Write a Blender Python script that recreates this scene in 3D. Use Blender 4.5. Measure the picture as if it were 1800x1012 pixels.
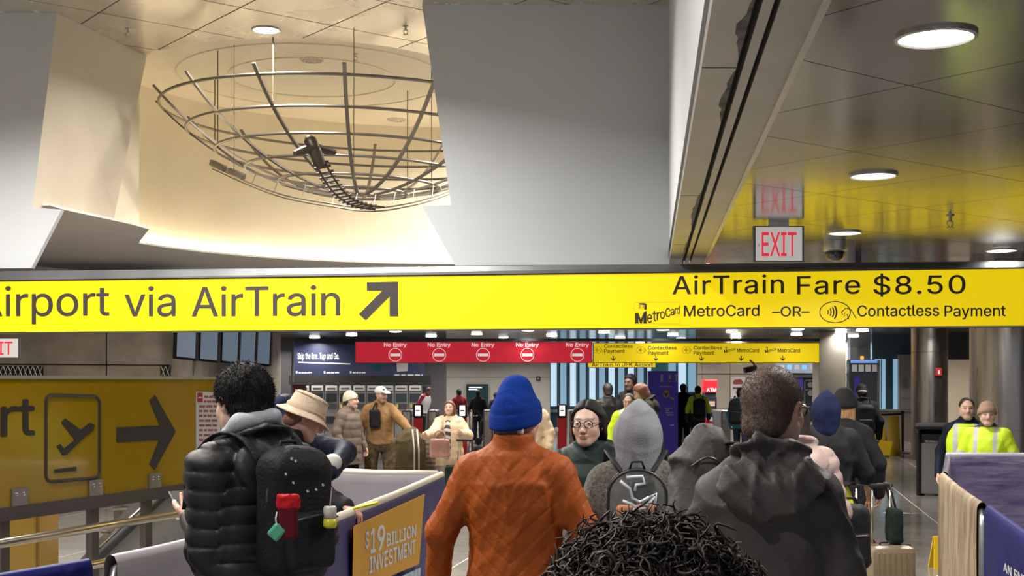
import bpy, bmesh, math, random
import numpy as np
from mathutils import Vector, Matrix, geometry

for _o in list(bpy.data.objects):
    bpy.data.objects.remove(_o, do_unlink=True)
SC = bpy.context.scene
COL = SC.collection
PI = math.pi
R = math.radians

# ------------------------------------------------------------------ camera
F = 2250.0            # focal length in pixels of the 1800 x 1012 frame
HOR = 670.0           # row of the horizon
EYE = 1.75
cam_d = bpy.data.cameras.new('camera')
cam_d.sensor_width = 36.0
cam_d.lens = 36.0 * F / 1800.0
cam_d.shift_y = (HOR - 506.0) / 1800.0
cam_d.clip_end = 300
cam = bpy.data.objects.new('camera', cam_d)
COL.objects.link(cam)
cam.location = (0, 0, EYE)
cam.rotation_euler = (PI / 2, 0, 0)
SC.camera = cam

# ------------------------------------------------------------------ world / exposure
wd = bpy.data.worlds.new('world')
SC.world = wd
wd.use_nodes = True
bg = wd.node_tree.nodes['Background']
bg.inputs[0].default_value = (0.86, 0.90, 1.0, 1)
bg.inputs[1].default_value = 0.47
SC.view_settings.view_transform = 'Standard'
SC.view_settings.look = 'None'
SC.view_settings.exposure = 0.0
SC.view_settings.gamma = 1.0
SC.view_settings.use_curve_mapping = False
SC.cycles.use_denoising = True
SC.cycles.max_bounces = 7
SC.cycles.diffuse_bounces = 4
SC.cycles.glossy_bounces = 4
SC.cycles.sample_clamp_indirect = 6.0
SC.cycles.caustics_reflective = False
SC.cycles.caustics_refractive = False
LOWER_LAMP_W = 55.0      # downlights of the low ceiling
UPPER_LAMP_W = 460.0     # downlights of the high ceiling
COVE_STRENGTH = 44.0


def P(x, y, Y):
    """point of the place at depth Y metres seen at pixel x, y of the photograph"""
    return Vector(((x - 900.0) * Y / F, Y, EYE + (HOR - y) * Y / F))


def PZ(x, y, Z):
    """point at height Z seen at pixel x, y"""
    Y = (Z - EYE) * F / (HOR - y)
    return Vector(((x - 900.0) * Y / F, Y, Z))


# ------------------------------------------------------------------ objects
WM = {}


def props(o, label=None, cat=None, group=None, kind=None):
    if label: o['label'] = label
    if cat: o['category'] = cat
    if group: o['group'] = group
    if kind: o['kind'] = kind
    return o


def thing(name, label, cat, loc=(0, 0, 0), rz=0.0, group=None):
    o = bpy.data.objects.new(name, None)
    o.empty_display_size = 0.1
    COL.objects.link(o)
    o.location = loc
    o.rotation_euler = (0, 0, rz)
    WM[o.name] = Matrix.Translation(Vector(loc)) @ Matrix.Rotation(rz, 4, 'Z')
    props(o, label, cat, group)
    return o


def link(name, me, mat, parent=None, world=False):
    o = bpy.data.objects.new(name, me)
    COL.objects.link(o)
    if mat is not None:
        me.materials.clear()
        me.materials.append(mat)
    if parent is not None:
        o.parent = parent
        M = WM.get(parent.name, Matrix.Identity(4))
        WM[o.name] = M
        if world:
            me.transform(M.inverted())
    else:
        WM[o.name] = Matrix.Identity(4)
    return o


class MB:
    """collects vertices and faces for one mesh"""
    def __init__(self):
        self.v = []
        self.f = []

    def add(self, vs, fs):
        n = len(self.v)
        self.v += [tuple(p) for p in vs]
        self.f += [tuple(i + n for i in f) for f in fs]
        return self

    def box(self, c, s, M=None):
        x, y, z = s[0] / 2, s[1] / 2, s[2] / 2
        vs = [Vector((a * x, b * y, d * z)) for d in (-1, 1) for b in (-1, 1) for a in (-1, 1)]
        if M is not None:
            vs = [M @ p for p in vs]
        vs = [p + Vector(c) for p in vs]
        return self.add(vs, [(0, 2, 3, 1), (4, 5, 7, 6), (0, 1, 5, 4), (2, 6, 7, 3), (0, 4, 6, 2), (1, 3, 7, 5)])

    def bbox(self, c, s, b=0.01, M=None):
        """box with chamfered edges"""
        bm = bmesh.new()
        bmesh.ops.create_cube(bm, size=1.0)
        bmesh.ops.scale(bm, vec=s, verts=bm.verts)
        bmesh.ops.bevel(bm, geom=bm.edges[:], offset=min(b, min(s) * .49), segments=2, affect='EDGES', profile=0.5)
        bm.verts.index_update()
        vs = [(M @ v.co if M is not None else v.co) + Vector(c) for v in bm.verts]
        self.add(vs, [[v.index for v in f.verts] for f in bm.faces])
        bm.free()
        return self

    def prism(self, poly, d, M=None):
        """polygon given in x, y, extruded by d along z, then moved by M"""
        n = len(poly)
        vs = [Vector((p[0], p[1], 0)) for p in poly] + [Vector((p[0], p[1], d)) for p in poly]
        if M is not None:
            vs = [M @ p for p in vs]
        fs = [tuple(range(n))[::-1], tuple(range(n, 2 * n))]
        fs += [(i, (i + 1) % n, n + (i + 1) % n, n + i) for i in range(n)]
        return self.add(vs, fs)

    def hexa(self, eight):
        """eight corners: bottom ring of four then top ring of four"""
        return self.add(eight, [(3, 2, 1, 0), (4, 5, 6, 7), (0, 1, 5, 4), (1, 2, 6, 5), (2, 3, 7, 6), (3, 0, 4, 7)])

    def tube(self, pts, r, n=8, cap=True, closed=False, flat=1.0):
        pts = [Vector(p) for p in pts]
        m = len(pts)
        rs = r if hasattr(r, '__len__') else [r] * m
        vs, fs = [], []
        prev = None
        for i, p in enumerate(pts):
            if closed:
                t = pts[(i + 1) % m] - pts[i - 1]
            else:
                t = pts[min(i + 1, m - 1)] - pts[max(i - 1, 0)]
            t.normalize()
            if prev is None:
                a = Vector((0, 0, 1)) if abs(t.z) < .9 else Vector((1, 0, 0))
                u = t.cross(a).normalized()
            else:
                u = (prev - t * prev.dot(t)).normalized()
            prev = u
            w = t.cross(u)
            for k in range(n):
                a = 2 * PI * k / n
                vs.append(p + u * (math.cos(a) * rs[i]) + w * (math.sin(a) * rs[i] * flat))
        for i in range(m if closed else m - 1):
            j = (i + 1) % m
            for k in range(n):
                l = (k + 1) % n
                fs.append((i * n + k, i * n + l, j * n + l, j * n + k))
        if cap and not closed:
            fs.append(tuple(range(n))[::-1])
            fs.append(tuple(range((m - 1) * n, m * n)))
        return self.add(vs, fs)

    def lathe(self, prof, n=24, c=(0, 0, 0), M=None, cap=True):
        """profile of (radius, z) turned about z"""
        vs, fs = [], []
        for (r, z) in prof:
            for k in range(n):
                a = 2 * PI * k / n
                p = Vector((r * math.cos(a), r * math.sin(a), z))
                vs.append((M @ p if M is not None else p) + Vector(c))
        for i in range(len(prof) - 1):
            for k in range(n):
                l = (k + 1) % n
                fs.append((i * n + k, i * n + l, (i + 1) * n + l, (i + 1) * n + k))
        if cap:
            fs.append(tuple(range(n))[::-1])
            fs.append(tuple(range((len(prof) - 1) * n, len(prof) * n)))
        return self.add(vs, fs)

    def mesh(self, name, smooth=False, angle=None):
        me = bpy.data.meshes.new(name)
        me.from_pydata(self.v, [], self.f)
        me.update()
        if smooth or angle:
            me.polygons.foreach_set('use_smooth', [True] * len(me.polygons))
            if angle:
                me.set_sharp_from_angle(angle=R(angle))
        return me

    def build(self, name, mat, parent=None, smooth=False, angle=None, world=False, fix=False):
        me = self.mesh(name, smooth, angle)
        if fix:
            bm = bmesh.new(); bm.from_mesh(me)
            bmesh.ops.recalc_face_normals(bm, faces=bm.faces[:])
            bm.to_mesh(me); bm.free()
        return link(name, me, mat, parent, world)


FONT = None
try:
    import os
    _fp = os.path.join(bpy.utils.system_resource('DATAFILES'), 'fonts', 'Inter.woff2')   # sans face shipped inside Blender itself
    FONT = bpy.data.fonts.load(_fp)
except Exception:
    FONT = None


def text_mesh(s, size, align='LEFT', extrude=0.0, bold=0.0, shear=0.0, spacing=1.0, width=None, valign='BOTTOM_BASELINE'):
    cu = bpy.data.curves.new('t', 'FONT')
    cu.body = s
    if FONT is not None:
        cu.font = FONT
    cu.size = size
    cu.align_x = align
    cu.align_y = valign
    cu.extrude = extrude
    cu.shear = shear
    cu.space_character = spacing
    cu.resolution_u = 4
    ob = bpy.data.objects.new('t', cu)
    COL.objects.link(ob)
    crv = ob.to_curve(bpy.context.evaluated_depsgraph_get(), apply_modifiers=False)
    loops = []
    for sp in crv.splines:
        bp = sp.bezier_points
        n = len(bp)
        if n < 2:
            continue
        pts = []
        for i in range(n):
            p0, p1 = bp[i], bp[(i + 1) % n]
            pts += geometry.interpolate_bezier(p0.co, p0.handle_right, p1.handle_left, p1.co, 5)[:-1]
        q = []
        for c in pts:
            if not q or (c - q[-1]).length > 1e-6:
                q.append(c.copy())
        ar = .5 * sum(q[i - 1].x * q[i].y - q[i].x * q[i - 1].y for i in range(len(q)))
        if abs(ar) > 1e-12:
            loops.append((ar, q))
    ob.to_curve_clear()
    bpy.data.objects.remove(ob, do_unlink=True)
    bpy.data.curves.remove(cu)

    # outlines of the face overlap: triangulate everything, keep what has a non-zero winding number
    vin, ein, seg = [], [], []
    for ar, q in loops:
        o_ = len(vin)
        n = len(q)
        vin += [Vector((c.x, c.y)) for c in q]
        ein += [(o_ + i, o_ + (i + 1) % n) for i in range(n)]
        seg += [(q[i].x, q[i].y, q[(i + 1) % n].x, q[(i + 1) % n].y) for i in range(n)]
    vo, _, fo_, _, _, _ = geometry.delaunay_2d_cdt(vin, ein, [], 0, 1e-6 * size)
    vo_ = np.array([tuple(c) for c in vo]); fa_ = np.array(fo_)
    cen = vo_[fa_].mean(1)
    sg = np.array(seg)
    py_, px_ = cen[:, 1:2], cen[:, 0:1]
    up_ = (sg[None, :, 1] <= py_) & (sg[None, :, 3] > py_)
    dn_ = (sg[None, :, 1] > py_) & (sg[None, :, 3] <= py_)
    with np.errstate(divide='ignore', invalid='ignore'):
        xi = sg[None, :, 0] + (py_ - sg[None, :, 1]) / (sg[None, :, 3] - sg[None, :, 1]) * (sg[None, :, 2] - sg[None, :, 0])
    wn = ((up_ & (xi > px_)).sum(1)).astype(int) - (dn_ & (xi > px_)).sum(1)
    vs_ = [(c[0], c[1], 0.0) for c in vo_]
    fs_ = []
    for t in fa_[wn != 0]:
        a_, b_, c_ = vo_[t]
        cr_ = (b_[0] - a_[0]) * (c_[1] - a_[1]) - (b_[1] - a_[1]) * (c_[0] - a_[0])
        fs_.append(tuple(int(i) for i in (t if cr_ > 0 else t[::-1])))
    used = sorted({i for t in fs_ for i in t})
    ren = {o_: k_ for k_, o_ in enumerate(used)}
    vs_ = [vs_[i] for i in used]
    fs_ = [tuple(ren[i] for i in t) for t in fs_]
    me = bpy.data.meshes.new('t')
    me.from_pydata(vs_, [], fs_)
    me.update()
    if bold:
        b0 = bmesh.new(); b0.from_mesh(me)
        src = b0.copy()
        for k_, (dx, dy) in enumerate(((bold, 0), (-bold, 0), (0, bold * .7), (0, -bold * .7))):
            t_ = src.copy(); bmesh.ops.translate(t_, vec=(dx, dy, -.0005 * (k_ + 1)), verts=t_.verts)
            tm_ = bpy.data.meshes.new('t'); t_.to_mesh(tm_); t_.free()
            b0.from_mesh(tm_); bpy.data.meshes.remove(tm_)
        b0.to_mesh(me); b0.free(); src.free()
    if width:
        xs = [v.co.x for v in me.vertices]
        w = max(xs) - min(xs)
        me.transform(Matrix.Scale(width / w, 4, (1, 0, 0)))
        xs = [v.co.x for v in me.vertices]
        off = {'LEFT': -min(xs), 'CENTER': -(min(xs) + max(xs)) / 2, 'RIGHT': -max(xs)}[align]
        me.transform(Matrix.Translation((off, 0, 0)))
    return me


def lettering(s, size, mat, parent, M, name='lettering', **kw):
    me = text_mesh(s, size, **kw)
    me.name = name
    me.transform(M)
    return link(name, me, mat, parent, world=True)


def frame_M(o, xdir, up=(0, 0, 1)):
    """matrix whose x runs along xdir, y along up, z out of the face"""
    x = Vector(xdir).normalized()
    y = Vector(up)
    y = (y - x * x.dot(y)).normalized()
    z = x.cross(y)
    M = Matrix((x, y, z)).transposed().to_4x4()
    M.translation = Vector(o)
    return M


# ------------------------------------------------------------------ materials
MATS = {}


def srgb(r, g, b):
    def c(u):
        u /= 255.0
        return u / 12.92 if u <= .04045 else ((u + .055) / 1.055) ** 2.4
    return (c(r), c(g), c(b))


def mat(name, col, rough=.6, metal=0.0, var=0.0, vscale=6.0, bump=0.0, bscale=40.0, emit=0.0, ecol=None,
        sheen=0.0, coat=0.0, trans=0.0, alpha=1.0, spec=None, attr=None, wave=None, rvar=0.0, ior=None, col2=None, stretch=None):
    if name in MATS:
        return MATS[name]
    m = bpy.data.materials.new(name)
    m.use_nodes = True
    nt = m.node_tree
    b = nt.nodes['Principled BSDF']
    b.inputs['Base Color'].default_value = (*col, 1)
    b.inputs['Roughness'].default_value = rough
    b.inputs['Metallic'].default_value = metal
    if sheen:
        b.inputs['Sheen Weight'].default_value = sheen
    if coat:
        b.inputs['Coat Weight'].default_value = coat
        b.inputs['Coat Roughness'].default_value = .08
    if trans:
        b.inputs['Transmission Weight'].default_value = trans
    if ior:
        b.inputs['IOR'].default_value = ior
    if alpha < 1:
        b.inputs['Alpha'].default_value = alpha
    if spec is not None:
        b.inputs['Specular IOR Level'].default_value = spec
    if emit:
        b.inputs['Emission Color'].default_value = (*(ecol or col), 1)
        b.inputs['Emission Strength'].default_value = emit
    tc = nt.nodes.new('ShaderNodeTexCoord')
    vec = tc.outputs['Object']
    if stretch:
        mp = nt.nodes.new('ShaderNodeMapping')
        mp.inputs['Scale'].default_value = stretch
        nt.links.new(vec, mp.inputs['Vector'])
        vec = mp.outputs['Vector']
    base = None
    if attr:
        a = nt.nodes.new('ShaderNodeAttribute')
        a.attribute_name = attr
        base = a.outputs['Color']
        nt.links.new(base, b.inputs['Base Color'])
    if var or rvar:
        n = nt.nodes.new('ShaderNodeTexNoise')
        n.inputs['Scale'].default_value = vscale
        n.inputs['Detail'].default_value = 5
        n.inputs['Roughness'].default_value = .6
        nt.links.new(vec, n.inputs['Vector'])
        if var:
            mx = nt.nodes.new('ShaderNodeMix')
            mx.data_type = 'RGBA'
            c2 = col2 or tuple(max(0, c * (1 - var)) for c in col)
            c1 = col if col2 else tuple(min(1, c * (1 + var)) for c in col)
            cr = nt.nodes.new('ShaderNodeMapRange')
            cr.inputs[1].default_value = .3
            cr.inputs[2].default_value = .7
            nt.links.new(n.outputs['Fac'], cr.inputs[0])
            nt.links.new(cr.outputs[0], mx.inputs[0])
            if base is not None:
                mx.blend_type = 'MULTIPLY'
                mx.inputs[0].default_value = 1
                nt.links.new(base, mx.inputs[6])
                gm = nt.nodes.new('ShaderNodeMapRange')
                gm.inputs[3].default_value = 1 - var
                gm.inputs[4].default_value = 1 + var
                nt.links.new(n.outputs['Fac'], gm.inputs[0])
                for l in list(mx.inputs[0].links):
                    nt.links.remove(l)
                nt.links.new(gm.outputs[0], mx.inputs[7])
            else:
                mx.inputs[6].default_value = (*c2, 1)
                mx.inputs[7].default_value = (*c1, 1)
            nt.links.new(mx.outputs[2], b.inputs['Base Color'])
        if rvar:
            rr = nt.nodes.new('ShaderNodeMapRange')
            rr.inputs[1].default_value = .3
            rr.inputs[2].default_value = .7
            rr.inputs[3].default_value = max(0, rough - rvar)
            rr.inputs[4].default_value = min(1, rough + rvar)
            nt.links.new(n.outputs['Fac'], rr.inputs[0])
            nt.links.new(rr.outputs[0], b.inputs['Roughness'])
    if bump:
        n2 = nt.nodes.new('ShaderNodeTexNoise')
        n2.inputs['Scale'].default_value = bscale
        n2.inputs['Detail'].default_value = 4
        nt.links.new(vec, n2.inputs['Vector'])
        bp = nt.nodes.new('ShaderNodeBump')
        bp.inputs['Strength'].default_value = bump
        bp.inputs['Distance'].default_value = .01
        nt.links.new(n2.outputs['Fac'], bp.inputs['Height'])
        nt.links.new(bp.outputs['Normal'], b.inputs['Normal'])
    MATS[name] = m
    return m


M_white = mat('white_paint', (.60, .63, .66), .55, var=.03, vscale=.8)
M_cream = mat('cream_plaster', (.80, .72, .56), .7, var=.03, vscale=.7)
M_cream_shaded = mat('cream_plaster_shaded', (.62, .55, .44), .7, var=.05, vscale=.9)  # cream plaster darkened to carry the shade on the wall return
M_soffit = mat('grey_soffit_paint', (.78, .74, .70), .5, var=.05, vscale=1.5)
M_ceil = mat('brushed_ceiling_metal', (.36, .34, .315), .16, metal=.75, var=.05, vscale=.6, rvar=.05)
M_ceil_up = mat('warm_ceiling_metal', (.62, .57, .49), .26, metal=.55, var=.08, vscale=.7, rvar=.06)
M_joint = mat('dark_ceiling_joint', (.10, .095, .09), .7)
M_beam = mat('beam_grey_metal', (.34, .325, .31), .35, metal=.4, var=.08, vscale=2)
M_beam_lip = mat('beam_lip_metal', (.55, .53, .5), .3, metal=.6)
M_slot = mat('black_slot', (.008, .008, .008), .8)
M_dirt = mat('slot_dust', (.06, .055, .05), .9, var=.6, vscale=9, col2=(.20, .19, .18))
M_black = mat('black_plastic', (.012, .012, .013), .45)
M_rubber = mat('black_rubber', (.015, .015, .015), .8)
M_darkgrey = mat('dark_grey_metal', (.07, .072, .078), .4, metal=.5)
M_steel = mat('brushed_steel', (.55, .53, .50), .28, metal=1.0, var=.05, vscale=3, rvar=.08, stretch=(8, 8, .3))
M_steel_dark = mat('brushed_steel_dark', (.48, .45, .42), .33, metal=1.0, var=.12, vscale=2.2, rvar=.08, stretch=(6, 6, .5))
M_chrome = mat('polished_steel', (.72, .68, .62), .14, metal=1.0)
M_sign_y = mat('backlit_yellow', (.55, .40, .0), .35, emit=.70, ecol=(1.0, .74, .0))
M_sign_y2 = mat('backlit_yellow_far', (.55, .40, .0), .35, emit=.62, ecol=(1.0, .72, .01))
M_sign_edge = mat('sign_frame_metal', (.16, .17, .18), .35, metal=.6, var=.2, vscale=1.5)
M_ink = mat('sign_black', (.035, .03, .03), .4)
M_red_sign = mat('backlit_red', (.45, .02, .04), .4, emit=.48, ecol=(.9, .03, .055), var=.15, vscale=1.2)
M_white_sign = mat('backlit_white', (.8, .8, .8), .4, emit=.55, ecol=(1, .95, .95))
M_exit_w = mat('exit_white', (.75, .74, .72), .4, emit=.30, ecol=(1, .97, .93))
M_exit_r = mat('exit_red', (.7, .03, .05), .4, emit=.5, ecol=(1, .05, .09))
M_lens = mat('lamp_lens', (1, 1, 1), .4, emit=9.0, ecol=(1, .97, .9))
M_trim = mat('lamp_trim', (.5, .49, .47), .3, metal=.6)
M_concrete = mat('concrete', (.30, .26, .215), .75, var=.22, vscale=2.2, bump=.5, bscale=9)
M_concrete2 = mat('concrete_far', (.36, .325, .27), .75, var=.12, vscale=1.3)
M_wall_far = mat('far_white_wall', (.66, .63, .57), .6, var=.04, vscale=.5)
M_floor = mat('polished_floor_stone', (.21, .195, .178), .13, var=.10, vscale=2.5, rvar=.05)
M_floor_joint = mat('floor_joint', (.52, .50, .47), .5)
M_glass = mat('clear_glass', (.12, .15, .15), .03, alpha=.16, spec=.6)
M_glass_dark = mat('dark_glass', (.02, .024, .028), .06, coat=.6)
M_screen_off = mat('grey_screen', (.16, .20, .26), .15, emit=.2, ecol=(.5, .65, .85))
M_panel_y = mat('yellow_film_panel', (.35, .215, .004), .16, coat=.5, var=.06, vscale=1.1)
M_rail = mat('rail_grey_brown', (.115, .10, .092), .35, metal=.5)
M_tube = mat('satin_handrail', (.52, .46, .38), .22, metal=1.0)
M_paper = mat('paper_white', (.62, .60, .60), .6)
M_maroon = mat('maroon_ink', (.30, .09, .09), .6)
M_yellow_plastic = mat('yellow_plastic', (.72, .47, .01), .35)
M_orange_door = mat('ochre_cabinet', (.33, .19, .008), .35, var=.06, vscale=2)

# ================================================================== the building
ZL = EYE + 1.37      # low ceiling
ZU = EYE + 4.35      # high ceiling
ZS = EYE + 2.10      # soffit round the light well


def struct(o):
    o['kind'] = 'structure'
    return o


def clip_poly(subject, clip):
    """clip any polygon by a convex counter-clockwise one"""
    out = subject
    for i in range(len(clip)):
        a, b = clip[i], clip[(i + 1) % len(clip)]
        inp, out = out, []
        if not inp:
            break

        def side(p):
            return (b[0] - a[0]) * (p[1] - a[1]) - (b[1] - a[1]) * (p[0] - a[0])
        for j in range(len(inp)):
            p, q = inp[j - 1], inp[j]
            sp, sq = side(p), side(q)
            if (sp >= 0) != (sq >= 0):
                t = sp / (sp - sq)
                out.append((p[0] + (q[0] - p[0]) * t, p[1] + (q[1] - p[1]) * t))
            if sq >= 0:
                out.append(q)
    return out


def area(poly):
    return .5 * sum(poly[i - 1][0] * poly[i][1] - poly[i][0] * poly[i - 1][1] for i in range(len(poly)))


# ---- floor of stone slabs, joints between them
fl = MB().box((1.0, 24, -.06), (30, 60, .112)).build('floor', M_floor_joint)
struct(fl)
FA = R(-10.9)
tile = MB().bbox((0, 0, 0), (.985, .985, .014), .003).mesh('floor_tile')
tile.materials.append(M_floor)
tiles = []
ca, sa = math.cos(FA), math.sin(FA)
for i in range(-34, 45):
    for j in range(-4, 56):
        u, v = i + .67, j + .2
        x, y = ca * u - sa * v, sa * u + ca * v
        if -11 < x < 14 and -3 < y < 52:
            tiles.append((x, y))
vis = sorted([t for t in tiles if t[1] > 11.0 and abs(t[0]) < .42 * t[1] + .6], key=lambda t: t[1])
near = set(vis[:300])
for (x, y) in vis[:300]:
    o = bpy.data.objects.new('floor_tile', tile)
    COL.objects.link(o)
    o.parent = fl
    o.location = (x, y, -.007)
    o.rotation_euler = (0, 0, FA)
fs = MB()
MR = Matrix.Rotation(FA, 4, 'Z')
for t in tiles:
    if t not in near:
        fs.box((t[0], t[1], -.007), (.985, .985, .014), MR)
so = fs.build('floor_slabs', M_floor, fl)
so['kind'] = 'stuff'


# ---- low ceiling right of the beam, diagonal metal panels
def edge_x(Y):                 # left edge of the beam strip
    return .716 + (Y - 4.6) * .1073


BW = .41
cl = MB()
cl.prism([(edge_x(-4) + BW, -4), (14, -4), (14, 14.9), (edge_x(14.9) + BW, 14.9)], .12, Matrix.Translation((0, 0, ZL + .018)))
ceil_low = struct(cl.build('ceiling', M_joint))
D1 = Vector((.616, -.788)); D2 = Vector((.788, .616)); PITCH = 1.22


def ceiling_panels(parent, region, z, m, o0, gap=.007, name='ceiling_panel'):
    xs = [p[0] for p in region]; ys = [p[1] for p in region]
    cnt = 0
    for i in range(-40, 41):
        for j in range(-40, 41):
            c = Vector(o0) + D1 * (i * PITCH) + D2 * (j * PITCH)
            if not (min(xs) - 1 < c.x < max(xs) + 1 and min(ys) - 1 < c.y < max(ys) + 1):
                continue
            h = PITCH / 2 - gap / 2
            sq = [c + D1 * (a * h) + D2 * (b * h) for a, b in ((-1, -1), (1, -1), (1, 1), (-1, 1))]
            sq = [(p.x, p.y) for p in sq]
            pl = clip_poly(region, sq)
            if len(pl) < 3 or abs(area(pl)) < .004:
                continue
            if area(pl) < 0:
                pl = pl[::-1]
            MB().prism(pl, .018, Matrix.Translation((0, 0, z))).build(name, m, parent)
            cnt += 1
    return cnt


o_low = Vector((1.72 + .43 * .0, 5.79)) + D1 * (PITCH / 2) + D2 * (PITCH / 2)
# joint crossing seen at pixel 1597,150
xr = PZ(1597, 150, ZL)
o_low = Vector((xr.x, xr.y)) + D1 * (PITCH / 2) + D2 * (PITCH / 2)
ceiling_panels(ceil_low, [(edge_x(3.2) + BW, 3.2), (8.2, 3.2), (8.2, 14.85), (edge_x(14.85) + BW, 14.85)], ZL, M_ceil, o_low)

# low ceiling beyond the big sign
cf = MB().prism([(-10.5, 22.4), (-5.95, 22.4), (-5.95, 24.6), (2.3, 24.6), (2.3, 14.9), (14, 14.9), (14, 52), (-10.5, 52)], .14, Matrix.Translation((0, 0, ZL))).build('ceiling_far', M_ceil)
cf.name = 'ceiling.001'
struct(cf)

# ---- beam strip with its two air slots
bdir = Vector((.1073, 1, 0)).normalized()


def strip(f0, f1, z0, z1, y0=-3.0, y1=14.86):
    a0, a1 = edge_x(y0), edge_x(y1)
    return [(a0 + BW * f0, y0, z0), (a0 + BW * f1, y0, z0), (a1 + BW * f1, y1, z0), (a1 + BW * f0, y1, z0),
            (a0 + BW * f0, y0, z1), (a0 + BW * f1, y0, z1), (a1 + BW * f1, y1, z1), (a1 + BW * f0, y1, z1)]


bt = MB().hexa(strip(0, 1, ZL + .03, ZL + .16)).build('trim_1', M_slot)
struct(bt)
for f0, f1 in ((0, .36), (.43, .53), (.585, .93)):
    MB().hexa(strip(f0, f1, ZL - .035, ZL + .04)).build('slot_board', M_beam, bt)
MB().hexa(strip(.93, 1.0, ZL - .05, ZL + .04)).build('edge_lip', M_beam_lip, bt)
rnd = random.Random(4)
for (ya, yb, w) in ((4.4, 5.3, .06), (5.5, 6.6, .05), (8.9, 11.2, .05), (11.6, 14.6, .035)):
    n = 14
    pts = []
    for k in range(n + 1):
        y = ya + (yb - ya) * k / n
        pts.append((edge_x(y) + BW * (.36 - w / BW * (.4 + .6 * rnd.random()) * math.sin(PI * (k + .3) / (n + .6)) * .8), y))
    pts += [(edge_x(yb) + BW * .36, yb), (edge_x(ya) + BW * .36, ya)]
    MB().prism(pts[::-1], .0015, Matrix.Translation((0, 0, ZL - .0365))).build('dust_stain', M_dirt, bt)
# joints across the beam boards
for yy in (5.45, 9.2, 12.5):
    MB().box((edge_x(yy) + BW * .18, yy, ZL - .0355), (BW * .35, .006, .002)).build('board_joint', M_slot, bt)

# ---- wall above the beam, front walls with the cut-out opening
ws = MB().hexa([(edge_x(-3), -3, ZL + .16), (edge_x(-3) + .25, -3, ZL + .16), (edge_x(14.8) + .25, 14.8, ZL + .16), (edge_x(14.8), 14.8, ZL + .16),
                (edge_x(-3), -3, ZU), (edge_x(-3) + .25, -3, ZU), (edge_x(14.8) + .25, 14.8, ZU), (edge_x(14.8), 14.8, ZU)])
struct(ws.build('wall_right', M_white))


def wall_poly(name, pts, Y, th, m):
    w = [P(x, y, Y) for x, y in pts]
    n = len(w)
    mb = MB()
    mb.add(w + [p + Vector((0, th, 0)) for p in w],
           [tuple(range(n)), tuple(range(n, 2 * n))[::-1]] + [(i, n + i, n + (i + 1) % n, (i + 1) % n) for i in range(n)])
    return struct(mb.build(name, m, fix=True))


wall_poly('wall_front', [(742, 8.7), (1175.5, 8.7), (1175.5, 464), (800, 466.5), (742, 362), (793, 360)], 14.8, .1, M_white)
wall_poly('wall_left', [(-500, 22), (100, 22), (57, 365), (108, 368), (55, 471), (-500, 474)], 15.1, .1, M_white)
# thickness of the left wall, seen inside the opening
a, b, c, d = P(100, 22, 15.1), P(57, 365, 15.1), P(200, 386, 17.1), P(258, 98, 17.1)
off = Vector((-.3, .05, 0))
fin = MB().hexa([b + off, c + off, c, b, a + off, d + off, d, a])
struct(fin.build('wall_return', M_cream_shaded, fix=True)).name = 'wall_left_return'

# ---- soffit with the round hole, drum wall, cove light
CC, CR = Vector((-1.05, 18.1)), 4.82
ring = [Vector((-5.52, 15.3)), Vector((-5.5, 15.6)), Vector((-5.09, 17.15)), Vector((-5.02, 17.7)), Vector((-5.69, 19.5))]
outd = [Vector((-1, 0))] * 3 + [Vector((-1, .1)), Vector((-1, .35)).normalized()]
for k in range(0, 49):
    an = R(162 - k * 3.6)
    dv = Vector((math.cos(an), math.sin(an)))
    ring.append(CC + dv * CR); outd.append(dv)
sf = MB()
for i in range(len(ring) - 1):
    p, q, pu, qu = ring[i], ring[i + 1], outd[i], outd[i + 1]
    P0, Q0, P1, Q1 = p, q, p + pu * 4.5, q + qu * 4.5
    sf.hexa([(*P1, ZS), (*Q1, ZS), (*Q0, ZS), (*P0, ZS), (*P1, ZS + .03), (*Q1, ZS + .03), (*Q0, ZS + .03), (*P0, ZS + .03)])
struct(sf.build('ceiling_soffit', M_soffit, fix=True)).name = 'ceiling.002'
dw = MB()
led = MB()
for i in range(2, len(ring) - 1):
    p, q, pu, qu = ring[i], ring[i + 1], outd[i], outd[i + 1]
    a0, b0 = p + pu * (.27 if i == 2 else .14), q + qu * .14
    a1, b1 = p + pu * .42, q + qu * .42
    zb = ZS + .031
    dw.hexa([(*a1, zb), (*b1, zb), (*b0, zb), (*a0, zb), (*a1, ZU + .3), (*b1, ZU + .3), (*b0, ZU + .3), (*a0, ZU + .3)])
struct(dw.build('wall_drum', M_cream, fix=True)).name = 'wall_back'
# cove lamps: short light tubes laid end to end behind the rim
M_cove = mat('cove_lamp', (1, .95, .8), .5, emit=COVE_STRENGTH, ecol=(1.0, .84, .58))
tot = []
for i in range(2, len(ring) - 1):
    p, q, pu, qu = ring[i], ring[i + 1], outd[i], outd[i + 1]
    L = (q - p).length
    if i < 3:
        continue
    n = max(1, int(L / .30))
    for k in range(n):
        t0, t1 = (k + .12) / n, (k + .88) / n
        m0 = p.lerp(q, t0) + pu.lerp(qu, t0) * .07
        m1 = p.lerp(q, t1) + pu.lerp(qu, t1) * .07
        led.tube([(*m0, ZS + .055), (*m1, ZS + .055)], .016, 6)
lo = led.build('cove_lights', M_cove)
props(lo, 'row of warm cove light tubes along the rim of the round ceiling opening', 'cove light')

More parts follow.
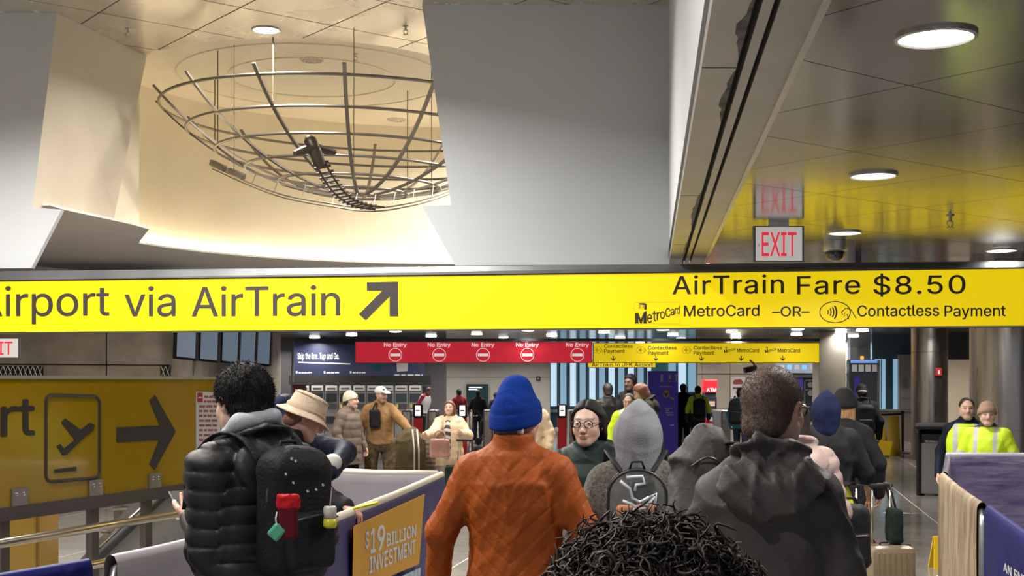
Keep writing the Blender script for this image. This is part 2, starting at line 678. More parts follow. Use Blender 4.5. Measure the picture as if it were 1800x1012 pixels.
# ---- high ceiling: metal panels up to an arc, cream ceiling beyond
arc = []
AC, AR = Vector((-3.0, 18.8)), 2.56
for k in range(0, 21):
    an = R(222 + k * 96 / 20)
    arc.append((AC.x + AR * math.cos(an), AC.y + AR * math.sin(an)))
regU = [(-9, 14.0), (2.4, 14.0), (2.4, 17.09)] + arc[::-1] + [(-9, 17.09)]
cu = MB()
cu.prism([(-10.5, -4), (3, -4), (3, 14.0), (-10.5, 14.0)], .14, Matrix.Translation((0, 0, ZU)))
cu = struct(cu.build('ceiling_high', M_ceil_up)); cu.name = 'ceiling.003'
MB().prism(regU, .05, Matrix.Translation((0, 0, ZU + .018))).build('joint_backing', M_joint, cu)
xu = PZ(345, 53, ZU)
ceiling_panels(cu, regU, ZU, M_ceil_up, Vector((xu.x, xu.y)) + D1 * (PITCH / 2) + D2 * (PITCH / 2), gap=.02)
cc = MB().prism([(-9, 16), (5, 16), (5, 24.5), (-9, 24.5)], .1, Matrix.Translation((0, 0, ZU + .22)))
cc = struct(cc.build('ceiling_cream', M_cream)); cc.name = 'ceiling.004'
rimm = MB()
for k in range(20):
    p, q = arc[k], arc[k + 1]
    rimm.add([(*p, ZU + .02), (*q, ZU + .02), (*q, ZU + .22), (*p, ZU + .22)], [(0, 1, 2, 3)])
rimm.build('coffer_rim', M_cream, cc)
for rr in (1.25, 2.0):  # added rings imitate faint shadow and reflection arcs on the ceiling
    MB().tube([(AC.x + rr * math.cos(R(t)), AC.y + .5 + rr * math.sin(R(t)), ZU + .215) for t in range(0, 360, 9)], .012, 6, closed=True).build('shadow_arc_ring', M_cream, cc)

# ---- outer shell of the hall
struct(MB().box((-10.6, 24, 3.2), (.2, 58, 6.4)).build('wall_outer_left', M_concrete)).name = 'wall_west'
struct(MB().box((14.1, 24, 1.7), (.2, 58, 3.4)).build('wall_outer_right', M_concrete2)).name = 'wall_east'


# ================================================================== lamps
def downlight(X, Y, Z, D, W, label, group, col=(1, .95, .88), spread=150, drop=.008):
    t = thing('ceiling_downlight', label, 'ceiling lamp', (X, Y, Z), 0, group)
    r = D / 2
    MB().lathe([(r * 1.12, 0), (r * 1.12, -.012), (r * 1.02, -.016), (r * .98, -.006), (r * .98, 0)], 28).build('trim_ring', M_trim, t, angle=40)
    MB().lathe([(r * .97, .001), (r * .97, -drop), (r * .8, -drop * 1.3), (.001, -drop * 1.5)], 28, cap=False).build('lens', M_lens, t, angle=40)
    ld = bpy.data.lights.new('downlight_lamp', 'AREA')
    ld.shape = 'DISK'
    ld.size = D * .9
    ld.energy = W
    ld.color = col
    ld.spread = R(spread)
    lob = bpy.data.objects.new('lamp_light', ld)
    COL.objects.link(lob)
    lob.parent = t
    lob.location = (0, 0, -.012 - drop * 1.6)
    return t


g_near = 'downlights in the low metal ceiling'
for (px, py, lab) in ((1645, 63, 'large round recessed downlight in grey metal ceiling, farthest in front of the exit sign'),
                      (1535, 307, 'round recessed downlight in grey ceiling just before the hanging exit sign'),
                      (1485, 408, 'round recessed downlight between the exit sign and the dome camera'),
                      (1760, 439, 'round recessed downlight in yellow-reflecting ceiling beside the sprinkler')):
    p = PZ(px, py, ZL)
    downlight(p.x, p.y, ZL, .285, LOWER_LAMP_W, lab, g_near)
for (x, y) in ((4.1, 5.6), (4.7, 9.1), (6.9, 7.2)):
    downlight(x, y, ZL, .285, LOWER_LAMP_W, 'round recessed downlight in the grey metal ceiling over the right aisle', g_near)
far = [(618, 588), (620, 598), (695, 581), (758, 590), (838, 586), (885, 594), (928, 579), (970, 589), (1062, 583),
       (1090, 593), (1165, 578), (1183, 588), (1197, 596), (1287, 582), (1293, 591), (1402, 577), (1400, 587),
       (1516, 580), (1500, 590), (1649, 575), (553, 592), (480, 592), (484, 600), (253, 590)]
for (px, py) in far:
    p = PZ(px, py, ZL)
    downlight(p.x, p.y, ZL, .33, LOWER_LAMP_W * (.2 if 32 < p.y < 34.3 else 1.15), 'small bright recessed downlight in the ceiling beyond the long yellow sign', 'downlights of the far hall', drop=.03)
for (x, y) in ((3.2, 18.5), (6, 19.5), (-4, 25.5), (0.5, 25.5), (5, 25), (9, 27), (-7.5, 27), (-2.5, 45.5), (0.5, 45.5), (4.5, 45), (9, 35), (12.2, 33.2)):  # unseen; the farthest and rightmost are added to brighten white wall and cream panel
    downlight(x, y, ZL, .33, LOWER_LAMP_W * 1.15, 'unseen recessed downlight lighting the hall beyond the long yellow sign', 'downlights over the middle of the hall', drop=.03)
p = PZ(468, 52, ZU)
downlight(p.x, p.y, ZU, .32, UPPER_LAMP_W * .35, 'bright round downlight in the warm high ceiling above the wire globe', 'downlights of the high ceiling')
for (x, y) in ((-6.6, 9.5), (-4.4, 10.8), (-2.4, 11.2), (-5.6, 5), (-2.6, 5.0), (-2.4, 1.0)):  # out of view, placed and dimmed to light the front walls and queue
    downlight(x, y, ZU, .32, UPPER_LAMP_W * (1.0 if y > 9 else .42), 'unseen downlight in the high ceiling placed to light walls and queue', 'downlights of the high ceiling')


for (x, y) in ((.4, 17.6), (1.1, 19.6), (-.25, 21.3), (1.9, 17.8)):  # added lamps out of view; their floor bounce brightens the soffit
    downlight(x, y, ZU + .22, .32, UPPER_LAMP_W * .42, 'unseen lamp added behind the right white wall to brighten the soffit', 'added lamps of the cream ceiling')


# ================================================================== hanging signs
class Plane:
    """vertical sign face through two ground points; at() finds the point of the face behind a pixel"""
    def __init__(self, A, B):
        self.A = Vector((A[0], A[1], 0)); self.B = Vector((B[0], B[1], 0))
        self.x = (self.B - self.A).normalized()
        self.n = self.x.cross(Vector((0, 0, 1)))     # towards the viewer for left-to-right

    def at(self, x, y):
        d = Vector(((x - 900.0) / F, 1.0, (HOR - y) / F))
        t = self.A.dot(self.n) / d.dot(self.n) if abs(d.dot(self.n)) > 1e-9 else 1
        return Vector((0, 0, EYE)) + d * t

    def M(self, x, y, out=.004):
        return frame_M(self.at(x, y) + self.n * out, self.x)


_cap = text_mesh('H', 1.0)
CAPR = max(v.co.y for v in _cap.vertices)


def sign_text(pl, s, x0, x1, yb, yc, m, parent, out=.004, bold=0.0, split=True, **kw):
    """text of the sign between pixel columns x0 and x1, baseline row yb, capital top row yc"""
    w = (pl.at(x1, yb) - pl.at(x0, yb)).length
    h = (pl.at(x0, yc) - pl.at(x0, yb)).length
    if ' ' in s and split:
        def span(q):
            m_ = text_mesh(q, h / CAPR, **kw)
            xs_ = [v.co.x for v in m_.vertices]
            bpy.data.meshes.remove(m_)
            return min(xs_), max(xs_)
        n0, n1 = span(s)
        k_ = w / (n1 - n0)
        done = ''
        for wd in s.split():
            a_, b_ = span(wd)
            e_ = span(done + wd)[1]
            st_ = (e_ - (b_ - a_) - n0) * k_
            M_ = pl.M(x0, yb, out)
            lettering(wd, h / CAPR, m, parent, M_ @ Matrix.Translation((st_, 0, 0)), width=(b_ - a_) * k_, extrude=.002, bold=bold * h, **kw)
            done += wd + ' '
        return
    return lettering(s, h / CAPR, m, parent, pl.M(x0, yb, out), width=w, extrude=.002, bold=bold * h, **kw)


def sign_poly(pl, pts, m, parent, name='pictogram', out=.001, th=.004):
    O = pl.at(*pts[0])
    M = frame_M(O + pl.n * out, pl.x)
    loc = []
    for p in pts:
        q = pl.at(*p) - O
        loc.append((q.dot(pl.x), q.z))
    if area(loc) < 0:
        loc = loc[::-1]
    return MB().prism(loc, th, M).build(name, m, parent, world=True)


def sign_stroke(pl, pts, wpx, m, parent, name='pictogram', closed=False, out=.002):
    q = [pl.at(*p) + pl.n * out for p in pts]
    w = (pl.at(pts[0][0], pts[0][1] + wpx) - pl.at(*pts[0])).length
    return MB().tube(q, w / 2, 6, closed=closed, flat=.999).build(name, m, parent, world=True)


def oval(cx, cy, rx, ry, n=28, a0=0, a1=360):
    return [(cx + rx * math.cos(R(a0 + (a1 - a0) * k / n)), cy + ry * math.sin(R(a0 + (a1 - a0) * k / n))) for k in range(n + (0 if a1 - a0 == 360 else 1))]


def contactless(pl, x0, x1, y0, y1, m, parent):
    cx, cy, w, h = (x0 + x1) / 2, (y0 + y1) / 2, (x1 - x0), (y1 - y0)
    sign_stroke(pl, oval(x0 + w * .42, cy, w * .42, h * .48), .045 * h, m, parent, 'contactless_oval', closed=True)
    for k in range(4):
        r = h * (.10 + .075 * k)
        sign_stroke(pl, oval(x0 + w * (.20 + .05 * k), cy, r * .55, r, 8, -62, 62), (.05 + .008 * k) * h, m, parent, 'contactless_wave')
    hx = x0 + w * .60
    sign_stroke(pl, [(hx, cy - h * .02), (hx + w * .12, cy - h * .18), (hx + w * .25, cy - h * .12), (hx + w * .40, cy + h * .28)], .045 * h, m, parent, 'contactless_hand')
    sign_stroke(pl, [(hx, cy - h * .02), (hx + w * .02, cy + h * .12), (hx + w * .10, cy + h * .03), (hx + w * .05, cy + h * .2),
                     (hx + w * .15, cy + h * .10), (hx + w * .20, cy + h * .32)], .045 * h, m, parent, 'contactless_hand')


def metro_logo(pl, x0, x1, y0, y1, m, parent, box=True):
    w, h = x1 - x0, y1 - y0
    sign_poly(pl, [(x0 + w * .02, y1 - h * .02), (x0 + w * .02, y1 - h * .50), (x0 + w * .09, y1 - h * .50), (x0 + w * .145, y1 - h * .2),
                   (x0 + w * .20, y1 - h * .52), (x0 + w * .27, y1 - h * .62), (x0 + w * .27, y1 - h * .02), (x0 + w * .20, y1 - h * .02),
                   (x0 + w * .20, y1 - h * .26), (x0 + w * .165, y1 - h * .02), (x0 + w * .125, y1 - h * .02), (x0 + w * .09, y1 - h * .26), (x0 + w * .09, y1 - h * .02)],
              m, parent, 'logo_letter')
    sign_poly(pl, [(x0 + w * .09, y0 + h * .04), (x0 + w * .24, y0 + h * .04), (x0 + w * .27, y0 + h * .10), (x0 + w * .27, y0 + h * .34),
                   (x0 + w * .22, y0 + h * .34), (x0 + w * .22, y0 + h * .13), (x0 + w * .12, y0 + h * .10)], m, parent, 'logo_mark')
    lettering('MTA', h * .24 / CAPR * (pl.at(x0, y0) - pl.at(x0, y0 + 1)).length, m, parent, pl.M(x0 + w * .10, y0 + h * .31), 'logo_mark',
              width=(pl.at(x0 + w * .115, y0) - pl.at(x0, y0)).length, extrude=.002)
    # rising, shrinking word
    xs = [.28, .40, .49, .565, .68, .80, .885, .935]
    hs = [.42, .50, .40, .40, .46, .30, .28, .42]
    ys = [.05, .12, .18, .24, .32, .40, .45, .46]
    ww = [.11, .085, .075, .105, .115, .08, .055, .06]
    for c, xx, hh, yy, wv in zip('etroCard', xs, hs, ys, ww):
        cap = h * (.62 if c in 'td' else .60) * (1 - .45 * xx) * (1.0 if c != 'C' else .95)
        pxm = (pl.at(x0, y0) - pl.at(x0, y0 + 1)).length
        lettering(c, cap / CAPR * pxm, m, parent, pl.M(x0 + w * xx, y1 - h * yy), 'logo_letter',
                  width=w * wv * pxm, extrude=.002, bold=.02 * cap * pxm)
    if box:
        sign_stroke(pl, [(x0, y0), (x1, y0), (x1, y1), (x0, y1)], .5, M_ink, parent, 'logo_border', closed=True, out=.0)


def sign_box(name, label, cat, A, B, z0, z1, mface, th=.16, group=None):
    A = Vector((A[0], A[1], 0)); B = Vector((B[0], B[1], 0))
    t = thing(name, label, cat, ((A.x + B.x) / 2, (A.y + B.y) / 2, z0), 0, group)
    x = (B - A).normalized(); n = x.cross(Vector((0, 0, 1)))
    L = (B - A).length
    M = frame_M(A, x)
    mb = MB()
    mb.hexa([M @ Vector(v) for v in ((0, z0, 0), (L, z0, 0), (L, z0, -.012), (0, z0, -.012), (0, z1, 0), (L, z1, 0), (L, z1, -.012), (0, z1, -.012))])
    mb.build('sign_face', mface, t, world=True, fix=True)
    mb = MB()
    mb.hexa([M @ Vector(v) for v in ((-.02, z0 - .012, -.013), (L + .02, z0 - .012, -.013), (L + .02, z0 - .012, -th), (-.02, z0 - .012, -th),
                                     (-.02, z1 + .012, -.013), (L + .02, z1 + .012, -.013), (L + .02, z1 + .012, -th), (-.02, z1 + .012, -th))])
    mb.build('sign_case', M_sign_edge, t, world=True, fix=True)
    return t, M, L


SA = Vector((-5.96, 14.9)); SB = Vector((5.28, 13.2))
sd = SB - SA
plS = Plane(SA, SB)
sgn, MS, LS = sign_box('overhead_sign', 'long backlit yellow overhead sign with airport arrow and train fare of eight fifty', 'sign',
                       SA - sd * .14, SB + sd * .10, 2.325, 2.91, M_sign_y, .2)
hb = MB()
hb.hexa([MS @ Vector(v) for v in ((-.02, 2.925, .03), (LS, 2.925, .03), (LS, 2.925, -.22), (-.02, 2.925, -.22),
                                  (-.02, 3.04, -.02), (LS, 2.99, -.02), (LS, 2.99, -.2), (-.02, 3.04, -.2))])
hb.build('sign_rail', M_sign_edge, sgn, world=True, fix=True)
for k in (.03, .80, .95):
    u = LS * k
    MB().hexa([MS @ Vector(v) for v in ((u, 2.95, -.06), (u + .06, 2.95, -.06), (u + .06, 2.95, -.12), (u, 2.95, -.12),
                                        (u, 3.16, -.06), (u + .06, 3.16, -.06), (u + .06, 3.16, -.12), (u, 3.16, -.12))]).build('hanger', M_darkgrey, sgn, world=True, fix=True)
for wd_s, x0, x1 in (('Airport', -44, 193), ('via', 219, 309), ('AirTrain', 337, 598)):
    sign_text(plS, wd_s, x0, x1, 556, 505, M_ink, sgn, bold=.012)
sign_poly(plS, [(645, 496), (700, 495), (700, 556), (685, 556), (685, 521), (643, 563), (631, 552), (672, 511), (645, 511)], M_ink, sgn, 'arrow')
for wd_s, x0, x1 in (('AirTrain', 1182, 1378), ('Fare', 1401, 1512), ('$8.50', 1535, 1697)):
    sign_text(plS, wd_s, x0, x1, 517, 485.5, M_ink, sgn, bold=.014, spacing=1.06)
sign_text(plS, 'MetroCard', 1202, 1335, 556, 537, M_ink, sgn, bold=.02)
sign_text(plS, '–OR–', 1357, 1423, 556, 539, M_ink, sgn, bold=.02)
sign_text(plS, 'Contactless', 1507, 1651, 556, 537, M_ink, sgn, bold=.02)
sign_text(plS, 'Payment', 1660, 1768, 556, 537, M_ink, sgn, bold=.02)
contactless(plS, 1441, 1505, 529, 568, M_ink, sgn)
metro_logo(plS, 1115, 1195, 531, 569, M_ink, sgn)

# second line of signs over the gates
YG = 34.0
pr0, pr1 = P(625, 600, YG), P(1040, 600, YG)
zs0, zs1 = P(0, 637, YG).z, P(0, 601, YG).z
plG = Plane((pr0.x, YG), (pr1.x, YG))
rs, _, _ = sign_box('no_entry_sign', 'red backlit sign with white No Entry symbols above the exit gates', 'sign', (pr0.x, YG), (pr1.x, YG), zs0, zs1, M_red_sign)
for cx in (695, 772, 849, 927, 1015):
    sign_text(plG, 'No Entry', cx - 20, cx + 20, 609, 602.5, M_white_sign, rs, bold=.03, out=.02)
    sign_stroke(plG, oval(cx, 623.5, 11.5, 11.5, 24), 1.1, M_white_sign, rs, 'no_entry_ring', closed=True, out=.01)
    sign_poly(plG, [(cx - 9, 621), (cx + 9, 621), (cx + 9, 626), (cx - 9, 626)], M_white_sign, rs, 'no_entry_bar')
py0, py1 = P(1044, 600, YG), P(1440, 600, YG)
ys_, _, _ = sign_box('fare_gate_sign', 'yellow backlit sign with five payment lane arrows above the gates', 'sign', (py0.x, YG), (py1.x, YG), zs0, P(0, 603, YG).z, M_sign_y2)
for cx, x0 in ((1078, 1062), (1153, 1139), (1233, 1219)):
    dy = 0 if x0 > 1100 else -3
    sign_text(plG, 'Contactless', x0, x0 + 50, 614 + dy, 608 + dy, M_ink, ys_, bold=.03, out=.02)
    sign_text(plG, 'Payment', x0, x0 + 36, 623 + dy, 616.5 + dy, M_ink, ys_, bold=.03, out=.02)
    contactless(plG, x0 - 20, x0 - 2, 609, 621, M_ink, ys_)
for cx, x0 in ((1303, 1295), (1376, 1367)):
    sign_text(plG, 'MetroCard', x0, x0 + 39, 619, 612.5, M_ink, ys_, bold=.03, out=.02)
    metro_logo(plG, x0 - 23, x0 - 2, 609, 620, M_ink, ys_, box=False)
for cx in (1078, 1153, 1233, 1303, 1376):
    sign_poly(plG, [(cx - .8, 625), (cx + .8, 625), (cx + .8, 631), (cx + 3.6, 628.4), (cx + 4.4, 629.6), (cx, 634.5), (cx - 4.4, 629.6), (cx - 3.6, 628.4), (cx - .8, 631)], M_ink, ys_, 'arrow')
gt = MB().box(((pr0.x + py1.x) / 2, YG + .1, zs1 + .06), (py1.x - pr0.x, .3, .07)).build('sign_gantry_beam', M_darkgrey)
props(gt, 'dark horizontal beam carrying the red and yellow gate signs', 'beam')
a, b = P(1034, 640, 40), P(1152, 640, 40)
t3, _, _ = sign_box('direction_sign', 'narrow yellow airport direction sign half hidden behind the gate signs', 'sign', (a.x, 40), (b.x, 40), P(0, 645, 40).z, P(0, 631, 40).z, M_sign_y2)
sign_text(Plane((a.x, 40), (b.x, 40)), 'AirTrain to JFK Airport', 1040, 1148, 643.5, 637.5, M_ink, t3, bold=.03, out=.02)
for u in (.15, .85):
    xx = a.x + (b.x - a.x) * u
    MB().tube([(xx, 40.08, P(0, 631, 40).z), (xx, 40.08, ZL + .002)], .02, 6).build('hanger', M_darkgrey, t3, world=True)


# exit signs
def exit_sign(x0, x1, y0, y1, Y, label, zc, chevron=False):
    a, b = P(x0, y1, Y), P(x1, y0, Y)
    t, M, L = sign_box('exit_sign', label, 'exit sign', (a.x, Y), (b.x, Y), a.z, b.z, M_exit_w, .06, 'illuminated exit signs')
    pl = Plane((a.x, Y), (b.x, Y))
    w, h = x1 - x0, y1 - y0
    sign_text(pl, 'EXIT', x0 + w * .12, x0 + w * .88, y1 - h * .14, y0 + h * .16, M_exit_r, t, bold=.015)
    if chevron:
        sign_stroke(pl, [(x0 + w * .075, y0 + h * .50), (x0 + w * .045, y0 + h * .54), (x0 + w * .075, y0 + h * .58)], .8, M_ink, t, 'chevron')
    c = (a + b) / 2
    MB().box((c.x, Y + .03, (b.z + zc) / 2), (.17 if chevron else .03, .05, zc - b.z)).build('mount', M_steel if not chevron else M_trim, t, world=True)
    return t


exit_sign(1329, 1410, 399, 458, 11.0, 'white exit sign with red letters hanging from the grey metal ceiling', ZL, True)
exit_sign(-42, 31, 595, 628, 17.0, 'white exit sign with red letters before the rough concrete wall', ZS)

# dome camera, sprinklers, diffusers
p = PZ(1468, 424, ZL)
dc = thing('dome_camera', 'grey dome security camera on the ceiling beside the exit sign', 'camera', (p.x, p.y, ZL))
MB().lathe([(.125, 0), (.125, -.06), (.118, -.09), (.10, -.10)], 24).build('housing', M_trim, dc, angle=40)
MB().lathe([(.095, -.10), (.093, -.13), (.08, -.165), (.05, -.188), (.012, -.195)], 24).build('dome', M_glass_dark, dc, smooth=True)


def sprinkler(p, label):
    t = thing('sprinkler', label, 'sprinkler', p, 0, 'ceiling sprinklers')
    MB().lathe([(.035, 0), (.035, -.008), (.012, -.012), (.012, -.05)], 12).build('escutcheon', M_steel_dark, t)
    MB().tube([(-.022, 0, -.05), (-.026, 0, -.075), (-.006, 0, -.10)], .004, 5).tube([(.022, 0, -.05), (.026, 0, -.075), (.006, 0, -.10)], .004, 5).box((0, 0, -.05), (.05, .012, .008)).build('yoke', M_steel_dark, t)
    MB().lathe([(.032, -.10), (.032, -.104), (.006, -.106)], 10).build('deflector', M_steel_dark, t)


sprinkler(PZ(1670, 378, ZL), 'small pendent sprinkler in the low metal ceiling beside a downlight')
sprinkler(PZ(225, 50, ZU), 'small sprinkler in the high ceiling beside the left wall return')
sprinkler(PZ(713, 46, ZU), 'small sprinkler in the high ceiling beside the right white wall')
sprinkler(PZ(625, 94, ZU + .22), 'small sprinkler in the cream ceiling above the wire globe')
for (px, py, lab) in ((548, 105, 'round cream air diffuser in the ceiling nearer the downlight'), (697, 210, 'round cream air diffuser low behind the wire globe')):
    p = PZ(px, py, ZU + .22)
    t = thing('air_diffuser', lab, 'air diffuser', p, 0, 'round air diffusers')
    for k, r in enumerate((.17, .12, .07)):
        MB().lathe([(r, 0), (r, -.012 - .008 * k), (r - .03, -.02 - .008 * k), (r - .04, 0)], 24).build('diffuser_ring', M_cream_shaded, t, angle=40)

# ================================================================== wire globe sculpture
M_wire = mat('globe_satin_metal', (.23, .205, .175), .4, metal=.8)
M_wire_dark = mat('globe_dark_bronze', (.075, .06, .045), .4, metal=.6)
GR = 4.096
GC = Vector((-2.207, 18.5, 4.41))


def gpt(r, th):
    z = GR - math.sqrt(GR * GR - r * r)
    return Vector((-r * math.cos(th), -r * math.sin(th), z))


gl = thing('globe_sculpture', 'half globe of metal rings with a dark airplane and train track hanging under cream ceiling', 'sculpture', GC)
tiltM = Matrix.Rotation(.036, 4, 'Y') @ Matrix.Rotation(.015, 4, 'X')
for r in (2.835, 2.461, 2.059, 1.636, 1.167, .704, .33):
    MB().tube([tiltM @ gpt(r, R(t)) for t in np.arange(0, 360, 5)], .021, 6, closed=True).build('ring', M_wire, gl, smooth=True)
for k in range(16):
    th = R(2.5 + 22.5 * k)
    mb = MB()
    pts = [gpt(r, th) for r in np.linspace(.33, 2.95, 22)]
    tdir = Vector((math.sin(th), -math.cos(th), 0))
    vs = []
    for i, q in enumerate(pts):
        tg = (pts[min(i + 1, 21)] - pts[max(i - 1, 0)]).normalized()
        nn = tg.cross(tdir)
        for a, b in ((-1, -1), (1, -1), (1, 1), (-1, 1)):
            vs.append(tiltM @ (q + tdir * (a * .024) + nn * (b * .012)))
    fs = []
    for i in range(21):
        for c in range(4):
            d = (c + 1) % 4
            fs.append((i * 4 + c, i * 4 + d, i * 4 + 4 + d, i * 4 + 4 + c))
    fs += [(3, 2, 1, 0), (84, 85, 86, 87)]
    mb.add(vs, fs)
    mb.build('meridian', M_wire, gl, fix=True)
rods = [(2.461, 70), (2.461, 340), (2.461, 200), (2.059, 25), (1.636, 250), (2.461, 120)]
for (r, t) in rods:
    q = tiltM @ gpt(r, R(t))
    MB().tube([q, (q.x, q.y, ZU + .2 - GC.z if q.y > -1.5 else ZU - GC.z)], .008, 5).build('hanging_rod', M_wire_dark, gl)


def spline(pts, n):
    pts = [Vector(p) for p in pts]
    out = []
    m = len(pts) - 1
    for i in range(n + 1):
        t = i / n * m
        k = min(int(t), m - 1)
        u = t - k
        p0, p1, p2, p3 = pts[max(k - 1, 0)], pts[k], pts[k + 1], pts[min(k + 2, m)]
        out.append(.5 * ((2 * p1) + (p2 - p0) * u + (2 * p0 - 5 * p1 + 4 * p2 - p3) * u * u + (3 * p1 - p0 - 3 * p2 + p3) * u ** 3))
    return out


# flight path: aircraft with a laddered track that swings round under the globe
tr = spline([P(372, 292, 17.8), P(432, 319, 17.2), P(500, 343, 16.5), P(590, 359, 15.9), P(650, 366, 15.7), P(710, 359, 15.9), P(770, 343, 16.4), P(850, 310, 17.2)], 60)
fp = gl      # track, train and aircraft belong to the same artwork
MB().tube(tr, .010, 6).build('track_rail', M_wire, fp, smooth=True, world=True)
MB().tube([p + Vector((0, .05, -.03)) for p in tr], .010, 6).build('track_rail', M_wire, fp, smooth=True, world=True)
for i0, i1 in ((0, 4), (5, 8)):
    a, b = tr[i0], tr[i1]
    M = frame_M((a + b) / 2, b - a)
    MB().bbox((0, 0, 0), ((b - a).length, .085, .085), .015, M.to_3x3().to_4x4()).build('train_car', M_wire, fp)
    o = COL.objects[-1] if False else None
for ch in fp.children:
    if ch.name.startswith('train_car'):
        pass
cars = [c for c in COL.objects if c.name.startswith('train_car')]
for c, (i0, i1) in zip(cars, ((0, 4), (5, 8))):
    c.location = (tr[i0] + tr[i1]) / 2 + Vector((0, 0, .05)) - GC
for i in (6, 30, 50):
    MB().tube([tr[i], (tr[i].x, tr[i].y, ZU + (.22 if tr[i].y > 17.2 else .0))], .005, 5).build('hanging_rod', M_wire_dark, fp, world=True)
for i in range(10, 60, 5):
    q = tr[i]
    MB().tube([q, q + Vector((0, .35, .22))], .006, 5).build('track_bracket', M_wire, fp, world=True)
ap = gl
n0, t0 = P(541, 238, 15.1), P(566, 296, 15.2)
MB().tube([n0, n0.lerp(t0, .12), n0.lerp(t0, .5), n0.lerp(t0, .85), t0], [.035, .075, .085, .07, .04], 10).build('airplane_fuselage', M_wire_dark, ap, smooth=True, world=True)
w0, wl, wr = n0.lerp(t0, .36), P(518, 270, 15.0), P(587, 268, 15.4)
for w in (wl, wr):
    MB().tube([w0, w0.lerp(w, .6), w], [.085, .07, .05], 8, flat=.7).build('airplane_wing', M_wire_dark, ap, world=True)
ld = spline([P(562, 284, 15.2), P(576, 310, 15.3), P(594, 335, 15.4), P(614, 352, 15.5), P(640, 362, 15.6), P(668, 366, 15.7)], 34)
for s in (-1, 1):
    MB().tube([p + Vector((s * .055, 0, .012 * s)) for p in ld], .014, 6).build('trail_rail', M_wire_dark, ap, smooth=True, world=True)
for i in range(1, 30, 2):
    q = ld[i]
    MB().tube([q - Vector((.10, 0, .018)), q + Vector((.10, 0, .018))], .017, 5).build('trail_rung', M_wire_dark, ap, world=True)

# ================================================================== left: yellow glass panel and handrail
PA = Vector((-3.08, 7.7)); PD = Vector((.357, 1.0))


def pan(Y, off=0.0):
    n = Vector((1, -.357)).normalized()
    q = PA + PD * (Y - 7.7) + n * off
    return q


pn0, pn1 = pan(6.3), pan(10.3)
plP = Plane(pn0, pn1)
gp = thing('glass_guard_panel', 'long glass guard panel filmed in yellow with airplane symbol and black arrow', 'guard panel', (pan(8.3).x, 8.3, 0))


def slab(Y0, Y1, z0, z1, o0, o1):
    a, b = pan(Y0, o0), pan(Y1, o0)
    c, d = pan(Y1, o1), pan(Y0, o1)
    return [(*a, z0), (*b, z0), (*c, z0), (*d, z0), (*a, z1), (*b, z1), (*c, z1), (*d, z1)]


MB().hexa(slab(6.3, 10.3, .985, 1.765, -.02, 0)).build('yellow_film', M_panel_y, gp, world=True, fix=True)
MB().hexa(slab(6.3, 10.3, 1.765, 1.785, -.028, .008)).build('top_cap', M_beam_lip, gp, world=True, fix=True)
MB().hexa(slab(6.3, 10.3, .905, .99, -.05, .02)).build('base_rail', M_rail, gp, world=True, fix=True)
for px in (32, 166, 270, 362):
    q = plP.at(px, 860)
    yy = q.y
    o = MB().hexa(slab(yy - .065, yy + .065, .975, 1.095, .002, .016)).build('bracket', M_steel_dark, gp, world=True, fix=True)
    for s in (-.03, .03):
        cpt = pan(yy + s, .018)
        MB().lathe([(.013, -.004), (.013, .004), (.006, .008)], 10, (cpt.x, cpt.y, 1.06), Matrix.Rotation(PI / 2, 4, 'Y') @ Matrix.Rotation(R(20), 4, 'X')).build('bolt', M_chrome, o, world=True)
for px in (10, 168, 262, 380):
    yy = plP.at(px, 900).y
    MB().hexa(slab(yy - .035, yy + .035, 0, .91, -.05, -.0)).build('post', M_rail, gp, world=True, fix=True)
MB().hexa(slab(6.3, 10.3, .06, .905, -.035, -.025)).build('lower_glass', M_glass, gp, world=True, fix=True)
# print on the yellow film
sign_text(plP, 'Airport', -300, 61, 784, 703, M_ink, gp, bold=.02)
pts = []
for (cx, cy, a0) in ((163, 707, -90), (163, 829, 0), (91, 835, 90), (91, 705, 180)):
    pts += [(cx + 11 * math.cos(R(a0 + k * 18)), cy + 11 * math.sin(R(a0 + k * 18))) for k in range(6)]
sign_stroke(plP, pts, 6.5, M_ink, gp, 'symbol_frame', closed=True, out=.0)
sign_poly(plP, [(99, 784), (105, 780), (112, 788), (131, 773), (107, 742), (114, 735), (141, 755), (157, 743), (166, 746), (163, 756), (148, 768), (116, 799), (110, 800)], M_ink, gp, 'airplane_symbol')
sign_poly(plP, [(95, 825), (133, 820), (134, 827), (95, 831)], M_ink, gp, 'airplane_symbol')
sign_poly(plP, [(204, 751), (280, 747.5), (262, 704), (272, 694), (308, 758), (271, 826), (262, 815), (279, 773), (204, 777)], M_ink, gp, 'arrow')
# notice sheet on the glass
q0, q1 = plP.at(344, 790), plP.at(386, 790)
ns = thing('notice_sheet', 'white printed notice with a red square taped on the yellow panel', 'notice', (q0.x, q0.y, q0.z))
sign_poly(plP, [(344, 688), (386, 689), (386, 790), (344, 793)], M_paper, ns, 'sheet', out=.003)
rq = sign_poly(plP, [(345, 690), (354.5, 690), (354.5, 707), (345, 707)], mat('notice_red', (.40, .02, .03), .6), ns, 'red_square', out=.008, th=.001)
sign_poly(plP, [(346.5, 697.5), (353, 697.5), (353, 699.5), (346.5, 699.5)], M_paper, ns, 'red_square_bar', out=.010, th=.001)


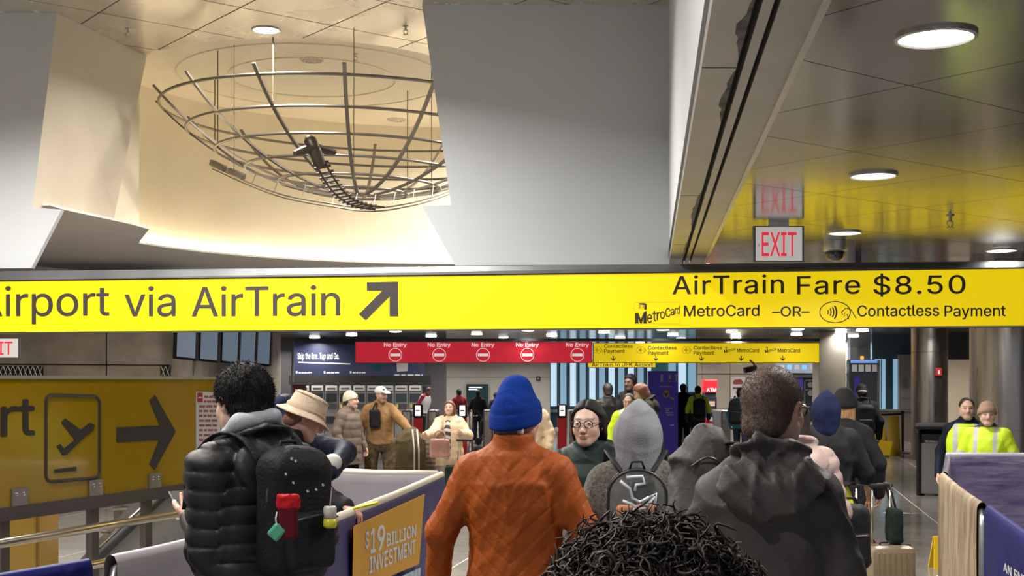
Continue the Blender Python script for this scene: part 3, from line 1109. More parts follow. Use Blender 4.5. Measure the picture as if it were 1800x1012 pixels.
def word_bars(pl, x0, x1, yb, h, m, parent, seed, out=.008, th=.001):
    """a line of print too small to read: word-long dashes, joined into one part"""
    rr = random.Random(seed)
    mb = MB()
    x = x0
    n = 0
    while x < x1 - 1:
        w = min(x1 - x, (x1 - x0) * (.14 + .20 * rr.random()))
        q = [pl.at(*c) + pl.n * out for c in ((x, yb), (x + w, yb), (x + w, yb - h), (x, yb - h))]
        mb.add(q, [(0, 1, 2, 3)])
        x += w + (x1 - x0) * .05
    o = mb.build('print_line', m, parent, world=True)
    o['kind'] = 'stuff'
    return o


for i in range(10):
    word_bars(plP, 357 if i < 2 else 348, 382, 699 + i * 8.4, 4.0, M_maroon, ns, i)
# handrails in front of the panel
hr = thing('handrail', 'two round satin metal handrails on brackets before the yellow glass panel', 'handrail', (pan(8, .14).x, 8, 0))
for z in (.80, .56):
    MB().tube([(*pan(5.5, .14), z), (*pan(10.1, .14), z)], .029, 12).build('rail_tube', M_tube, hr, smooth=True, world=True)
    for yy in (6.4, plP.at(172, 900).y + .02, 9.4):
        MB().tube([(*pan(yy, .01), z - .06), (*pan(yy, .10), z - .06), (*pan(yy, .14), z - .02)], .008, 6).build('rail_bracket', M_steel_dark, hr, world=True)
# yellow cabinet and escalator flank seen through the lower glass
cb = thing('ochre_cabinet', 'ochre two-door metal cabinet behind the lower glass', 'cabinet', P(20, 940, 9.6))
for k, px in enumerate((-14, 43)):
    a = P(px - 27, 905, 9.6); b = P(px + 20, 905, 9.6)
    dr = MB().bbox(((a.x + b.x) / 2, 9.6, .50), (b.x - a.x, .03, 1.0), .01).build('door', M_orange_door, cb, world=True)
    MB().lathe([(.02, 0), (.02, .01), (.008, .02)], 10, ((a.x + b.x) / 2 + .02, 9.58, .86), Matrix.Rotation(PI / 2, 4, 'X')).build('knob', M_steel_dark, dr, world=True)
MB().box((P(14, 900, 9.65).x - .02, 9.85, .5), (.52, .4, 1.0)).build('body', M_orange_door, cb, world=True)
es = thing('escalator_flank', 'grey escalator balustrade sloping down behind the lower glass', 'escalator', P(120, 960, 10.5))
M_esc = mat('escalator_grey', (.20, .195, .19), .4, metal=.3, var=.1, vscale=3)
MB().prism([(-3.9, -.1), (-3.0, -.1), (-2.4, .98), (-2.9, .98)], .12, Matrix.Translation((0, 10.6, 0)) @ Matrix.Rotation(PI / 2, 4, 'X')).build('skirt_panel', M_esc, es, world=True)
MB().tube([(-3.75, 10.4, -.05), (-2.7, 10.4, .95)], .035, 8).build('escalator_handrail', M_rubber, es, smooth=True, world=True)
MB().tube([(-3.85, 10.42, -.05), (-2.8, 10.42, .92)], .014, 8).build('trim_bar', M_chrome, es, smooth=True, world=True)
gt2 = thing('glass_partition', 'dark framed glass partition with steel rails behind the yellow panel', 'partition', P(290, 950, 11.5))
for px in (208, 268, 275, 350):
    q = P(px, 900, 11.5)
    MB().box((q.x, 11.5, .55), (.06 if px != 275 else .09, .08, 1.1)).build('post', M_rail if px != 275 else M_steel_dark, gt2, world=True)
a, b = P(205, 900, 11.5), P(420, 900, 11.5)
MB().box(((a.x + b.x) / 2, 11.52, .55), (b.x - a.x, .012, 1.05)).build('pane', M_glass, gt2, world=True)
for z in (.62, .34):
    MB().tube([(a.x, 11.4, z), (b.x, 11.4, z)], .02, 8).build('rail', M_tube, gt2, smooth=True, world=True)

# ---- concrete wall behind with monitors and grilles
wA0, wA1, wA2 = P(-140, 640, 21.2), P(302, 640, 23.2), Vector((-6.95, 38.5, 0))
plC = Plane(wA0, wA1)
wc = MB()
dx = (Vector((wA1.x, wA1.y, 0)) - Vector((wA0.x, wA0.y, 0)))
nrm = plC.n
Mc = frame_M((wA0.x, wA0.y, 0), dx)
Lc = dx.length
wallc = struct(MB().hexa([Mc @ Vector(v) for v in ((0, 0, -.02), (Lc, 0, -.02), (Lc, 0, -.3), (0, 0, -.3), (0, ZL, -.02), (Lc, ZL, -.02), (Lc, ZL, -.3), (0, ZL, -.3))]).build('wall_concrete', M_slot, fix=True))
zj = plC.at(187, 641).z
uj = (plC.at(187, 641) - Vector((wA0.x, wA0.y, 0))).dot(plC.x)
for (u0, u1) in ((0, uj - .012), (uj + .012, Lc)):
    for (z0, z1) in ((zj + .012, ZL), (.9, zj - .012), (0, .88)):
        MB().hexa([Mc @ Vector(v) for v in ((u0, z0, 0), (u1, z0, 0), (u1, z0, -.02), (u0, z0, -.02), (u0, z1, 0), (u1, z1, 0), (u1, z1, -.02), (u0, z1, -.02))]).build('concrete_panel', M_concrete, wallc, fix=True)
struct(MB().hexa([(wA1.x, wA1.y, 0), (wA2.x, wA2.y, 0), (wA2.x - .3, wA2.y, 0), (wA1.x - .3, wA1.y, 0), (wA1.x, wA1.y, ZL), (wA2.x, wA2.y, ZL), (wA2.x - .3, wA2.y, ZL), (wA1.x - .3, wA1.y, ZL)]).build('wall_concrete_side', M_concrete, fix=True))
for (x0, x1, lab) in ((-40, 76, 'dark woven metal grille below the exit sign'), (282, 300, 'dark woven metal grille at the corner under the monitors')):
    a, b = plC.at(x0, 664), plC.at(x1, 643)
    t = thing('wall_grille', lab, 'grille', (a.x, a.y, a.z))
    w = (plC.at(x1, 650) - plC.at(x0, 650)).length
    Mg = frame_M(a + plC.n * .03, plC.x)
    h = b.z - a.z
    MB().hexa([Mg @ Vector(v) for v in ((0, 0, -.01), (w, 0, -.01), (w, 0, -.03), (0, 0, -.03), (0, h, -.01), (w, h, -.01), (w, h, -.03), (0, h, -.03))]).build('grille_back', M_slot, t, world=True, fix=True)
    for k in range(int(w / .08)):
        for s in (-1, 1):
            u = .04 + k * .08
            MB().tube([Mg @ Vector((u - s * .04, .0, 0)), Mg @ Vector((u + s * .04, h, 0))], .008, 4).build('grille_wire', M_steel_dark, t, world=True)
mon = [(303, 348, 629, 23.0), (345, 386, 633, 25.3), (384, 421, 636, 27.6), (415, 451, 638, 29.5), (447, 476, 640, 31.5)]
mlabs = ['first', 'second', 'third', 'fourth', 'fifth']
for k, (x0, x1, yb, Y) in enumerate(mon):
    a, b = P(x0, yb, Y), P(x1, yb, Y)
    t = thing('hanging_monitor', 'tall grey display screen hung from the ceiling, %s from the concrete corner' % mlabs[k], 'monitor', (a.x, Y, a.z), R(-12), 'row of hanging display screens')
    w = (b.x - a.x)
    tl = Matrix.Rotation(R(-8), 4, 'X') @ Matrix.Rotation(R(-5), 4, 'Y')
    cs = MB(); cs.bbox((w / 2, .06, .45), (w, .12, .92), .01, None); o = cs.build('casing', M_black, t)
    MB().box((w / 2 + w * .08, -.004, .46), (w * .78, .008, .84)).build('screen', M_screen_off, t)
    MB().tube([(w / 2, .06, .9), (w / 2, .06, ZL - a.z)], .02, 6).build('hanger', M_darkgrey, t)
    t.rotation_euler = (R(7), R(6), R(-14))

# ================================================================== crowd barriers with fabric covers
M_cov_blue = mat('cover_royal_blue', (.005, .006, .095), .55, spec=.2, var=.15, vscale=3, bump=.25, bscale=5)
M_cov_violet = mat('cover_violet_blue', (.034, .029, .135), .5, var=.15, vscale=3, bump=.25, bscale=5)
M_cov_grey = mat('cover_grey_lilac', (.30, .28, .31), .5, var=.1, vscale=2, bump=.25, bscale=5)
M_cov_tan = mat('cover_tan_print', (.40, .32, .22), .55, var=.5, vscale=7, col2=(.13, .085, .05), bump=.2, bscale=6, stretch=(1, 1, .35))
M_cov_purple = mat('cover_purple_gloss_streaks', (.20, .17, .27), .25, var=.5, vscale=2.2, col2=(.045, .036, .12), bump=1.0, bscale=5, stretch=(1, 1, 5.5))  # lilac streaks put gloss highlights into the colour, along with print
M_cov_edge = mat('cover_cream_hem', (.62, .56, .46), .5)
M_gold = mat('cover_gold_print', (.55, .27, .004), .5, var=.05, vscale=3)
M_print = mat('cover_white_print', (.62, .60, .62), .5)
M_galv = mat('galvanised_steel', (.42, .42, .42), .38, metal=.9, var=.1, vscale=6)


def barrier(label, A, B, cover, top=1.1, c0=0.0, c1=1.0, seed=1, group='steel crowd barriers with fabric covers', hem=None):
    A = Vector((A[0], A[1], 0)); B = Vector((B[0], B[1], 0))
    t = thing('crowd_barrier', label, 'barrier', (A + B) / 2, 0, group)
    x = (B - A).normalized(); n = Vector((x.y, -x.x, 0)); L = (B - A).length
    r = .019
    c = .10
    loop = [A + Vector((0, 0, .16)), A + Vector((0, 0, top - c)), A + x * (c * .3) + Vector((0, 0, top - c * .3)), A + x * c + Vector((0, 0, top)),
            B - x * c + Vector((0, 0, top)), B - x * (c * .3) + Vector((0, 0, top - c * .3)), B + Vector((0, 0, top - c)), B + Vector((0, 0, .16))]
    loop = [p - Vector((0, 0, .02)) for p in loop]
    MB().tube(loop, r, 8, closed=True).build('frame', M_galv, t, smooth=True, world=True)
    k = 1
    while k * .16 < L - .05:
        q = A + x * (k * .16)
        MB().tube([q + Vector((0, 0, .15)), q + Vector((0, 0, top - .02))], .008, 5).build('bar', M_galv, t, world=True)
        k += 1
    for e in (.18, .82):
        q = A + x * (L * e)
        MB().tube([q + n * .24 + Vector((0, 0, .012)), q + Vector((0, 0, .16)), q - n * .24 + Vector((0, 0, .012))], .012, 6).build('foot', M_galv, t, world=True)
    # cover: sheet folded over the top tube
    rnd = np.random.RandomState(seed)
    ph = rnd.rand(8) * 6.28
    nu, nv = max(8, int(L * (c1 - c0) / .05)), 16
    vs, fs = [], []
    prof = []
    for j in range(nv + 1):
        prof.append((1, j / nv))
    for side in (1, -1):
        rng = range(nv + 1) if side == 1 else range(nv, -1, -1)
        pass
    pr = [(-1, .14 + (top - .16) * j / nv) for j in range(nv + 1)] + [(-.6, top + .004), (0, top + .012), (.6, top + .004)] + [(1, top - .02 - (top - .16) * j / nv) for j in range(nv + 1)]
    m = len(pr)
    for i in range(nu + 1):
        u = (c0 + (c1 - c0) * i / nu) * L
        for (s, z) in pr:
            dep = max(0, top - z)
            wv = .007 * math.sin(u * 9 + ph[0] + 2 * math.sin(z * 3 + ph[1])) * min(1, dep * 2.2) + .003 * math.sin(u * 23 + z * 5 + ph[2]) * min(1, dep * 2)
            sag = -.010 * math.sin(PI * i / nu) if z > top - .03 else 0
            dzz = .006 * math.sin(u * 5 + ph[3]) if z < .2 else 0
            p = A + x * u + n * (s * (.026 + .012 * min(1, dep)) + (wv if abs(s) == 1 else 0)) + Vector((0, 0, z + sag + dzz))
            vs.append(p)
    for i in range(nu):
        for j in range(m - 1):
            fs.append((i * m + j, i * m + j + 1, (i + 1) * m + j + 1, (i + 1) * m + j))
    cv = MB().add(vs, fs).build('cover', cover, t, smooth=True, world=True)
    if hem:
        MB().tube([A + x * (L * c0) + Vector((0, 0, top + .004)), A + x * (L * (c0 + c1) / 2) + Vector((0, 0, top - .004)), A + x * (L * c1) + Vector((0, 0, top + .004))], .024, 8).build('hem', hem, t, smooth=True, world=True)
    return t


b19 = barrier('blue covered crowd barrier with gold printed panel about nineteen billion investment', (-.87, 5.75), (-.49, 8.86), M_cov_violet, seed=3, hem=M_cov_edge)
pl19 = Plane((-.87, 5.75), (-.49, 8.86))
pl19.A = pl19.A + pl19.n * .050


def bpoly(pl, pts, m, parent, name, out):
    w = [pl.at(*p) + pl.n * out for p in pts]
    return MB().add(w, [tuple(range(len(w)))]).build(name, m, parent, world=True, fix=True)


sign_poly(pl19, [(620, 925), (745, 868), (735, 991), (617, 1040)], M_gold, b19, 'gold_print', out=.004, th=.002)
z19 = [pl19.at(640, 955).z]


def slant_text(pl, s, x0, y0, x1, y1, cap_px, m, parent, bold=.03, out=.009):
    a, b = pl.at(x0, y0), pl.at(x1, y1)
    h = (pl.at(x0, y0 - cap_px) - a).length
    lettering(s, h / CAPR, m, parent, frame_M(a + pl.n * out, b - a), width=(b - a).length, extrude=.0, bold=bold * h)


slant_text(pl19, '$', 639, 964, 646, 961, 28, M_print, b19)
slant_text(pl19, '1', 648, 972, 658, 968.5, 42, M_print, b19, .05)
slant_text(pl19, '9', 660, 968, 674, 963, 42, M_print, b19, .05)
slant_text(pl19, 'BILLION', 676, 961, 729, 942, 23, M_print, b19, .05)
slant_text(pl19, 'INVESTMENT', 646, 1008, 728, 972, 28, M_print, b19, .05)
sign_poly(pl19, [(705, 1012), (738, 997), (736, 1030), (703, 1045)], mat('cover_sky_print', (.10, .30, .42), .5, var=.4, vscale=20, col2=(.55, .6, .62)), b19, 'picture_print', out=.004, th=.002)
barrier('cream topped crowd barrier closing the corner behind the gold printed one', (-1.42, 9.32), (-.52, 8.93), M_cov_grey, seed=5, hem=M_cov_edge)
barrier('royal blue covered crowd barrier at the foot of the handrail', (-2.2, 3.6), (-1.53, 4.62), M_cov_blue, seed=7)
barrier('plain lilac grey covered crowd barrier beside the man in the black puffer', (-1.48, 4.72), (-1.24, 5.75), M_cov_grey, seed=9)
bt_ = barrier('crowd barrier with tan printed cover hanging in folds', (3.02, 8.97), (2.49, 6.78), M_cov_tan, seed=11)
bb_ = barrier('royal blue crowd barrier with white lettering next to the tan one', (2.47, 6.62), (1.88, 4.0), M_cov_blue, seed=13)
plB = Plane((2.47, 6.70), (1.88, 4.0))
plB.A = plB.A + plB.n * .050
slant_text(plB, 'AN ENTIRELY', 1767, 1003, 1850, 1060, 15, M_print, bb_, .05)
barrier('purple glossy covered crowd barrier in front of the two hi-vis workers', (3.80, 11.2), (6.2, 11.3), M_cov_purple, seed=15, hem=mat('lilac_hem', (.36, .34, .42), .4))
barrier('short purple covered barrier linking the tan and the glossy purple ones', (3.06, 9.05), (3.78, 11.1), M_cov_purple, seed=17)
cz = thing('caution_wedge', 'small yellow caution board standing against the tan covered barrier', 'caution board', P(1645, 990, 12.0))
for s in (-1, 1):
    MB().hexa([(-.045, s * .08 - .01, 0), (.045, s * .08 - .01, 0), (.045, s * .08 + .01, 0), (-.045, s * .08 + .01, 0),
               (-.02, s * .012 - .008, .3), (.03, s * .012 - .008, .3), (.03, s * .012 + .008, .3), (-.02, s * .012 + .008, .3)]).build('board', M_yellow_plastic, cz, fix=True)
cz.location.z = 0
cz.location.x = P(1645, 990, 12.0).x

# ================================================================== columns, bin, cones on the right
for (px, Y, r, lab) in ((1634, 28.7, .395, 'brushed steel column with the red alarm box'), (1769, 15.6, .425, 'thick brushed steel column behind the hi-vis workers')):
    X = (px - 900) * Y / F
    t = thing('steel_column', lab, 'column', (X, Y, 0), 0, 'brushed steel columns')
    MB().lathe([(r + .02, 0), (r + .02, .12), (r, .125), (r, 1.16), (r - .006, 1.162), (r - .006, 1.17), (r, 1.172), (r, 2.4)], 40, cap=False).build('lower_sleeve', M_steel_dark, t, angle=30)
    MB().lathe([(r, 2.408), (r, ZL - .03)], 40, cap=False).build('upper_sleeve', M_steel_dark, t, smooth=True)
    MB().lathe([(r + .03, ZL - .05), (r + .03, ZL - .001)], 40).build('collar', M_darkgrey, t, angle=30)
    if px == 1634:
        ab = thing('alarm_box', 'small red fire alarm box on the steel column', 'alarm box', (X + .06, Y - r - .03, 1.75 + 10 * Y / F))
        MB().bbox((0, 0, .08), (.14, .06, .17), .01).build('case', mat('alarm_red', (.45, .02, .02), .4), ab)
        MB().box((0, -.032, .075), (.04, .006, .09)).build('pull_handle', M_paper, ab)
tb = thing('litter_bin', 'black framed litter bin with grey panels and hooded top', 'bin', (P(1658, 870, 19.5).x, 19.7, 0), R(-25))
fr = MB()
for sx in (-1, 1):
    MB().bbox((sx * .27, 0, .5), (.07, .52, 1.0), .03).build('side_frame', M_black, tb)
MB().bbox((0, 0, .42), (.5, .46, .78), .02).build('bin_body', mat('bin_grey', (.30, .29, .28), .4, metal=.4), tb)
MB().bbox((0, 0, 1.06), (.66, .56, .10), .045).build('hood', M_black, tb)
MB().bbox((0, -.20, .90), (.46, .06, .10), .02).build('opening_rim', M_black, tb)
MB().box((0, .1, .96), (.46, .3, .12)).build('throat', M_slot, tb)
cc1 = thing('caution_sign', 'yellow folding caution floor sign beside the window sill', 'caution sign', (P(1556, 795, 30).x, 30.6, 0), R(8), 'yellow caution floor signs')
cc2 = thing('caution_sign', 'yellow caution sign leaning open with black letters by the black post', 'caution sign', (P(1580, 795, 30).x, 30.4, 0), R(-20), 'yellow caution floor signs')
for t, w in ((cc1, .34), (cc2, .30)):
    for s in (-1, 1):
        MB().hexa([(-w / 2, s * .22 - .012, 0), (w / 2, s * .22 - .012, 0), (w / 2, s * .22 + .012, 0), (-w / 2, s * .22 + .012, 0),
                   (-w / 2.6, s * .02 - .012, .93), (w / 2.6, s * .02 - .012, .93), (w / 2.6, s * .02 + .012, .93), (-w / 2.6, s * .02 + .012, .93)]).build('panel', M_yellow_plastic, t, fix=True)
    Mx = Matrix.Translation((.05, -.165, .18)) @ Matrix.Rotation(R(77), 4, 'X') @ Matrix.Rotation(PI / 2, 4, 'Z')
    me = text_mesh('CAUTION', .15, extrude=.004); me.transform(Mx)
    link('lettering', me, M_ink, t)
mb_ = thing('mop_bucket', 'yellow plastic mop bucket on the floor next to the caution signs', 'bucket', (P(1551, 795, 29.6).x, 29.7, 0))
MB().hexa([(-.16, -.14, .04), (.16, -.14, .04), (.16, .14, .04), (-.16, .14, .04), (-.21, -.18, .36), (.21, -.18, .36), (.21, .18, .36), (-.21, .18, .36)]).build('tub', M_yellow_plastic, mb_, fix=True)
for sx in (-1, 1):
    MB().lathe([(.03, -.012), (.03, .012)], 12, (sx * .13, -.1, .03), Matrix.Rotation(PI / 2, 4, 'Y')).build('castor', M_black, mb_)
st = thing('belt_stanchion', 'black belt stanchion post behind the caution signs', 'stanchion', (P(1591, 795, 31).x, 31.2, 0))
MB().lathe([(.18, 0), (.18, .015), (.06, .04), (.032, .05), (.032, .95), (.045, .96), (.045, 1.03), (.02, 1.04)], 20).build('post', M_black, st, angle=40)
MB().hexa([(-.72, -.03, .90), (-.04, -.03, .93), (-.04, -.02, .93), (-.72, -.02, .90), (-.72, -.03, .95), (-.04, -.03, .98), (-.04, -.02, .98), (-.72, -.02, .95)]).build('belt', M_black, st)

# ================================================================== far hall
M_day = mat('daylight_glass', (.3, .5, .62), .2, emit=.55, ecol=(.36, .62, .82))
M_day_w = mat('daylight_glass_pale', (.5, .6, .68), .2, emit=.85, ecol=(.62, .84, 1.0))
M_mull = mat('blue_grey_mullion', (.10, .16, .22), .35, metal=.4)
M_navy_sign = mat('navy_board', (.018, .022, .055), .4, emit=.02, ecol=(.2, .3, .8))
M_mach = mat('machine_grey', (.25, .25, .245), .35, metal=.4, var=.05, vscale=4)
M_mach_head = mat('machine_header', (.42, .42, .41), .4)
M_purple = mat('totem_purple', (.045, .03, .28), .4, emit=.06, ecol=(.12, .06, .7))
M_scr_blue = mat('screen_pale_blue', (.1, .3, .45), .2, emit=.75, ecol=(.30, .62, .95), var=.4, vscale=5)
M_scr_dark = mat('screen_dark', (.008, .02, .022), .15, emit=.04, ecol=(.1, .6, .7), var=.5, vscale=4)
M_redbox = mat('red_cabinet', (.50, .015, .02), .35, emit=.12, ecol=(1, .03, .04))
M_lit_white = mat('lit_white_panel', (.8, .8, .8), .4, emit=1.1, ecol=(1, .96, .95))
M_green_led = mat('green_led', (.02, .5, .3), .4, emit=1.2, ecol=(.05, .9, .55))

YW = 48.0
a, b = P(738, 600, YW), P(967, 600, YW)
struct(MB().box(((a.x + b.x) / 2, YW + .15, 1.7), (b.x - a.x, .3, 3.4)).build('wall_far_white', M_wall_far))
MB().box(((a.x + b.x) / 2, YW - .005, P(0, 663, YW).z), (b.x - a.x, .01, .012)).build('wall_joint', M_joint, bpy.data.objects['wall_far_white'])
for (x0, x1, m, lab) in ((820, 858, M_scr_dark, 'dark wall display with a pale heading beside the map display'), (880, 918, M_scr_blue, 'bright blue map display on the far white wall')):
    a, b = P(x0, 722, YW), P(x1, 675, YW)
    t = thing('wall_display', lab, 'display', (a.x, YW - .1, a.z))
    w, h = b.x - a.x, b.z - a.z
    MB().box((w / 2, 0, h / 2), (w, .08, h)).build('bezel', M_black, t)
    MB().box((w / 2, -.045, h / 2), (w * .93, .01, h * .93)).build('screen', m, t)
    if m is M_scr_dark:
        MB().box((w * .42, -.055, h * .88), (w * .6, .01, h * .04)).build('heading', M_lit_white, t)
        MB().box((w * .30, -.055, h * .80), (w * .4, .01, h * .03)).build('heading', M_lit_white, t)
    else:
        rr = random.Random(3)
        for k in range(9):
            x0_, z0_ = rr.random() * .8 + .1, rr.random() * .8 + .1
            MB().tube([(w * x0_, -.055, h * z0_), (w * (rr.random() * .8 + .1), -.055, h * min(.95, z0_ + .15)), (w * rr.random() * .9, -.055, h * rr.random() * .9)], .012, 4).build('map_line', M_lit_white, t)
al = thing('wall_alarm', 'small dark alarm plate on the far white wall', 'alarm plate', P(946, 668, YW - .05))
MB().box((0, 0, .06), (.15, .05, .15)).build('plate', mat('plate_dark', (.08, .03, .03), .5), al)
MB().box((0, -.03, .06), (.05, .02, .06)).build('lamp', M_paper, al)
MB().box((0, .02, -.03), (.02, .03, .03)).build('conduit', M_trim, al)
# daylight louvres
x0, x1 = P(963, 0, 49).x, P(1150, 0, 49).x
gw = struct(MB().box(((x0 + x1) / 2, 49.3, 1.7), (x1 - x0 + 6, .2, 3.4)).build('window_1', M_mull))
npan = 11
for k in range(npan):
    xa = x0 + (x1 - x0) * k / npan
    w = (x1 - x0) / npan
    MB().box((xa + w * .62, 49.12, 1.95), (w * .62, .06, 2.3)).build('pane', M_day if k % 2 else M_day_w, gw)
    MB().box((xa + w * .15, 49.0, 1.9), (w * .16, .3, 2.5)).build('fin', M_mull, gw)
MB().box(((x0 + x1) / 2, 48.9, .62), (x1 - x0, .5, .1)).build('sill', mat('sill_pale', (.45, .52, .56), .4), gw)
MB().box(((x0 + x1) / 2, 49.0, .3), (x1 - x0, .4, .56)).build('apron', mat('apron_blue', (.08, .16, .26), .5), gw)
xa, xb = P(1150, 0, 48).x, P(1232, 0, 48).x
MB().box(((xa + xb) / 2, 49.05, 2.3), (xb - xa, .08, 1.5)).build('pane', mat('teal_glass', (.05, .12, .14), .2, emit=.10, ecol=(.2, .6, .7)), gw)
for k in range(3):
    MB().box((xa + (xb - xa) * (.45 + .22 * k), 48.95, 1.9), (.28, .05, 1.1)).build('pane', M_day_w if k == 1 else M_day, gw)
# concrete wall with joints, far right of the gates
YC = 39.0
a, b = P(1226, 0, YC), P(1490, 0, YC)
wcf = struct(MB().box(((a.x + b.x) / 2, YC + .2, 1.7), (b.x - a.x, .3, 3.4)).build('wall_far_concrete', M_joint))
us = [1226, 1234, 1283, 1354, 1440, 1490]
for k in range(len(us) - 1):
    u0, u1 = P(us[k], 0, YC).x + .006, P(us[k + 1], 0, YC).x - .006
    for (z0, z1) in ((0, .9), (.915, P(0, 658, YC).z), (P(0, 657, YC).z + .01, ZL)):
        MB().box(((u0 + u1) / 2, YC + .02, (z0 + z1) / 2), (u1 - u0, .06, z1 - z0)).build('concrete_panel', M_concrete2, wcf)
# concrete pillar
a, b = P(1440, 0, 35), P(1487, 0, 35)
cp = MB().bbox(((a.x + b.x) / 2, 35.4, ZL / 2), (b.x - a.x, .8, ZL), .02).build('concrete_pillar', M_concrete2)
props(cp, 'square pale brown concrete pillar beside the yellow gate sign', 'pillar')
# ticket machine wall
YM = 40.0
a, b = P(500, 0, YM), P(748, 0, YM)
struct(MB().box(((a.x + b.x) / 2, YM + .9, 1.65), (b.x - a.x + 1.2, .3, 3.3)).build('wall_machines', mat('machine_wall', (.10, .10, .11), .5)))
hd = thing('header_board', 'dark navy header board reading Skip the line Tap and Go above the ticket machines', 'sign board', (P(630, 0, YM).x, YM, P(0, 661, YM).z))
plM = Plane((a.x, YM), (b.x, YM))
sign_poly(plM, [(517, 602), (640, 606), (747, 606), (747, 662), (517, 660)], M_navy_sign, hd, 'board', out=-.06, th=.06)
sign_text(plM, 'Skip the line. Tap and Go.', 523, 596, 631, 620, M_lit_white, hd)
sign_poly(plM, [(524, 635.5), (616, 638.5), (616, 640.5), (524, 637.5)], M_print, hd, 'thin_line')
for x in (524, 573, 619):
    sign_poly(plM, [(x - 4, 652), (x - 1, 652), (x - 1, 656), (x - 4, 656)], M_paper, hd, 'small_logo')
    word_bars(plM, x + 1, x + 24, 656, 2.6, M_print, hd, x, out=.01)
word_bars(plM, 693, 744, 660, 2.2, M_print, hd, 4, out=.01)
for (u, v) in ((655, 673), (697, 717)):
    sign_poly(plM, [(u, 638), (v, 638), (v - 1, 652), (u + 1, 653)], M_scr_dark if u < 690 else M_mach_head, hd, 'small_screen')
MB().box((P(632, 0, YM).x, YM + .1, 1.785), (b.x - a.x, .25, .29)).build('machine_fascia', M_slot, hd, world=True)
pp = MB().tube([P(515, 598, 36), P(513, 745, 36)], .035, 8).build('white_pole', M_paper, smooth=True)
props(pp, 'thin white pole at the end of the navy header board', 'pole')
rb = thing('ticket_booth_sign', 'dark red box with a cream top beside the white pole', 'sign box', P(526, 690, 30))
MB().bbox((0, 0, .08), (.28, .3, .22), .01).build('box', mat('dark_red', (.22, .03, .04), .5), rb)
MB().bbox((0, 0, .22), (.32, .34, .06), .01).build('cream_lid', M_paper, rb)
MB().box((0, .1, -.74), (.1, .1, 1.49)).build('stem', M_darkgrey, rb)
# one ticket machine, then copies
def ticket_machine():
    t = thing('ticket_machine', 'grey ticket vending machine under the navy header board', 'ticket machine', (0, YM, 0), 0, 'row of grey ticket machines')
    MB().bbox((0, .35, .82), (.42, .66, 1.64), .01).build('body', M_mach, t)
    MB().box((0, .0, 1.54), (.36, .05, .16)).build('header_panel', M_mach_head, t)
    MB().box((0, -.03, 1.53), (.26, .01, .035)).build('header_text', M_ink, t)
    MB().box((0, .01, 1.24), (.34, .03, .26)).build('screen', M_glass_dark, t)
    MB().box((.05, .0, .98), (.26, .04, .14)).build('card_slot_panel', M_darkgrey, t)
    MB().box((-.12, -.01, .98), (.05, .03, .1)).build('coin_panel', mat('coin_yellow', (.6, .42, .1), .4), t)
    MB().box((0, .0, .55), (.32, .04, .22)).build('ticket_tray', M_slot, t)
    return t


def dup(root, loc, rz=None, label=None):
    r = root.copy(); COL.objects.link(r)
    r.location = loc
    if rz is not None: r.rotation_euler = (0, 0, rz)
    if label: r['label'] = label
    for ch in list(root.children):
        c = ch.copy(); COL.objects.link(c); c.parent = r
        for g in list(ch.children):
            d = g.copy(); COL.objects.link(d); d.parent = c
    return r


tm = ticket_machine()
tm.location.x = P(533, 0, YM).x
for k in range(1, 9):
    dup(tm, (P(533 + 24.6 * k, 0, YM).x, YM, 0))
# fare gates
YF = 33.0


def fare_gate():
    t = thing('fare_gate', 'low stainless steel fare gate cabinet in the turnstile row', 'fare gate', (0, YF, 0), 0, 'row of stainless fare gates')
    MB().bbox((0, .7, .5), (.26, 1.4, 1.0), .04).build('cabinet', M_steel, t)
    MB().box((0, -.012, .45), (.18, .03, .6)).build('front_plate', M_steel_dark, t)
    MB().tube([(.13, .5, .85), (.45, .45, .85)], .02, 8).build('arm', M_steel, t)
    return t


fg = fare_gate()
gx = [715, 760, 808, 858, 902, 1010, 1060, 1115, 1205, 1276, 1330, 1400]
fg.location.x = P(gx[0], 0, YF).x
for g in gx[1:]:
    dup(fg, (P(g, 0, YF).x, YF, 0))
for k, px in enumerate((735, 813, 902, 988)):
    t = thing('gate_indicator', 'red pillar with a glowing white no-entry panel on the fare gates', 'indicator pillar', (P(px, 0, YF - 1).x, YF - 1, 0), 0, 'red indicator pillars of the exit gates')
    MB().bbox((0, 0, .42), (.22, .2, .84), .03).build('red_body', M_redbox, t)
    MB().bbox((0, 0, 1.0), (.24, .2, .36), .05).build('head', M_darkgrey, t)
    MB().bbox((0, -.1, 1.02), (.14, .02, .26), .01).build('lit_panel', M_lit_white, t)
    MB().box((0, -.112, 1.02), (.10, .01, .03)).build('red_bar', M_redbox, t)
for k, px in enumerate((828, 874, 1014)):
    t = MB().lathe([(.07, 0), (.07, .01), (.05, .02), (.05, 1.0), (.035, 1.04), (.01, 1.05)], 16, P(px, 0, 31.5).xy.to_3d()).build('bollard', M_chrome, angle=40)
    props(t, 'slim polished steel bollard in front of the fare gates', 'bollard', 'polished bollards by the exit gates')
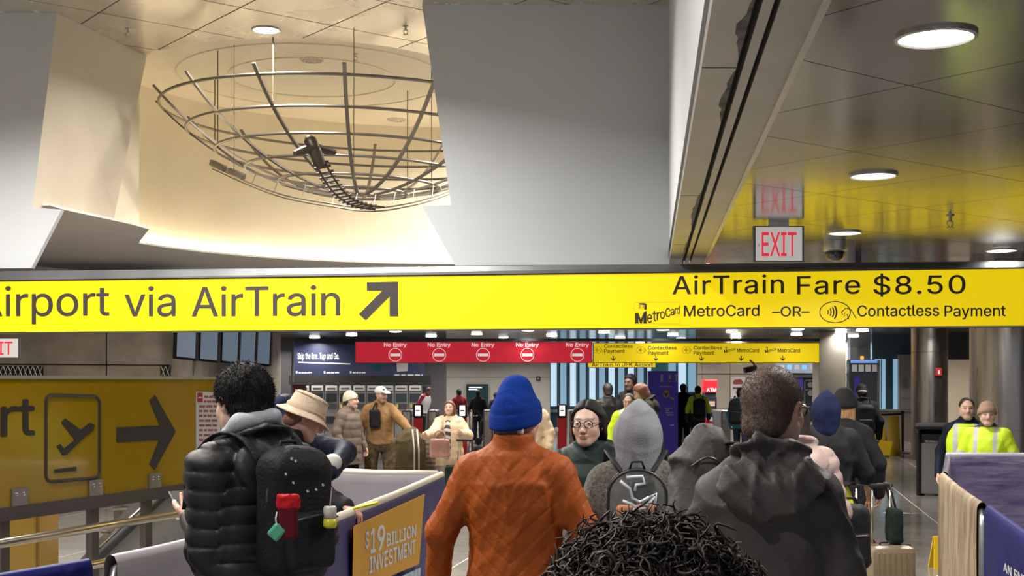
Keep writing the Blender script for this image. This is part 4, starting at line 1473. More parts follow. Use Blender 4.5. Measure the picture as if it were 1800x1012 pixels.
# totem
tt = thing('information_totem', 'tall purple information totem with a contactless hand picture', 'totem', (P(1166, 0, 31).x, 31, 0))
w = P(1193, 0, 31).x - P(1141, 0, 31).x
MB().bbox((0, .12, 1.0), (w, .24, 2.0), .01).build('body', M_purple, tt)
plT = Plane((-50, 30.995), (50, 30.995))
for x in (1163, 1177, 1188):
    sign_poly(plT, [(x - 2, 658), (x + 2.5, 658), (x + 2, 671), (x - 2, 671)], M_print, tt, 'flag_print')
sign_poly(plT, oval(1177, 668, 2, 2, 10), mat('pink_dot', (.7, .02, .15), .5), tt, 'flag_print', out=.01)
word_bars(plT, 1160, 1182, 679.5, 1.6, M_print, tt, 7, out=.01)
sign_stroke(plT, oval(1170.5, 692, 4.2, 5.6, 16), 3, mat('hand_skin_print', (.75, .48, .25), .5), tt, 'hand_print', closed=True, out=.0)
sign_poly(plT, oval(1170.5, 691, 3, 4.2, 12), M_ink, tt, 'phone_print', out=.03)
sign_poly(plT, oval(1170.5, 689, 1.8, 2, 12), mat('pale_yellow_print', (.8, .7, .2), .5), tt, 'phone_print', out=.035)
sign_poly(plT, [(1176, 695), (1181, 698), (1186, 699), (1184, 703), (1178, 700)], mat('hand_skin_print', (.75, .48, .25), .5), tt, 'hand_print')
for i, (x0, x1) in enumerate(((1169, 1182), (1170, 1176), (1170, 1183), (1172, 1184))):
    word_bars(plT, x0, x1, 718 + i * 4, 2.2, M_print, tt, 20 + i, out=.01)
word_bars(plT, 1178, 1185, 748, 2.2, M_print, tt, 31, out=.01)
# atm
at = thing('cash_machine', 'red cash machine with a lit header reading ATM', 'cash machine', (P(1250, 0, 36).x, 36, 0))
u0, u1 = P(1239, 0, 36).x - at.location.x, P(1262, 0, 36).x - at.location.x
w = u1 - u0
MB().bbox((0, .3, .35), (w * .95, .6, .72), .01).build('base', M_redbox, at)
MB().bbox((0, .32, 1.0), (w * .9, .55, .6), .01).build('panel', M_glass_dark, at)
MB().box((0, .03, 1.12), (w * .6, .03, .14)).build('screen', mat('atm_screen', (.5, .35, .28), .3, emit=.35, ecol=(.9, .65, .5)), at)
MB().box((0, .02, .93), (w * .65, .06, .1)).build('keypad_shelf', M_mach, at)
hdr = MB().bbox((0, .3, 1.62), (w * 1.05, .5, .36), .02).build('header', mat('atm_red_lit', (.7, .02, .03), .4, emit=.5, ecol=(1, .03, .04)), at)
MB().box((0, .3, 1.36), (w * .8, .4, .18)).build('neck', M_darkgrey, at)
plA = Plane((-50, 36.04), (50, 36.04))
sign_text(plA, 'ATM', 1242, 1259, 688, 682, M_lit_white, at, bold=.04, out=.012)
sign_poly(plA, [(1246, 738), (1250, 732), (1254, 738), (1252, 740), (1248, 740)], M_print, at, 'emblem', out=.06)
word_bars(plA, 1246, 1254, 748, 4, M_print, at, 9, out=.06)
# poster, camera, ticket window
ps = thing('framed_poster', 'white framed poster with a red car picture on the concrete wall', 'poster', P(1297, 700, YC - .05))
plF = Plane((-50, YC - .03), (50, YC - .03))
sign_poly(plF, [(1284, 662), (1310, 662), (1310, 700), (1284, 700)], M_paper, ps, 'sheet', th=.02)
sign_poly(plF, [(1288, 672), (1291, 667), (1302, 666), (1306, 671), (1305, 675), (1289, 675)], mat('poster_red', (.3, .06, .05), .5), ps, 'picture', out=.03)
word_bars(plF, 1288, 1306, 683, 2.5, M_ink, ps, 12, out=.03)
cv_ = thing('security_camera', 'black box security camera angled down from the yellow gate sign', 'camera', P(1325, 641, 33.7))
cv_.rotation_euler = (0, R(-12), R(10))
MB().bbox((-.12, 0, -.09), (.34, .16, .15), .015).build('camera_body', M_black, cv_)
MB().lathe([(.06, -.02), (.06, .02)], 16, (-.14, -.09, -.09), Matrix.Rotation(PI / 2, 4, 'X')).build('lens', M_glass_dark, cv_)
MB().tube([(.02, 0, -.05), (.04, .1, .04), (.04, .38, .14)], .025, 8).build('bracket', M_black, cv_)
tw = thing('ticket_office_hood', 'pale blue sloped display hood over the far ticket window', 'display hood', P(1410, 656, 37.5))
plH = Plane((-50, YC - .012), (50, YC - .012))
sign_poly(plH, [(1362, 637), (1460, 636), (1452, 656), (1362, 655)], mat('hood_blue_grey', (.28, .32, .40), .3, emit=.12, ecol=(.5, .65, 1), var=.3, vscale=3), tw, 'hood', th=.3)
for k in range(6):
    x = 1367 + k * 13
    sign_poly(plH, [(x, 641), (x + 8, 641), (x + 8, 649), (x, 649)], M_scr_blue if k % 2 else M_print, tw, 'display_card', out=.30)
wd_ = thing('ticket_window', 'dark ticket office window with purple frame left of the pillar', 'ticket window', P(1425, 740, 37.6))
sign_poly(plH, [(1400, 664), (1438, 664), (1438, 740), (1400, 740)], M_glass_dark, wd_, 'glazing', out=.0, th=.02)
sign_poly(plH, [(1400, 664), (1411, 664), (1411, 740), (1400, 740)], M_purple, wd_, 'purple_panel', out=.03)
for (u0, u1, v0, v1) in ((1413, 1436, 667, 669), (1413, 1415, 667, 738), (1434, 1436, 667, 738), (1413, 1436, 684, 686)):
    sign_poly(plH, [(u0, v0), (u1, v0), (u1, v1), (u0, v1)], M_steel, wd_, 'frame_bar', out=.03)
for (cx, cy) in ((1425, 676), (1425, 691)):
    sign_poly(plH, oval(cx, cy, 6, 5, 16), M_mach, wd_, 'round_vent', out=.04)
# glazed kiosk and window wall by the steel column
gk = thing('glazed_kiosk', 'dark glazed kiosk with blue lit header beside the window wall', 'kiosk', P(1515, 760, 36))
plK = Plane((-50, 36.0), (50, 36.0))
sign_poly(plK, [(1488, 632), (1540, 632), (1540, 790), (1488, 790)], mat('kiosk_glass', (.05, .055, .065), .15), gk, 'glazing', th=.3)
sign_poly(plK, [(1490, 633), (1538, 633), (1538, 638), (1490, 638)], mat('kiosk_header', (.1, .2, .5), .3, emit=.6, ecol=(.25, .45, 1)), gk, 'header', out=.31)
sign_poly(plK, [(1507, 626), (1513, 626), (1513, 632), (1507, 632)], mat('orange_led', (.9, .3, .05), .4, emit=1.5, ecol=(1, .35, .06)), gk, 'orange_lamp', out=.31)
for k in range(4):
    sign_poly(plK, [(1492 + k * 12, 641), (1501 + k * 12, 641), (1501 + k * 12, 653), (1492 + k * 12, 653)], M_print, gk, 'poster_card', out=.31)
sign_poly(plK, [(1496, 662), (1506, 662), (1506, 720), (1496, 720)], M_purple, gk, 'purple_banner', out=.31)
sign_poly(plK, [(1536, 632), (1541, 632), (1541, 790), (1536, 790)], M_steel, gk, 'corner_post', out=.31)
YR = 38.0
a, b = P(1535, 0, YR), P(1606, 0, YR)
ww = struct(MB().box(((a.x + b.x) / 2, YR + .2, 1.7), (b.x - a.x, .2, 3.4)).build('window_2', M_mull))
plW = Plane((-50, YR + .1), (50, YR + .1))
for (u0, u1, m) in ((1538, 1547, M_day_w), (1550, 1556, M_day), (1559, 1567, M_mull), (1570, 1577, M_day)):
    sign_poly(plW, [(u0, 631), (u1, 631), (u1, 719), (u0, 719)], m, ww, 'pane', out=.0, th=.04)
sign_poly(plW, [(1578, 623), (1604, 623), (1604, 719), (1578, 719)], M_mach_head, ww, 'metal_panel', out=.0, th=.12)
for (x, y, w_, h_) in ((1588, 667, 6, 6), (1588, 677, 9, 9), (1589, 700, 16, 1.5)):
    sign_poly(plW, [(x - w_ / 2, y - h_ / 2), (x + w_ / 2, y - h_ / 2), (x + w_ / 2, y + h_ / 2), (x - w_ / 2, y + h_ / 2)], M_steel_dark, ww, 'fitting', out=.13)
sign_poly(plW, [(1535, 720), (1606, 722), (1606, 800), (1535, 800)], M_concrete2, ww, 'low_wall', out=.0, th=.3)
sign_poly(plW, [(1535, 718), (1606, 720), (1606, 723), (1535, 721)], M_beam_lip, ww, 'sill', out=.0, th=.4)
# panel wall between and behind the columns
a, b = P(1655, 0, 36), P(2000, 0, 36)
wl_ = struct(MB().box(((a.x + b.x) / 2, 36.2, ZL / 2), (b.x - a.x, .3, ZL)).build('wall_far_right', M_darkgrey))
plR = Plane((-50, 36.04), (50, 36.04))
sign_poly(plR, [(1664, 632), (1709, 632), (1709, 745), (1664, 745)], mat('cream_glow_panel', (.74, .60, .45), .5, emit=.10, ecol=(1, .8, .6)), wl_, 'cream_panel', th=.03)  # slight glow added to brighten the panel; it holds no lamp
sign_poly(plR, [(1709, 600), (1990, 600), (1990, 790), (1709, 790)], M_wall_far, wl_, 'white_panel', th=.02)

# ================================================================== bodies from distance fields
def v3(p):
    return np.array(p, dtype=np.float32)


def smin(a, b, k):
    h = np.clip(.5 + .5 * (b - a) / k, 0, 1)
    return b + (a - b) * h - k * h * (1 - h)


def smax(a, b, k):
    return -smin(-a, -b, k)


def f_cone(a, b, ra, rb):
    a, b = v3(a), v3(b)
    ba = b - a
    L2 = float(ba @ ba)

    def f(p):
        t = np.clip(((p - a) @ ba) / L2, 0, 1)
        q = p - a - t[:, None] * ba
        return np.sqrt((q * q).sum(1)) - (ra + (rb - ra) * t)
    return f


def f_ell(c, r, rot=None):
    c, r = v3(c), v3(r)

    def f(p):
        q = p - c
        if rot is not None:
            q = q @ rot
        k0 = np.sqrt(((q / r) ** 2).sum(1)) + 1e-6
        k1 = np.sqrt(((q / (r * r)) ** 2).sum(1)) + 1e-6
        return k0 * (k0 - 1) / k1
    return f


def f_box(c, s, r, rot=None):
    c, s = v3(c), v3(s) / 2 - r

    def f(p):
        q = p - c
        if rot is not None:
            q = q @ rot
        q = np.abs(q) - s
        return np.sqrt((np.maximum(q, 0) ** 2).sum(1)) + np.minimum(q.max(1), 0) - r
    return f


def f_loft(sec, ex=2.3):
    """stack of sections (z, cx, cy, half width, half depth)"""
    sec = np.array(sec, dtype=np.float32)
    sec = sec[np.argsort(sec[:, 0])]

    def f(p):
        z = p[:, 2]
        cx, cy = np.interp(z, sec[:, 0], sec[:, 1]), np.interp(z, sec[:, 0], sec[:, 2])
        a, b = np.interp(z, sec[:, 0], sec[:, 3]), np.interp(z, sec[:, 0], sec[:, 4])
        k = (np.abs((p[:, 0] - cx) / a) ** ex + np.abs((p[:, 1] - cy) / b) ** ex + 1e-9) ** (1 / ex)
        d = (k - 1) * np.minimum(a, b)
        return smax(d, np.maximum(z - sec[-1, 0], sec[0, 0] - z), .02)
    return f


def rotm(rx=0, ry=0, rz=0):
    return np.array((Matrix.Rotation(rz, 3, 'Z') @ Matrix.Rotation(ry, 3, 'Y') @ Matrix.Rotation(rx, 3, 'X')), dtype=np.float32)


def folds(seed, amp, freq=14.0, aniso=(1, 1, .55)):
    rs = np.random.RandomState(seed)
    n = 7
    ks = rs.randn(n, 3) * np.array(aniso)
    ks /= np.linalg.norm(ks, axis=1)[:, None]
    fr = freq * np.array([1, 1.2, .8, 2.1, 2.5, 3.4, 1.6])
    am = np.array([1, .9, 1, .5, .45, .3, .7])
    ks = (ks * fr[:, None]).astype(np.float32)
    ph = (rs.rand(n) * 6.28).astype(np.float32)
    kw = (rs.randn(3) * freq * .35).astype(np.float32); kv = (rs.randn(3) * freq * .6).astype(np.float32)

    def g(p):
        w = np.sin(p @ kw) * 1.4 + np.sin(p @ kv + 1.3) * .7
        s = 0
        for i in range(n):
            s = s + am[i] * (1 - np.abs(np.sin(p @ ks[i] + ph[i] + w))) ** 2.4
        return (s / am.sum() - .3) * amp * 1.5
    return g


def sdf_mesh(f, lo, hi, vox):
    lo = np.array(lo, dtype=np.float32); hi = np.array(hi, dtype=np.float32)
    B = 4
    nb = np.maximum(1, np.ceil((hi - lo) / (vox * B)).astype(int))
    n = nb * B + 1
    # coarse pass at block centres
    ax = [lo[i] + (np.arange(nb[i]) + .5) * B * vox for i in range(3)]
    g = np.stack(np.meshgrid(*ax, indexing='ij'), -1).reshape(-1, 3).astype(np.float32)
    dc = f(g).reshape(nb)
    keep = np.abs(dc) < B * vox * 1.9 + .02
    d = np.repeat(np.repeat(np.repeat(np.where(dc < 0, -1.0, 1.0), B, 0), B, 1), B, 2).astype(np.float32)
    d = np.pad(d, ((0, 1), (0, 1), (0, 1)), constant_values=1)
    kp = np.pad(np.repeat(np.repeat(np.repeat(keep, B, 0), B, 1), B, 2), ((0, 1), (0, 1), (0, 1)))
    # a point belongs to up to eight blocks
    k2 = kp.copy()
    k2[1:] |= kp[:-1]; k3 = k2.copy(); k3[:, 1:] |= k2[:, :-1]; k4 = k3.copy(); k4[:, :, 1:] |= k3[:, :, :-1]
    idx = np.argwhere(k4)
    pts = (lo + idx * np.float32(vox)).astype(np.float32)
    out = np.empty(len(pts), np.float32)
    for s in range(0, len(pts), 200000):
        out[s:s + 200000] = f(pts[s:s + 200000])
    d[idx[:, 0], idx[:, 1], idx[:, 2]] = out
    s = d < 0
    c = np.zeros(np.array(d.shape) - 1, np.int8)
    for a in (0, 1):
        for b in (0, 1):
            for e in (0, 1):
                c += s[a:s.shape[0] - 1 + a, b:s.shape[1] - 1 + b, e:s.shape[2] - 1 + e]
    act = np.argwhere((c > 0) & (c < 8))
    vid = -np.ones(c.shape, np.int32)
    vid[act[:, 0], act[:, 1], act[:, 2]] = np.arange(len(act))
    acc = np.zeros((len(act), 3), np.float32); cnt = np.zeros(len(act), np.float32)
    cor = [(a, b, e) for a in (0, 1) for b in (0, 1) for e in (0, 1)]
    dv = {k: d[act[:, 0] + k[0], act[:, 1] + k[1], act[:, 2] + k[2]] for k in cor}
    for k in cor:
        for axis in range(3):
            if k[axis] == 0:
                l = list(k); l[axis] = 1; l = tuple(l)
                d1, d2 = dv[k], dv[l]
                m = (d1 < 0) != (d2 < 0)
                t = np.where(m, d1 / np.where(m, d1 - d2, 1), 0)
                pos = np.array(k, np.float32)[None].repeat(len(act), 0)
                pos[:, axis] += t
                acc[m] += pos[m]; cnt[m] += 1
    V = lo + (act + acc / np.maximum(cnt, 1)[:, None]) * vox
    Fq = []
    for axis in range(3):
        u, w = [(1, 2), (2, 0), (0, 1)][axis]
        sl0 = [slice(None)] * 3; sl1 = [slice(None)] * 3
        sl0[axis] = slice(0, -1); sl1[axis] = slice(1, None)
        m = s[tuple(sl0)] != s[tuple(sl1)]
        e = np.argwhere(m)
        e = e[(e[:, u] > 0) & (e[:, w] > 0) & (e[:, u] < c.shape[u]) & (e[:, w] < c.shape[w])]
        if len(e) == 0:
            continue
        fl_ = s[e[:, 0], e[:, 1], e[:, 2]]
        def at(du, dw):
            q = e.copy(); q[:, u] += du; q[:, w] += dw
            return vid[q[:, 0], q[:, 1], q[:, 2]]
        quad = np.stack([at(-1, -1), at(0, -1), at(0, 0), at(-1, 0)], 1)
        quad[~fl_] = quad[~fl_][:, ::-1]
        Fq.append(quad)
    Fq = np.concatenate(Fq) if Fq else np.zeros((0, 4), int)
    Fq = Fq[(Fq >= 0).all(1)]
    return V.astype(np.float64), Fq


def np_mesh(name, V, Fq, col=None):
    me = bpy.data.meshes.new(name)
    me.vertices.add(len(V))
    me.vertices.foreach_set('co', V.astype(np.float32).ravel())
    n = len(Fq)
    me.loops.add(n * 4)
    me.loops.foreach_set('vertex_index', Fq.astype(np.int32).ravel())
    me.polygons.add(n)
    me.polygons.foreach_set('loop_start', np.arange(n, dtype=np.int32) * 4)
    me.polygons.foreach_set('use_smooth', np.ones(n, bool))
    me.update(calc_edges=True)
    if col is not None:
        at = me.color_attributes.new('Col', 'FLOAT_COLOR', 'POINT')
        at.data.foreach_set('color', np.concatenate([col, np.ones((len(V), 1))], 1).astype(np.float32).ravel())
    return me


def join_np(parts):
    Vs, Fs, off = [], [], 0
    for V, Fq in parts:
        Vs.append(V); Fs.append(Fq + off); off += len(V)
    return np.concatenate(Vs), np.concatenate(Fs)


def jit(V):
    return V


# ------------------------------------------------------------------ head (head space: x right, y forward, z up, centre between the ears)
def head_sdf(fine=True, fem=False):
    cr = f_ell((0, -.012, .032), (.074, .094, .085) if not fem else (.070, .090, .082))
    fa = f_ell((0, .032, -.028), (.060 if not fem else .057, .064, .084))
    ch = f_ell((0, .066 if not fem else .060, -.088 if not fem else -.086), (.030 if not fem else .020, .027 if not fem else .022, .024 if not fem else .018))
    jw = .0 if not fem else .006
    jl = f_cone((-.05 + jw, .012, -.05), (-.018 + jw, .068 - jw, -.094 + jw), .024 - jw * .6, .022 - jw * .6)
    jr = f_cone((.05 - jw, .012, -.05), (.018 - jw, .068 - jw, -.094 + jw), .024 - jw * .6, .022 - jw * .6)
    nk = f_cone((0, -.025, -.06), (0, -.045, -.20), .052 if not fem else .045, .06 if not fem else .05)
    no = f_cone((0, .094, .014), (0, .112, -.026), .0075, .0135) if not fem else f_cone((0, .088, .010), (0, .104, -.026), .006, .0105)
    nw = f_ell((0, .100, -.032), (.019, .014, .010))
    br = f_ell((0, .080, .030), (.050, .018, .011)) if not fem else f_ell((0, .074, .030), (.046, .014, .010))
    ck = [f_ell((s * .038, .060 if not fem else .054, -.028), (.024, .024, .026)) for s in (-1, 1)]
    so = [f_ell((s * .031, .103, .010), (.017, .016, .0095)) for s in (-1, 1)]
    ey = [f_ell((s * .0305, .080, .009), (.0145, .0125, .0105)) for s in (-1, 1)]
    lu = f_ell((0, .094 if not fem else .088, -.056), (.023 if not fem else .025, .011, .0055))
    ll = f_ell((0, .092 if not fem else .086, -.066), (.019 if not fem else .021, .011, .0062))
    er = []
    for s in (-1, 1):
        er.append((f_ell((s * .078, -.006, -.004), (.010, .021, .033), rotm(0, s * .25, s * -.35)),
                   f_ell((s * .085, .000, .000), (.008, .011, .018), rotm(0, s * .25, s * -.35))))

    def f(p):
        d = smin(cr(p), fa(p), .035)
        d = smin(d, ch(p), .022)
        d = smin(d, smin(jl(p), jr(p), .01), .022)
        d = smin(d, nk(p), .025)
        d = smin(d, br(p), .014)
        for c in ck:
            d = smin(d, c(p), .02)
        if fine:
            for c in so:
                d = smax(d, -c(p), .010)
            for c in ey:
                d = np.minimum(d, c(p))
            d = smin(d, lu(p), .005)
            d = smin(d, ll(p), .005)
        d = smin(d, no(p), .010)
        d = smin(d, nw(p), .008)
        for a, b in er:
            d = smin(d, smax(a(p), -b(p), .004), .008)
        return d
    return f


def head_color(V, skin, brow, lip=None, fine=True, stubble=0.0):
    V = np.asarray(V)
    skin = np.array(skin)
    C = np.tile(skin, (len(V), 1))
    lip = np.array(lip) if lip is not None else skin * np.array((.78, .48, .48))
    x, y, z = V[:, 0], V[:, 1], V[:, 2]
    front = y > .045

    def blend(w, c):
        C[:] = C * (1 - w[:, None]) + np.array(c) * w[:, None]

    def soft(d, s):
        return np.clip(.5 - d / s, 0, 1)
    # warm cheeks, nose and ears
    blend(.28 * soft(np.sqrt((np.abs(x) - .036) ** 2 + (z + .03) ** 2) - .022, .03) * front, skin * np.array((1.05, .72, .70)))
    blend(.30 * soft(np.sqrt(x ** 2 + (z + .03) ** 2) - .012, .02) * (y > .1), skin * np.array((1.05, .72, .70)))
    blend(.30 * (np.abs(x) > .078), skin * np.array((1.05, .66, .62)))
    if stubble:
        blend(stubble * soft(np.abs(z + .085) - .03, .03) * (y > .02), np.array(brow) + skin * .25)
    if fine:
        wl = soft((np.abs(x) / .024) ** 2 + ((z + .061) / .0115) ** 2 - 1, .7) * (y > .08)
        blend(wl * .75, lip)
        blend(.8 * soft(np.abs(z + .0608 - .002 * np.cos(x * 160)) - .0006, .003) * (np.abs(x) < .021) * (y > .085), lip * .3)
        ex = np.abs(x) - .0305
        we = soft((ex / .0150) ** 2 + ((z - .0085) / .0050) ** 2 - 1, .35) * (y > .074)
        blend(we, (.55, .53, .51))
        wi = soft(np.sqrt(ex ** 2 + (z - .0092) ** 2) - .0056, .003) * (y > .074) * (we > .3)
        blend(wi, (.018, .011, .008))
        # lash line and brow
        wla = soft(np.abs((ex / .0160) ** 2 + ((z - .0075) / .0082) ** 2 - 1) - .12, .3) * (z > .0095) * (y > .06)
        blend(wla * .85, (.03, .02, .016))
        wb = soft(np.abs(z - .0325 + 4.0 * (ex - .002) ** 2) - .0028, .004) * (np.abs(ex) < .021) * (y > .055)
        blend(wb * .85, brow)
        blend(.6 * soft(np.sqrt((np.abs(x) - .008) ** 2 + (z + .0405) ** 2) - .0028, .004) * (y > .09), skin * .25)
    else:
        ex = np.abs(x) - .0305
        blend(.85 * soft((ex / .015) ** 2 + ((z - .008) / .0075) ** 2 - 1, .8) * (y > .06), (.05, .035, .03))
        blend(.7 * soft(np.abs(z - .032) - .004, .006) * (np.abs(ex) < .02) * (y > .05), brow)
        blend(.6 * soft((np.abs(x) / .022) ** 2 + ((z + .061) / .008) ** 2 - 1, .8) * (y > .07), lip * .8)
    return C


# ------------------------------------------------------------------ hand (wrist at origin, fingers along +y, back of hand +z, thumb at +x * side)
def hand_parts(side, curl=(.35, .4, .45, .5), thumb=.5, vox=.0055):
    prim = [f_box((0, .045, 0), (.080, .095, .028), .0135)]
    lens = (.080, .088, .082, .064)
    xs = (.030, .010, -.011, -.031)
    for i in range(4):
        L = lens[i]
        base = np.array((xs[i] * side, .088 - .004 * abs(i - 1.2), 0))
        ang = 0.0
        q = base.copy()
        sp = (1.2 - i) * .05 * side
        segs = (.42, .33, .25)
        r = (.0098, .0092, .0085, .0074)
        for j in range(3):
            ang += curl[i] * (1.0, 1.15, .8)[j]
            dirv = np.array((sp * math.cos(ang), math.cos(ang), -math.sin(ang)))
            e = q + dirv * L * segs[j]
            rr = .0095 if i < 3 else .0085
            prim.append(f_cone(q, e, rr - .0008 * j, rr - .0008 * (j + 1)))
            q = e
    t0 = np.array((.030 * side, .020, -.004))
    t1 = t0 + np.array((.030 * side * (1 - .5 * thumb), .032, -.012 - .012 * thumb))
    t2 = t1 + np.array((.012 * side * (1 - 1.6 * thumb), .030, -.014 * thumb))
    t3 = t2 + np.array((.004 * side * (1 - 2 * thumb), .024, -.010 * thumb))
    prim += [f_cone(t0, t1, .015, .0115), f_cone(t1, t2, .0112, .0098), f_cone(t2, t3, .0098, .008)]

    def f(p):
        d = prim[0](p)
        for i, q in enumerate(prim[1:]):
            k = .010 if (i % 3 == 0 and i < 12) or i == 12 else .003
            d = smin(d, q(p), k)
        return d
    return sdf_mesh(f, (-.09, -.02, -.11), (.09, .205, .035), vox)


HANDS = {}


def hand_mesh(side, curl, thumb, vox):
    key = (side, curl, thumb, vox)
    if key not in HANDS:
        HANDS[key] = hand_parts(side, curl, thumb, vox)
    return HANDS[key]


M_skin = {}


def skin_mat(name):
    if name not in M_skin:
        m = mat('skin_' + name, (.6, .4, .3), .5, attr='Col', var=.06, vscale=30, bump=.08, bscale=120)
        m.node_tree.nodes['Principled BSDF'].inputs['Subsurface Weight'].default_value = .08
        m.node_tree.nodes['Principled BSDF'].inputs['Subsurface Radius'].default_value = (.01, .004, .002)
        M_skin[name] = m
    return M_skin[name]


SKIN = {'light': (.62, .40, .31), 'pink': (.56, .31, .25), 'fair': (.58, .38, .30), 'tan': (.42, .25, .17), 'brown': (.16, .085, .055), 'dark': (.07, .038, .026)}
DEFARM = {'L': ((-.275, -.03, 1.17), (-.285, .07, .92)), 'R': ((.275, -.03, 1.17), (.285, .07, .92))}


def smoothstep(x, a, b):
    t = np.clip((x - a) / (b - a), 0, 1)
    return t * t * (3 - 2 * t)


def person(label, X, Y, H, yaw=0.0, lean=0.0, hyaw=0.0, hpitch=0.0, hroll=0.0, arms=None, world_arms=None, skin='light', brow=(.03, .02, .015),
           jacket=None, pants=None, shoes=None, hair=None, hat=None, glasses=None, lod=1, fem=False, group=None, hands=None, vest=None, stance=.0, stubble=0.0,
           scarf=None, extra=None, girth=1.0, hidden_legs=False):
    """a whole figure: body (one mesh) with clothing, hair and hat as children"""
    s = H / 1.75
    root = thing('person', label, 'person', (X, Y, 0), yaw, group)
    vb = (.0048 if glasses or label.startswith('man in a cream') else .006, .0075, .010)[lod]
    fine = lod == 0
    A = {k: [np.array(q, float) for q in v] for k, v in DEFARM.items()}
    for k, v in (arms or {}).items():
        A[k] = [np.array(q, float) for q in v]
    Minv = WM[root.name].inverted()
    for k, v in (world_arms or {}).items():
        A[k] = [np.array(Minv @ Vector(q)) / s for q in v]
    SH = {'L': np.array((-.172, -.012, 1.412)), 'R': np.array((.172, -.012, 1.412))}
    if fem:
        SH['L'][0], SH['R'][0] = -.154, .154
    for k_ in SH:
        SH[k_] = SH[k_] * np.array(((jacket or {}).get('shoulder', 1.0), 1, 1)) - np.array((0, 0, (jacket or {}).get('drop', 0)))
    # head placement
    HC = np.array((0, .028, 1.632))
    Hr = rotm(hpitch, hroll, hyaw)
    piv = np.array((0, -.02, -.10))

    def to_body(V):
        return (V - piv) @ Hr.T.astype(float) + piv + HC

    def bend(V):
        V = V * s
        if lean:
            w = smoothstep(V[:, 2], .80 * s, 1.15 * s)
            a = lean * w
            y, z = V[:, 1].copy(), V[:, 2] - .95 * s
            V = V.copy()
            V[:, 1] = y * np.cos(a) + z * np.sin(a)
            V[:, 2] = -y * np.sin(a) + z * np.cos(a) + .95 * s
        return V

    def put(name, V, Fq, m, col=None, parent=None):
        return link(name, np_mesh(name, V, Fq, col), m, parent or root)

    kx = {'L': -.095 - stance * .4, 'R': .095 + stance * .4}
    ax_ = {'L': -.10 - stance, 'R': .10 + stance}
    fy = {'L': .0, 'R': .0}
    # ---- body
    sk = np.array(SKIN[skin])
    hV, hF = sdf_mesh(head_sdf(fine, fem), (-.10, -.115, -.205), (.10, .14, .125), vb)
    hC = head_color(hV, sk, brow, fine=fine, stubble=stubble)
    parts = [(to_body(hV), hF)]
    cols = [hC]
    tor = f_loft([(.88, 0, 0, .15, .10), (.98, 0, 0, .165, .11), (1.10, 0, .005, .135, .095), (1.30, 0, .0, .160, .105), (1.40, 0, -.01, .155, .09), (1.48, 0, -.02, .07, .06)])
    lim = []
    for k in ('L', 'R'):
        el, wr = A[k]
        lim += [f_cone(SH[k], el, .048, .038), f_cone(el, wr, .037, .026)]
        hip = (kx[k], 0, .90); kn = ((kx[k] + ax_[k]) / 2, .015, .49); an = (ax_[k], -.01, .09)
        lim += [f_cone(hip, kn, .078, .050), f_cone(kn, an, .050, .035), f_cone((ax_[k], -.03, .05), (ax_[k] * 1.1, .12, .035), .036, .030)]

    def body(p):
        d = tor(p)
        for q in lim:
            d = smin(d, q(p), .03)
        return d
    allp = np.array([q for k in A for q in A[k]])
    lo = np.minimum((-.30, -.2, 0), allp.min(0) - .08); hi = np.maximum((.30, .25, 1.52), allp.max(0) + .08)
    bV, bF = sdf_mesh(body, lo, hi, .022)
    parts.append((bV, bF)); cols.append(np.tile(sk, (len(bV), 1)))
    hd = hands or {}
    for k, sd_ in (('L', 1), ('R', -1)):
        el, wr = A[k]
        o = dict(curl=(.35, .4, .45, .5), thumb=.5, roll=0.0, bendx=0.0, scale=1.0)
        o.update(hd.get(k, {}))
        V, Fq = hand_mesh(sd_, tuple(o['curl']), o['thumb'], .0055 if lod == 0 else .0068)
        yv = (wr - el) / np.linalg.norm(wr - el)
        # palm faces the body when the arm hangs: back of hand outwards
        ref = np.array((-1.0 if k == 'L' else 1.0, 0, 0))
        if abs(yv @ ref) > .85:
            ref = np.array((0, 0, 1.0))
        if 'back' in o:
            ref = np.array(o['back'], float)
        zv = ref - yv * (ref @ yv); zv /= np.linalg.norm(zv)
        xv = np.cross(yv, zv)
        M = np.stack([xv, yv, zv], 1)
        Rl = np.array(Matrix.Rotation(o['roll'], 3, 'Y')); Rb = np.array(Matrix.Rotation(o['bendx'], 3, 'X'))
        W = (V * o['scale']) @ (M @ Rl @ Rb).T + wr - yv * .005
        parts.append((W, Fq)); cols.append(np.tile(sk * np.array((1.0, .92, .9)), (len(W), 1)))
    V, Fq = join_np(parts)
    put('body', bend(V), Fq, skin_mat('tone'), np.concatenate(cols))
    # ---- trousers
    if pants:
        g = pants.get('bulk', 1.0)
        fo = folds(int(X * 100) % 97 + 3, pants.get('fold', .010), 16, (1, 1, 1.2))
        pl_ = []
        for k in ('L', 'R'):
            hip = (kx[k], 0, .90); kn = ((kx[k] + ax_[k]) / 2, .012, .49); an = (ax_[k], -.012, .075)
            pl_.append((f_cone(hip, kn, .098 * g, .074 * g), f_cone(kn, an, .072 * g, .064 * g)))
        seat = f_loft([(.80, 0, 0, .15, .10), (.88, 0, -.005, .178 * g, .122 * g), (1.0, 0, 0, .168 * g, .115 * g), (1.08, 0, 0, .152, .105)])

        def fp_(p):
            d = seat(p)
            for a, b in pl_:
                d = smin(d, smin(a(p), b(p), .02), .025)
            d = d - fo(p)
            return np.maximum(d, .062 - p[:, 2])
        pv = (.016, .018, .022)[lod]
        V, Fq = sdf_mesh(fp_, (-.32, -.2, .04), (.32, .2, 1.12), pv)
        put('trousers', V * s, Fq, pants['mat'])
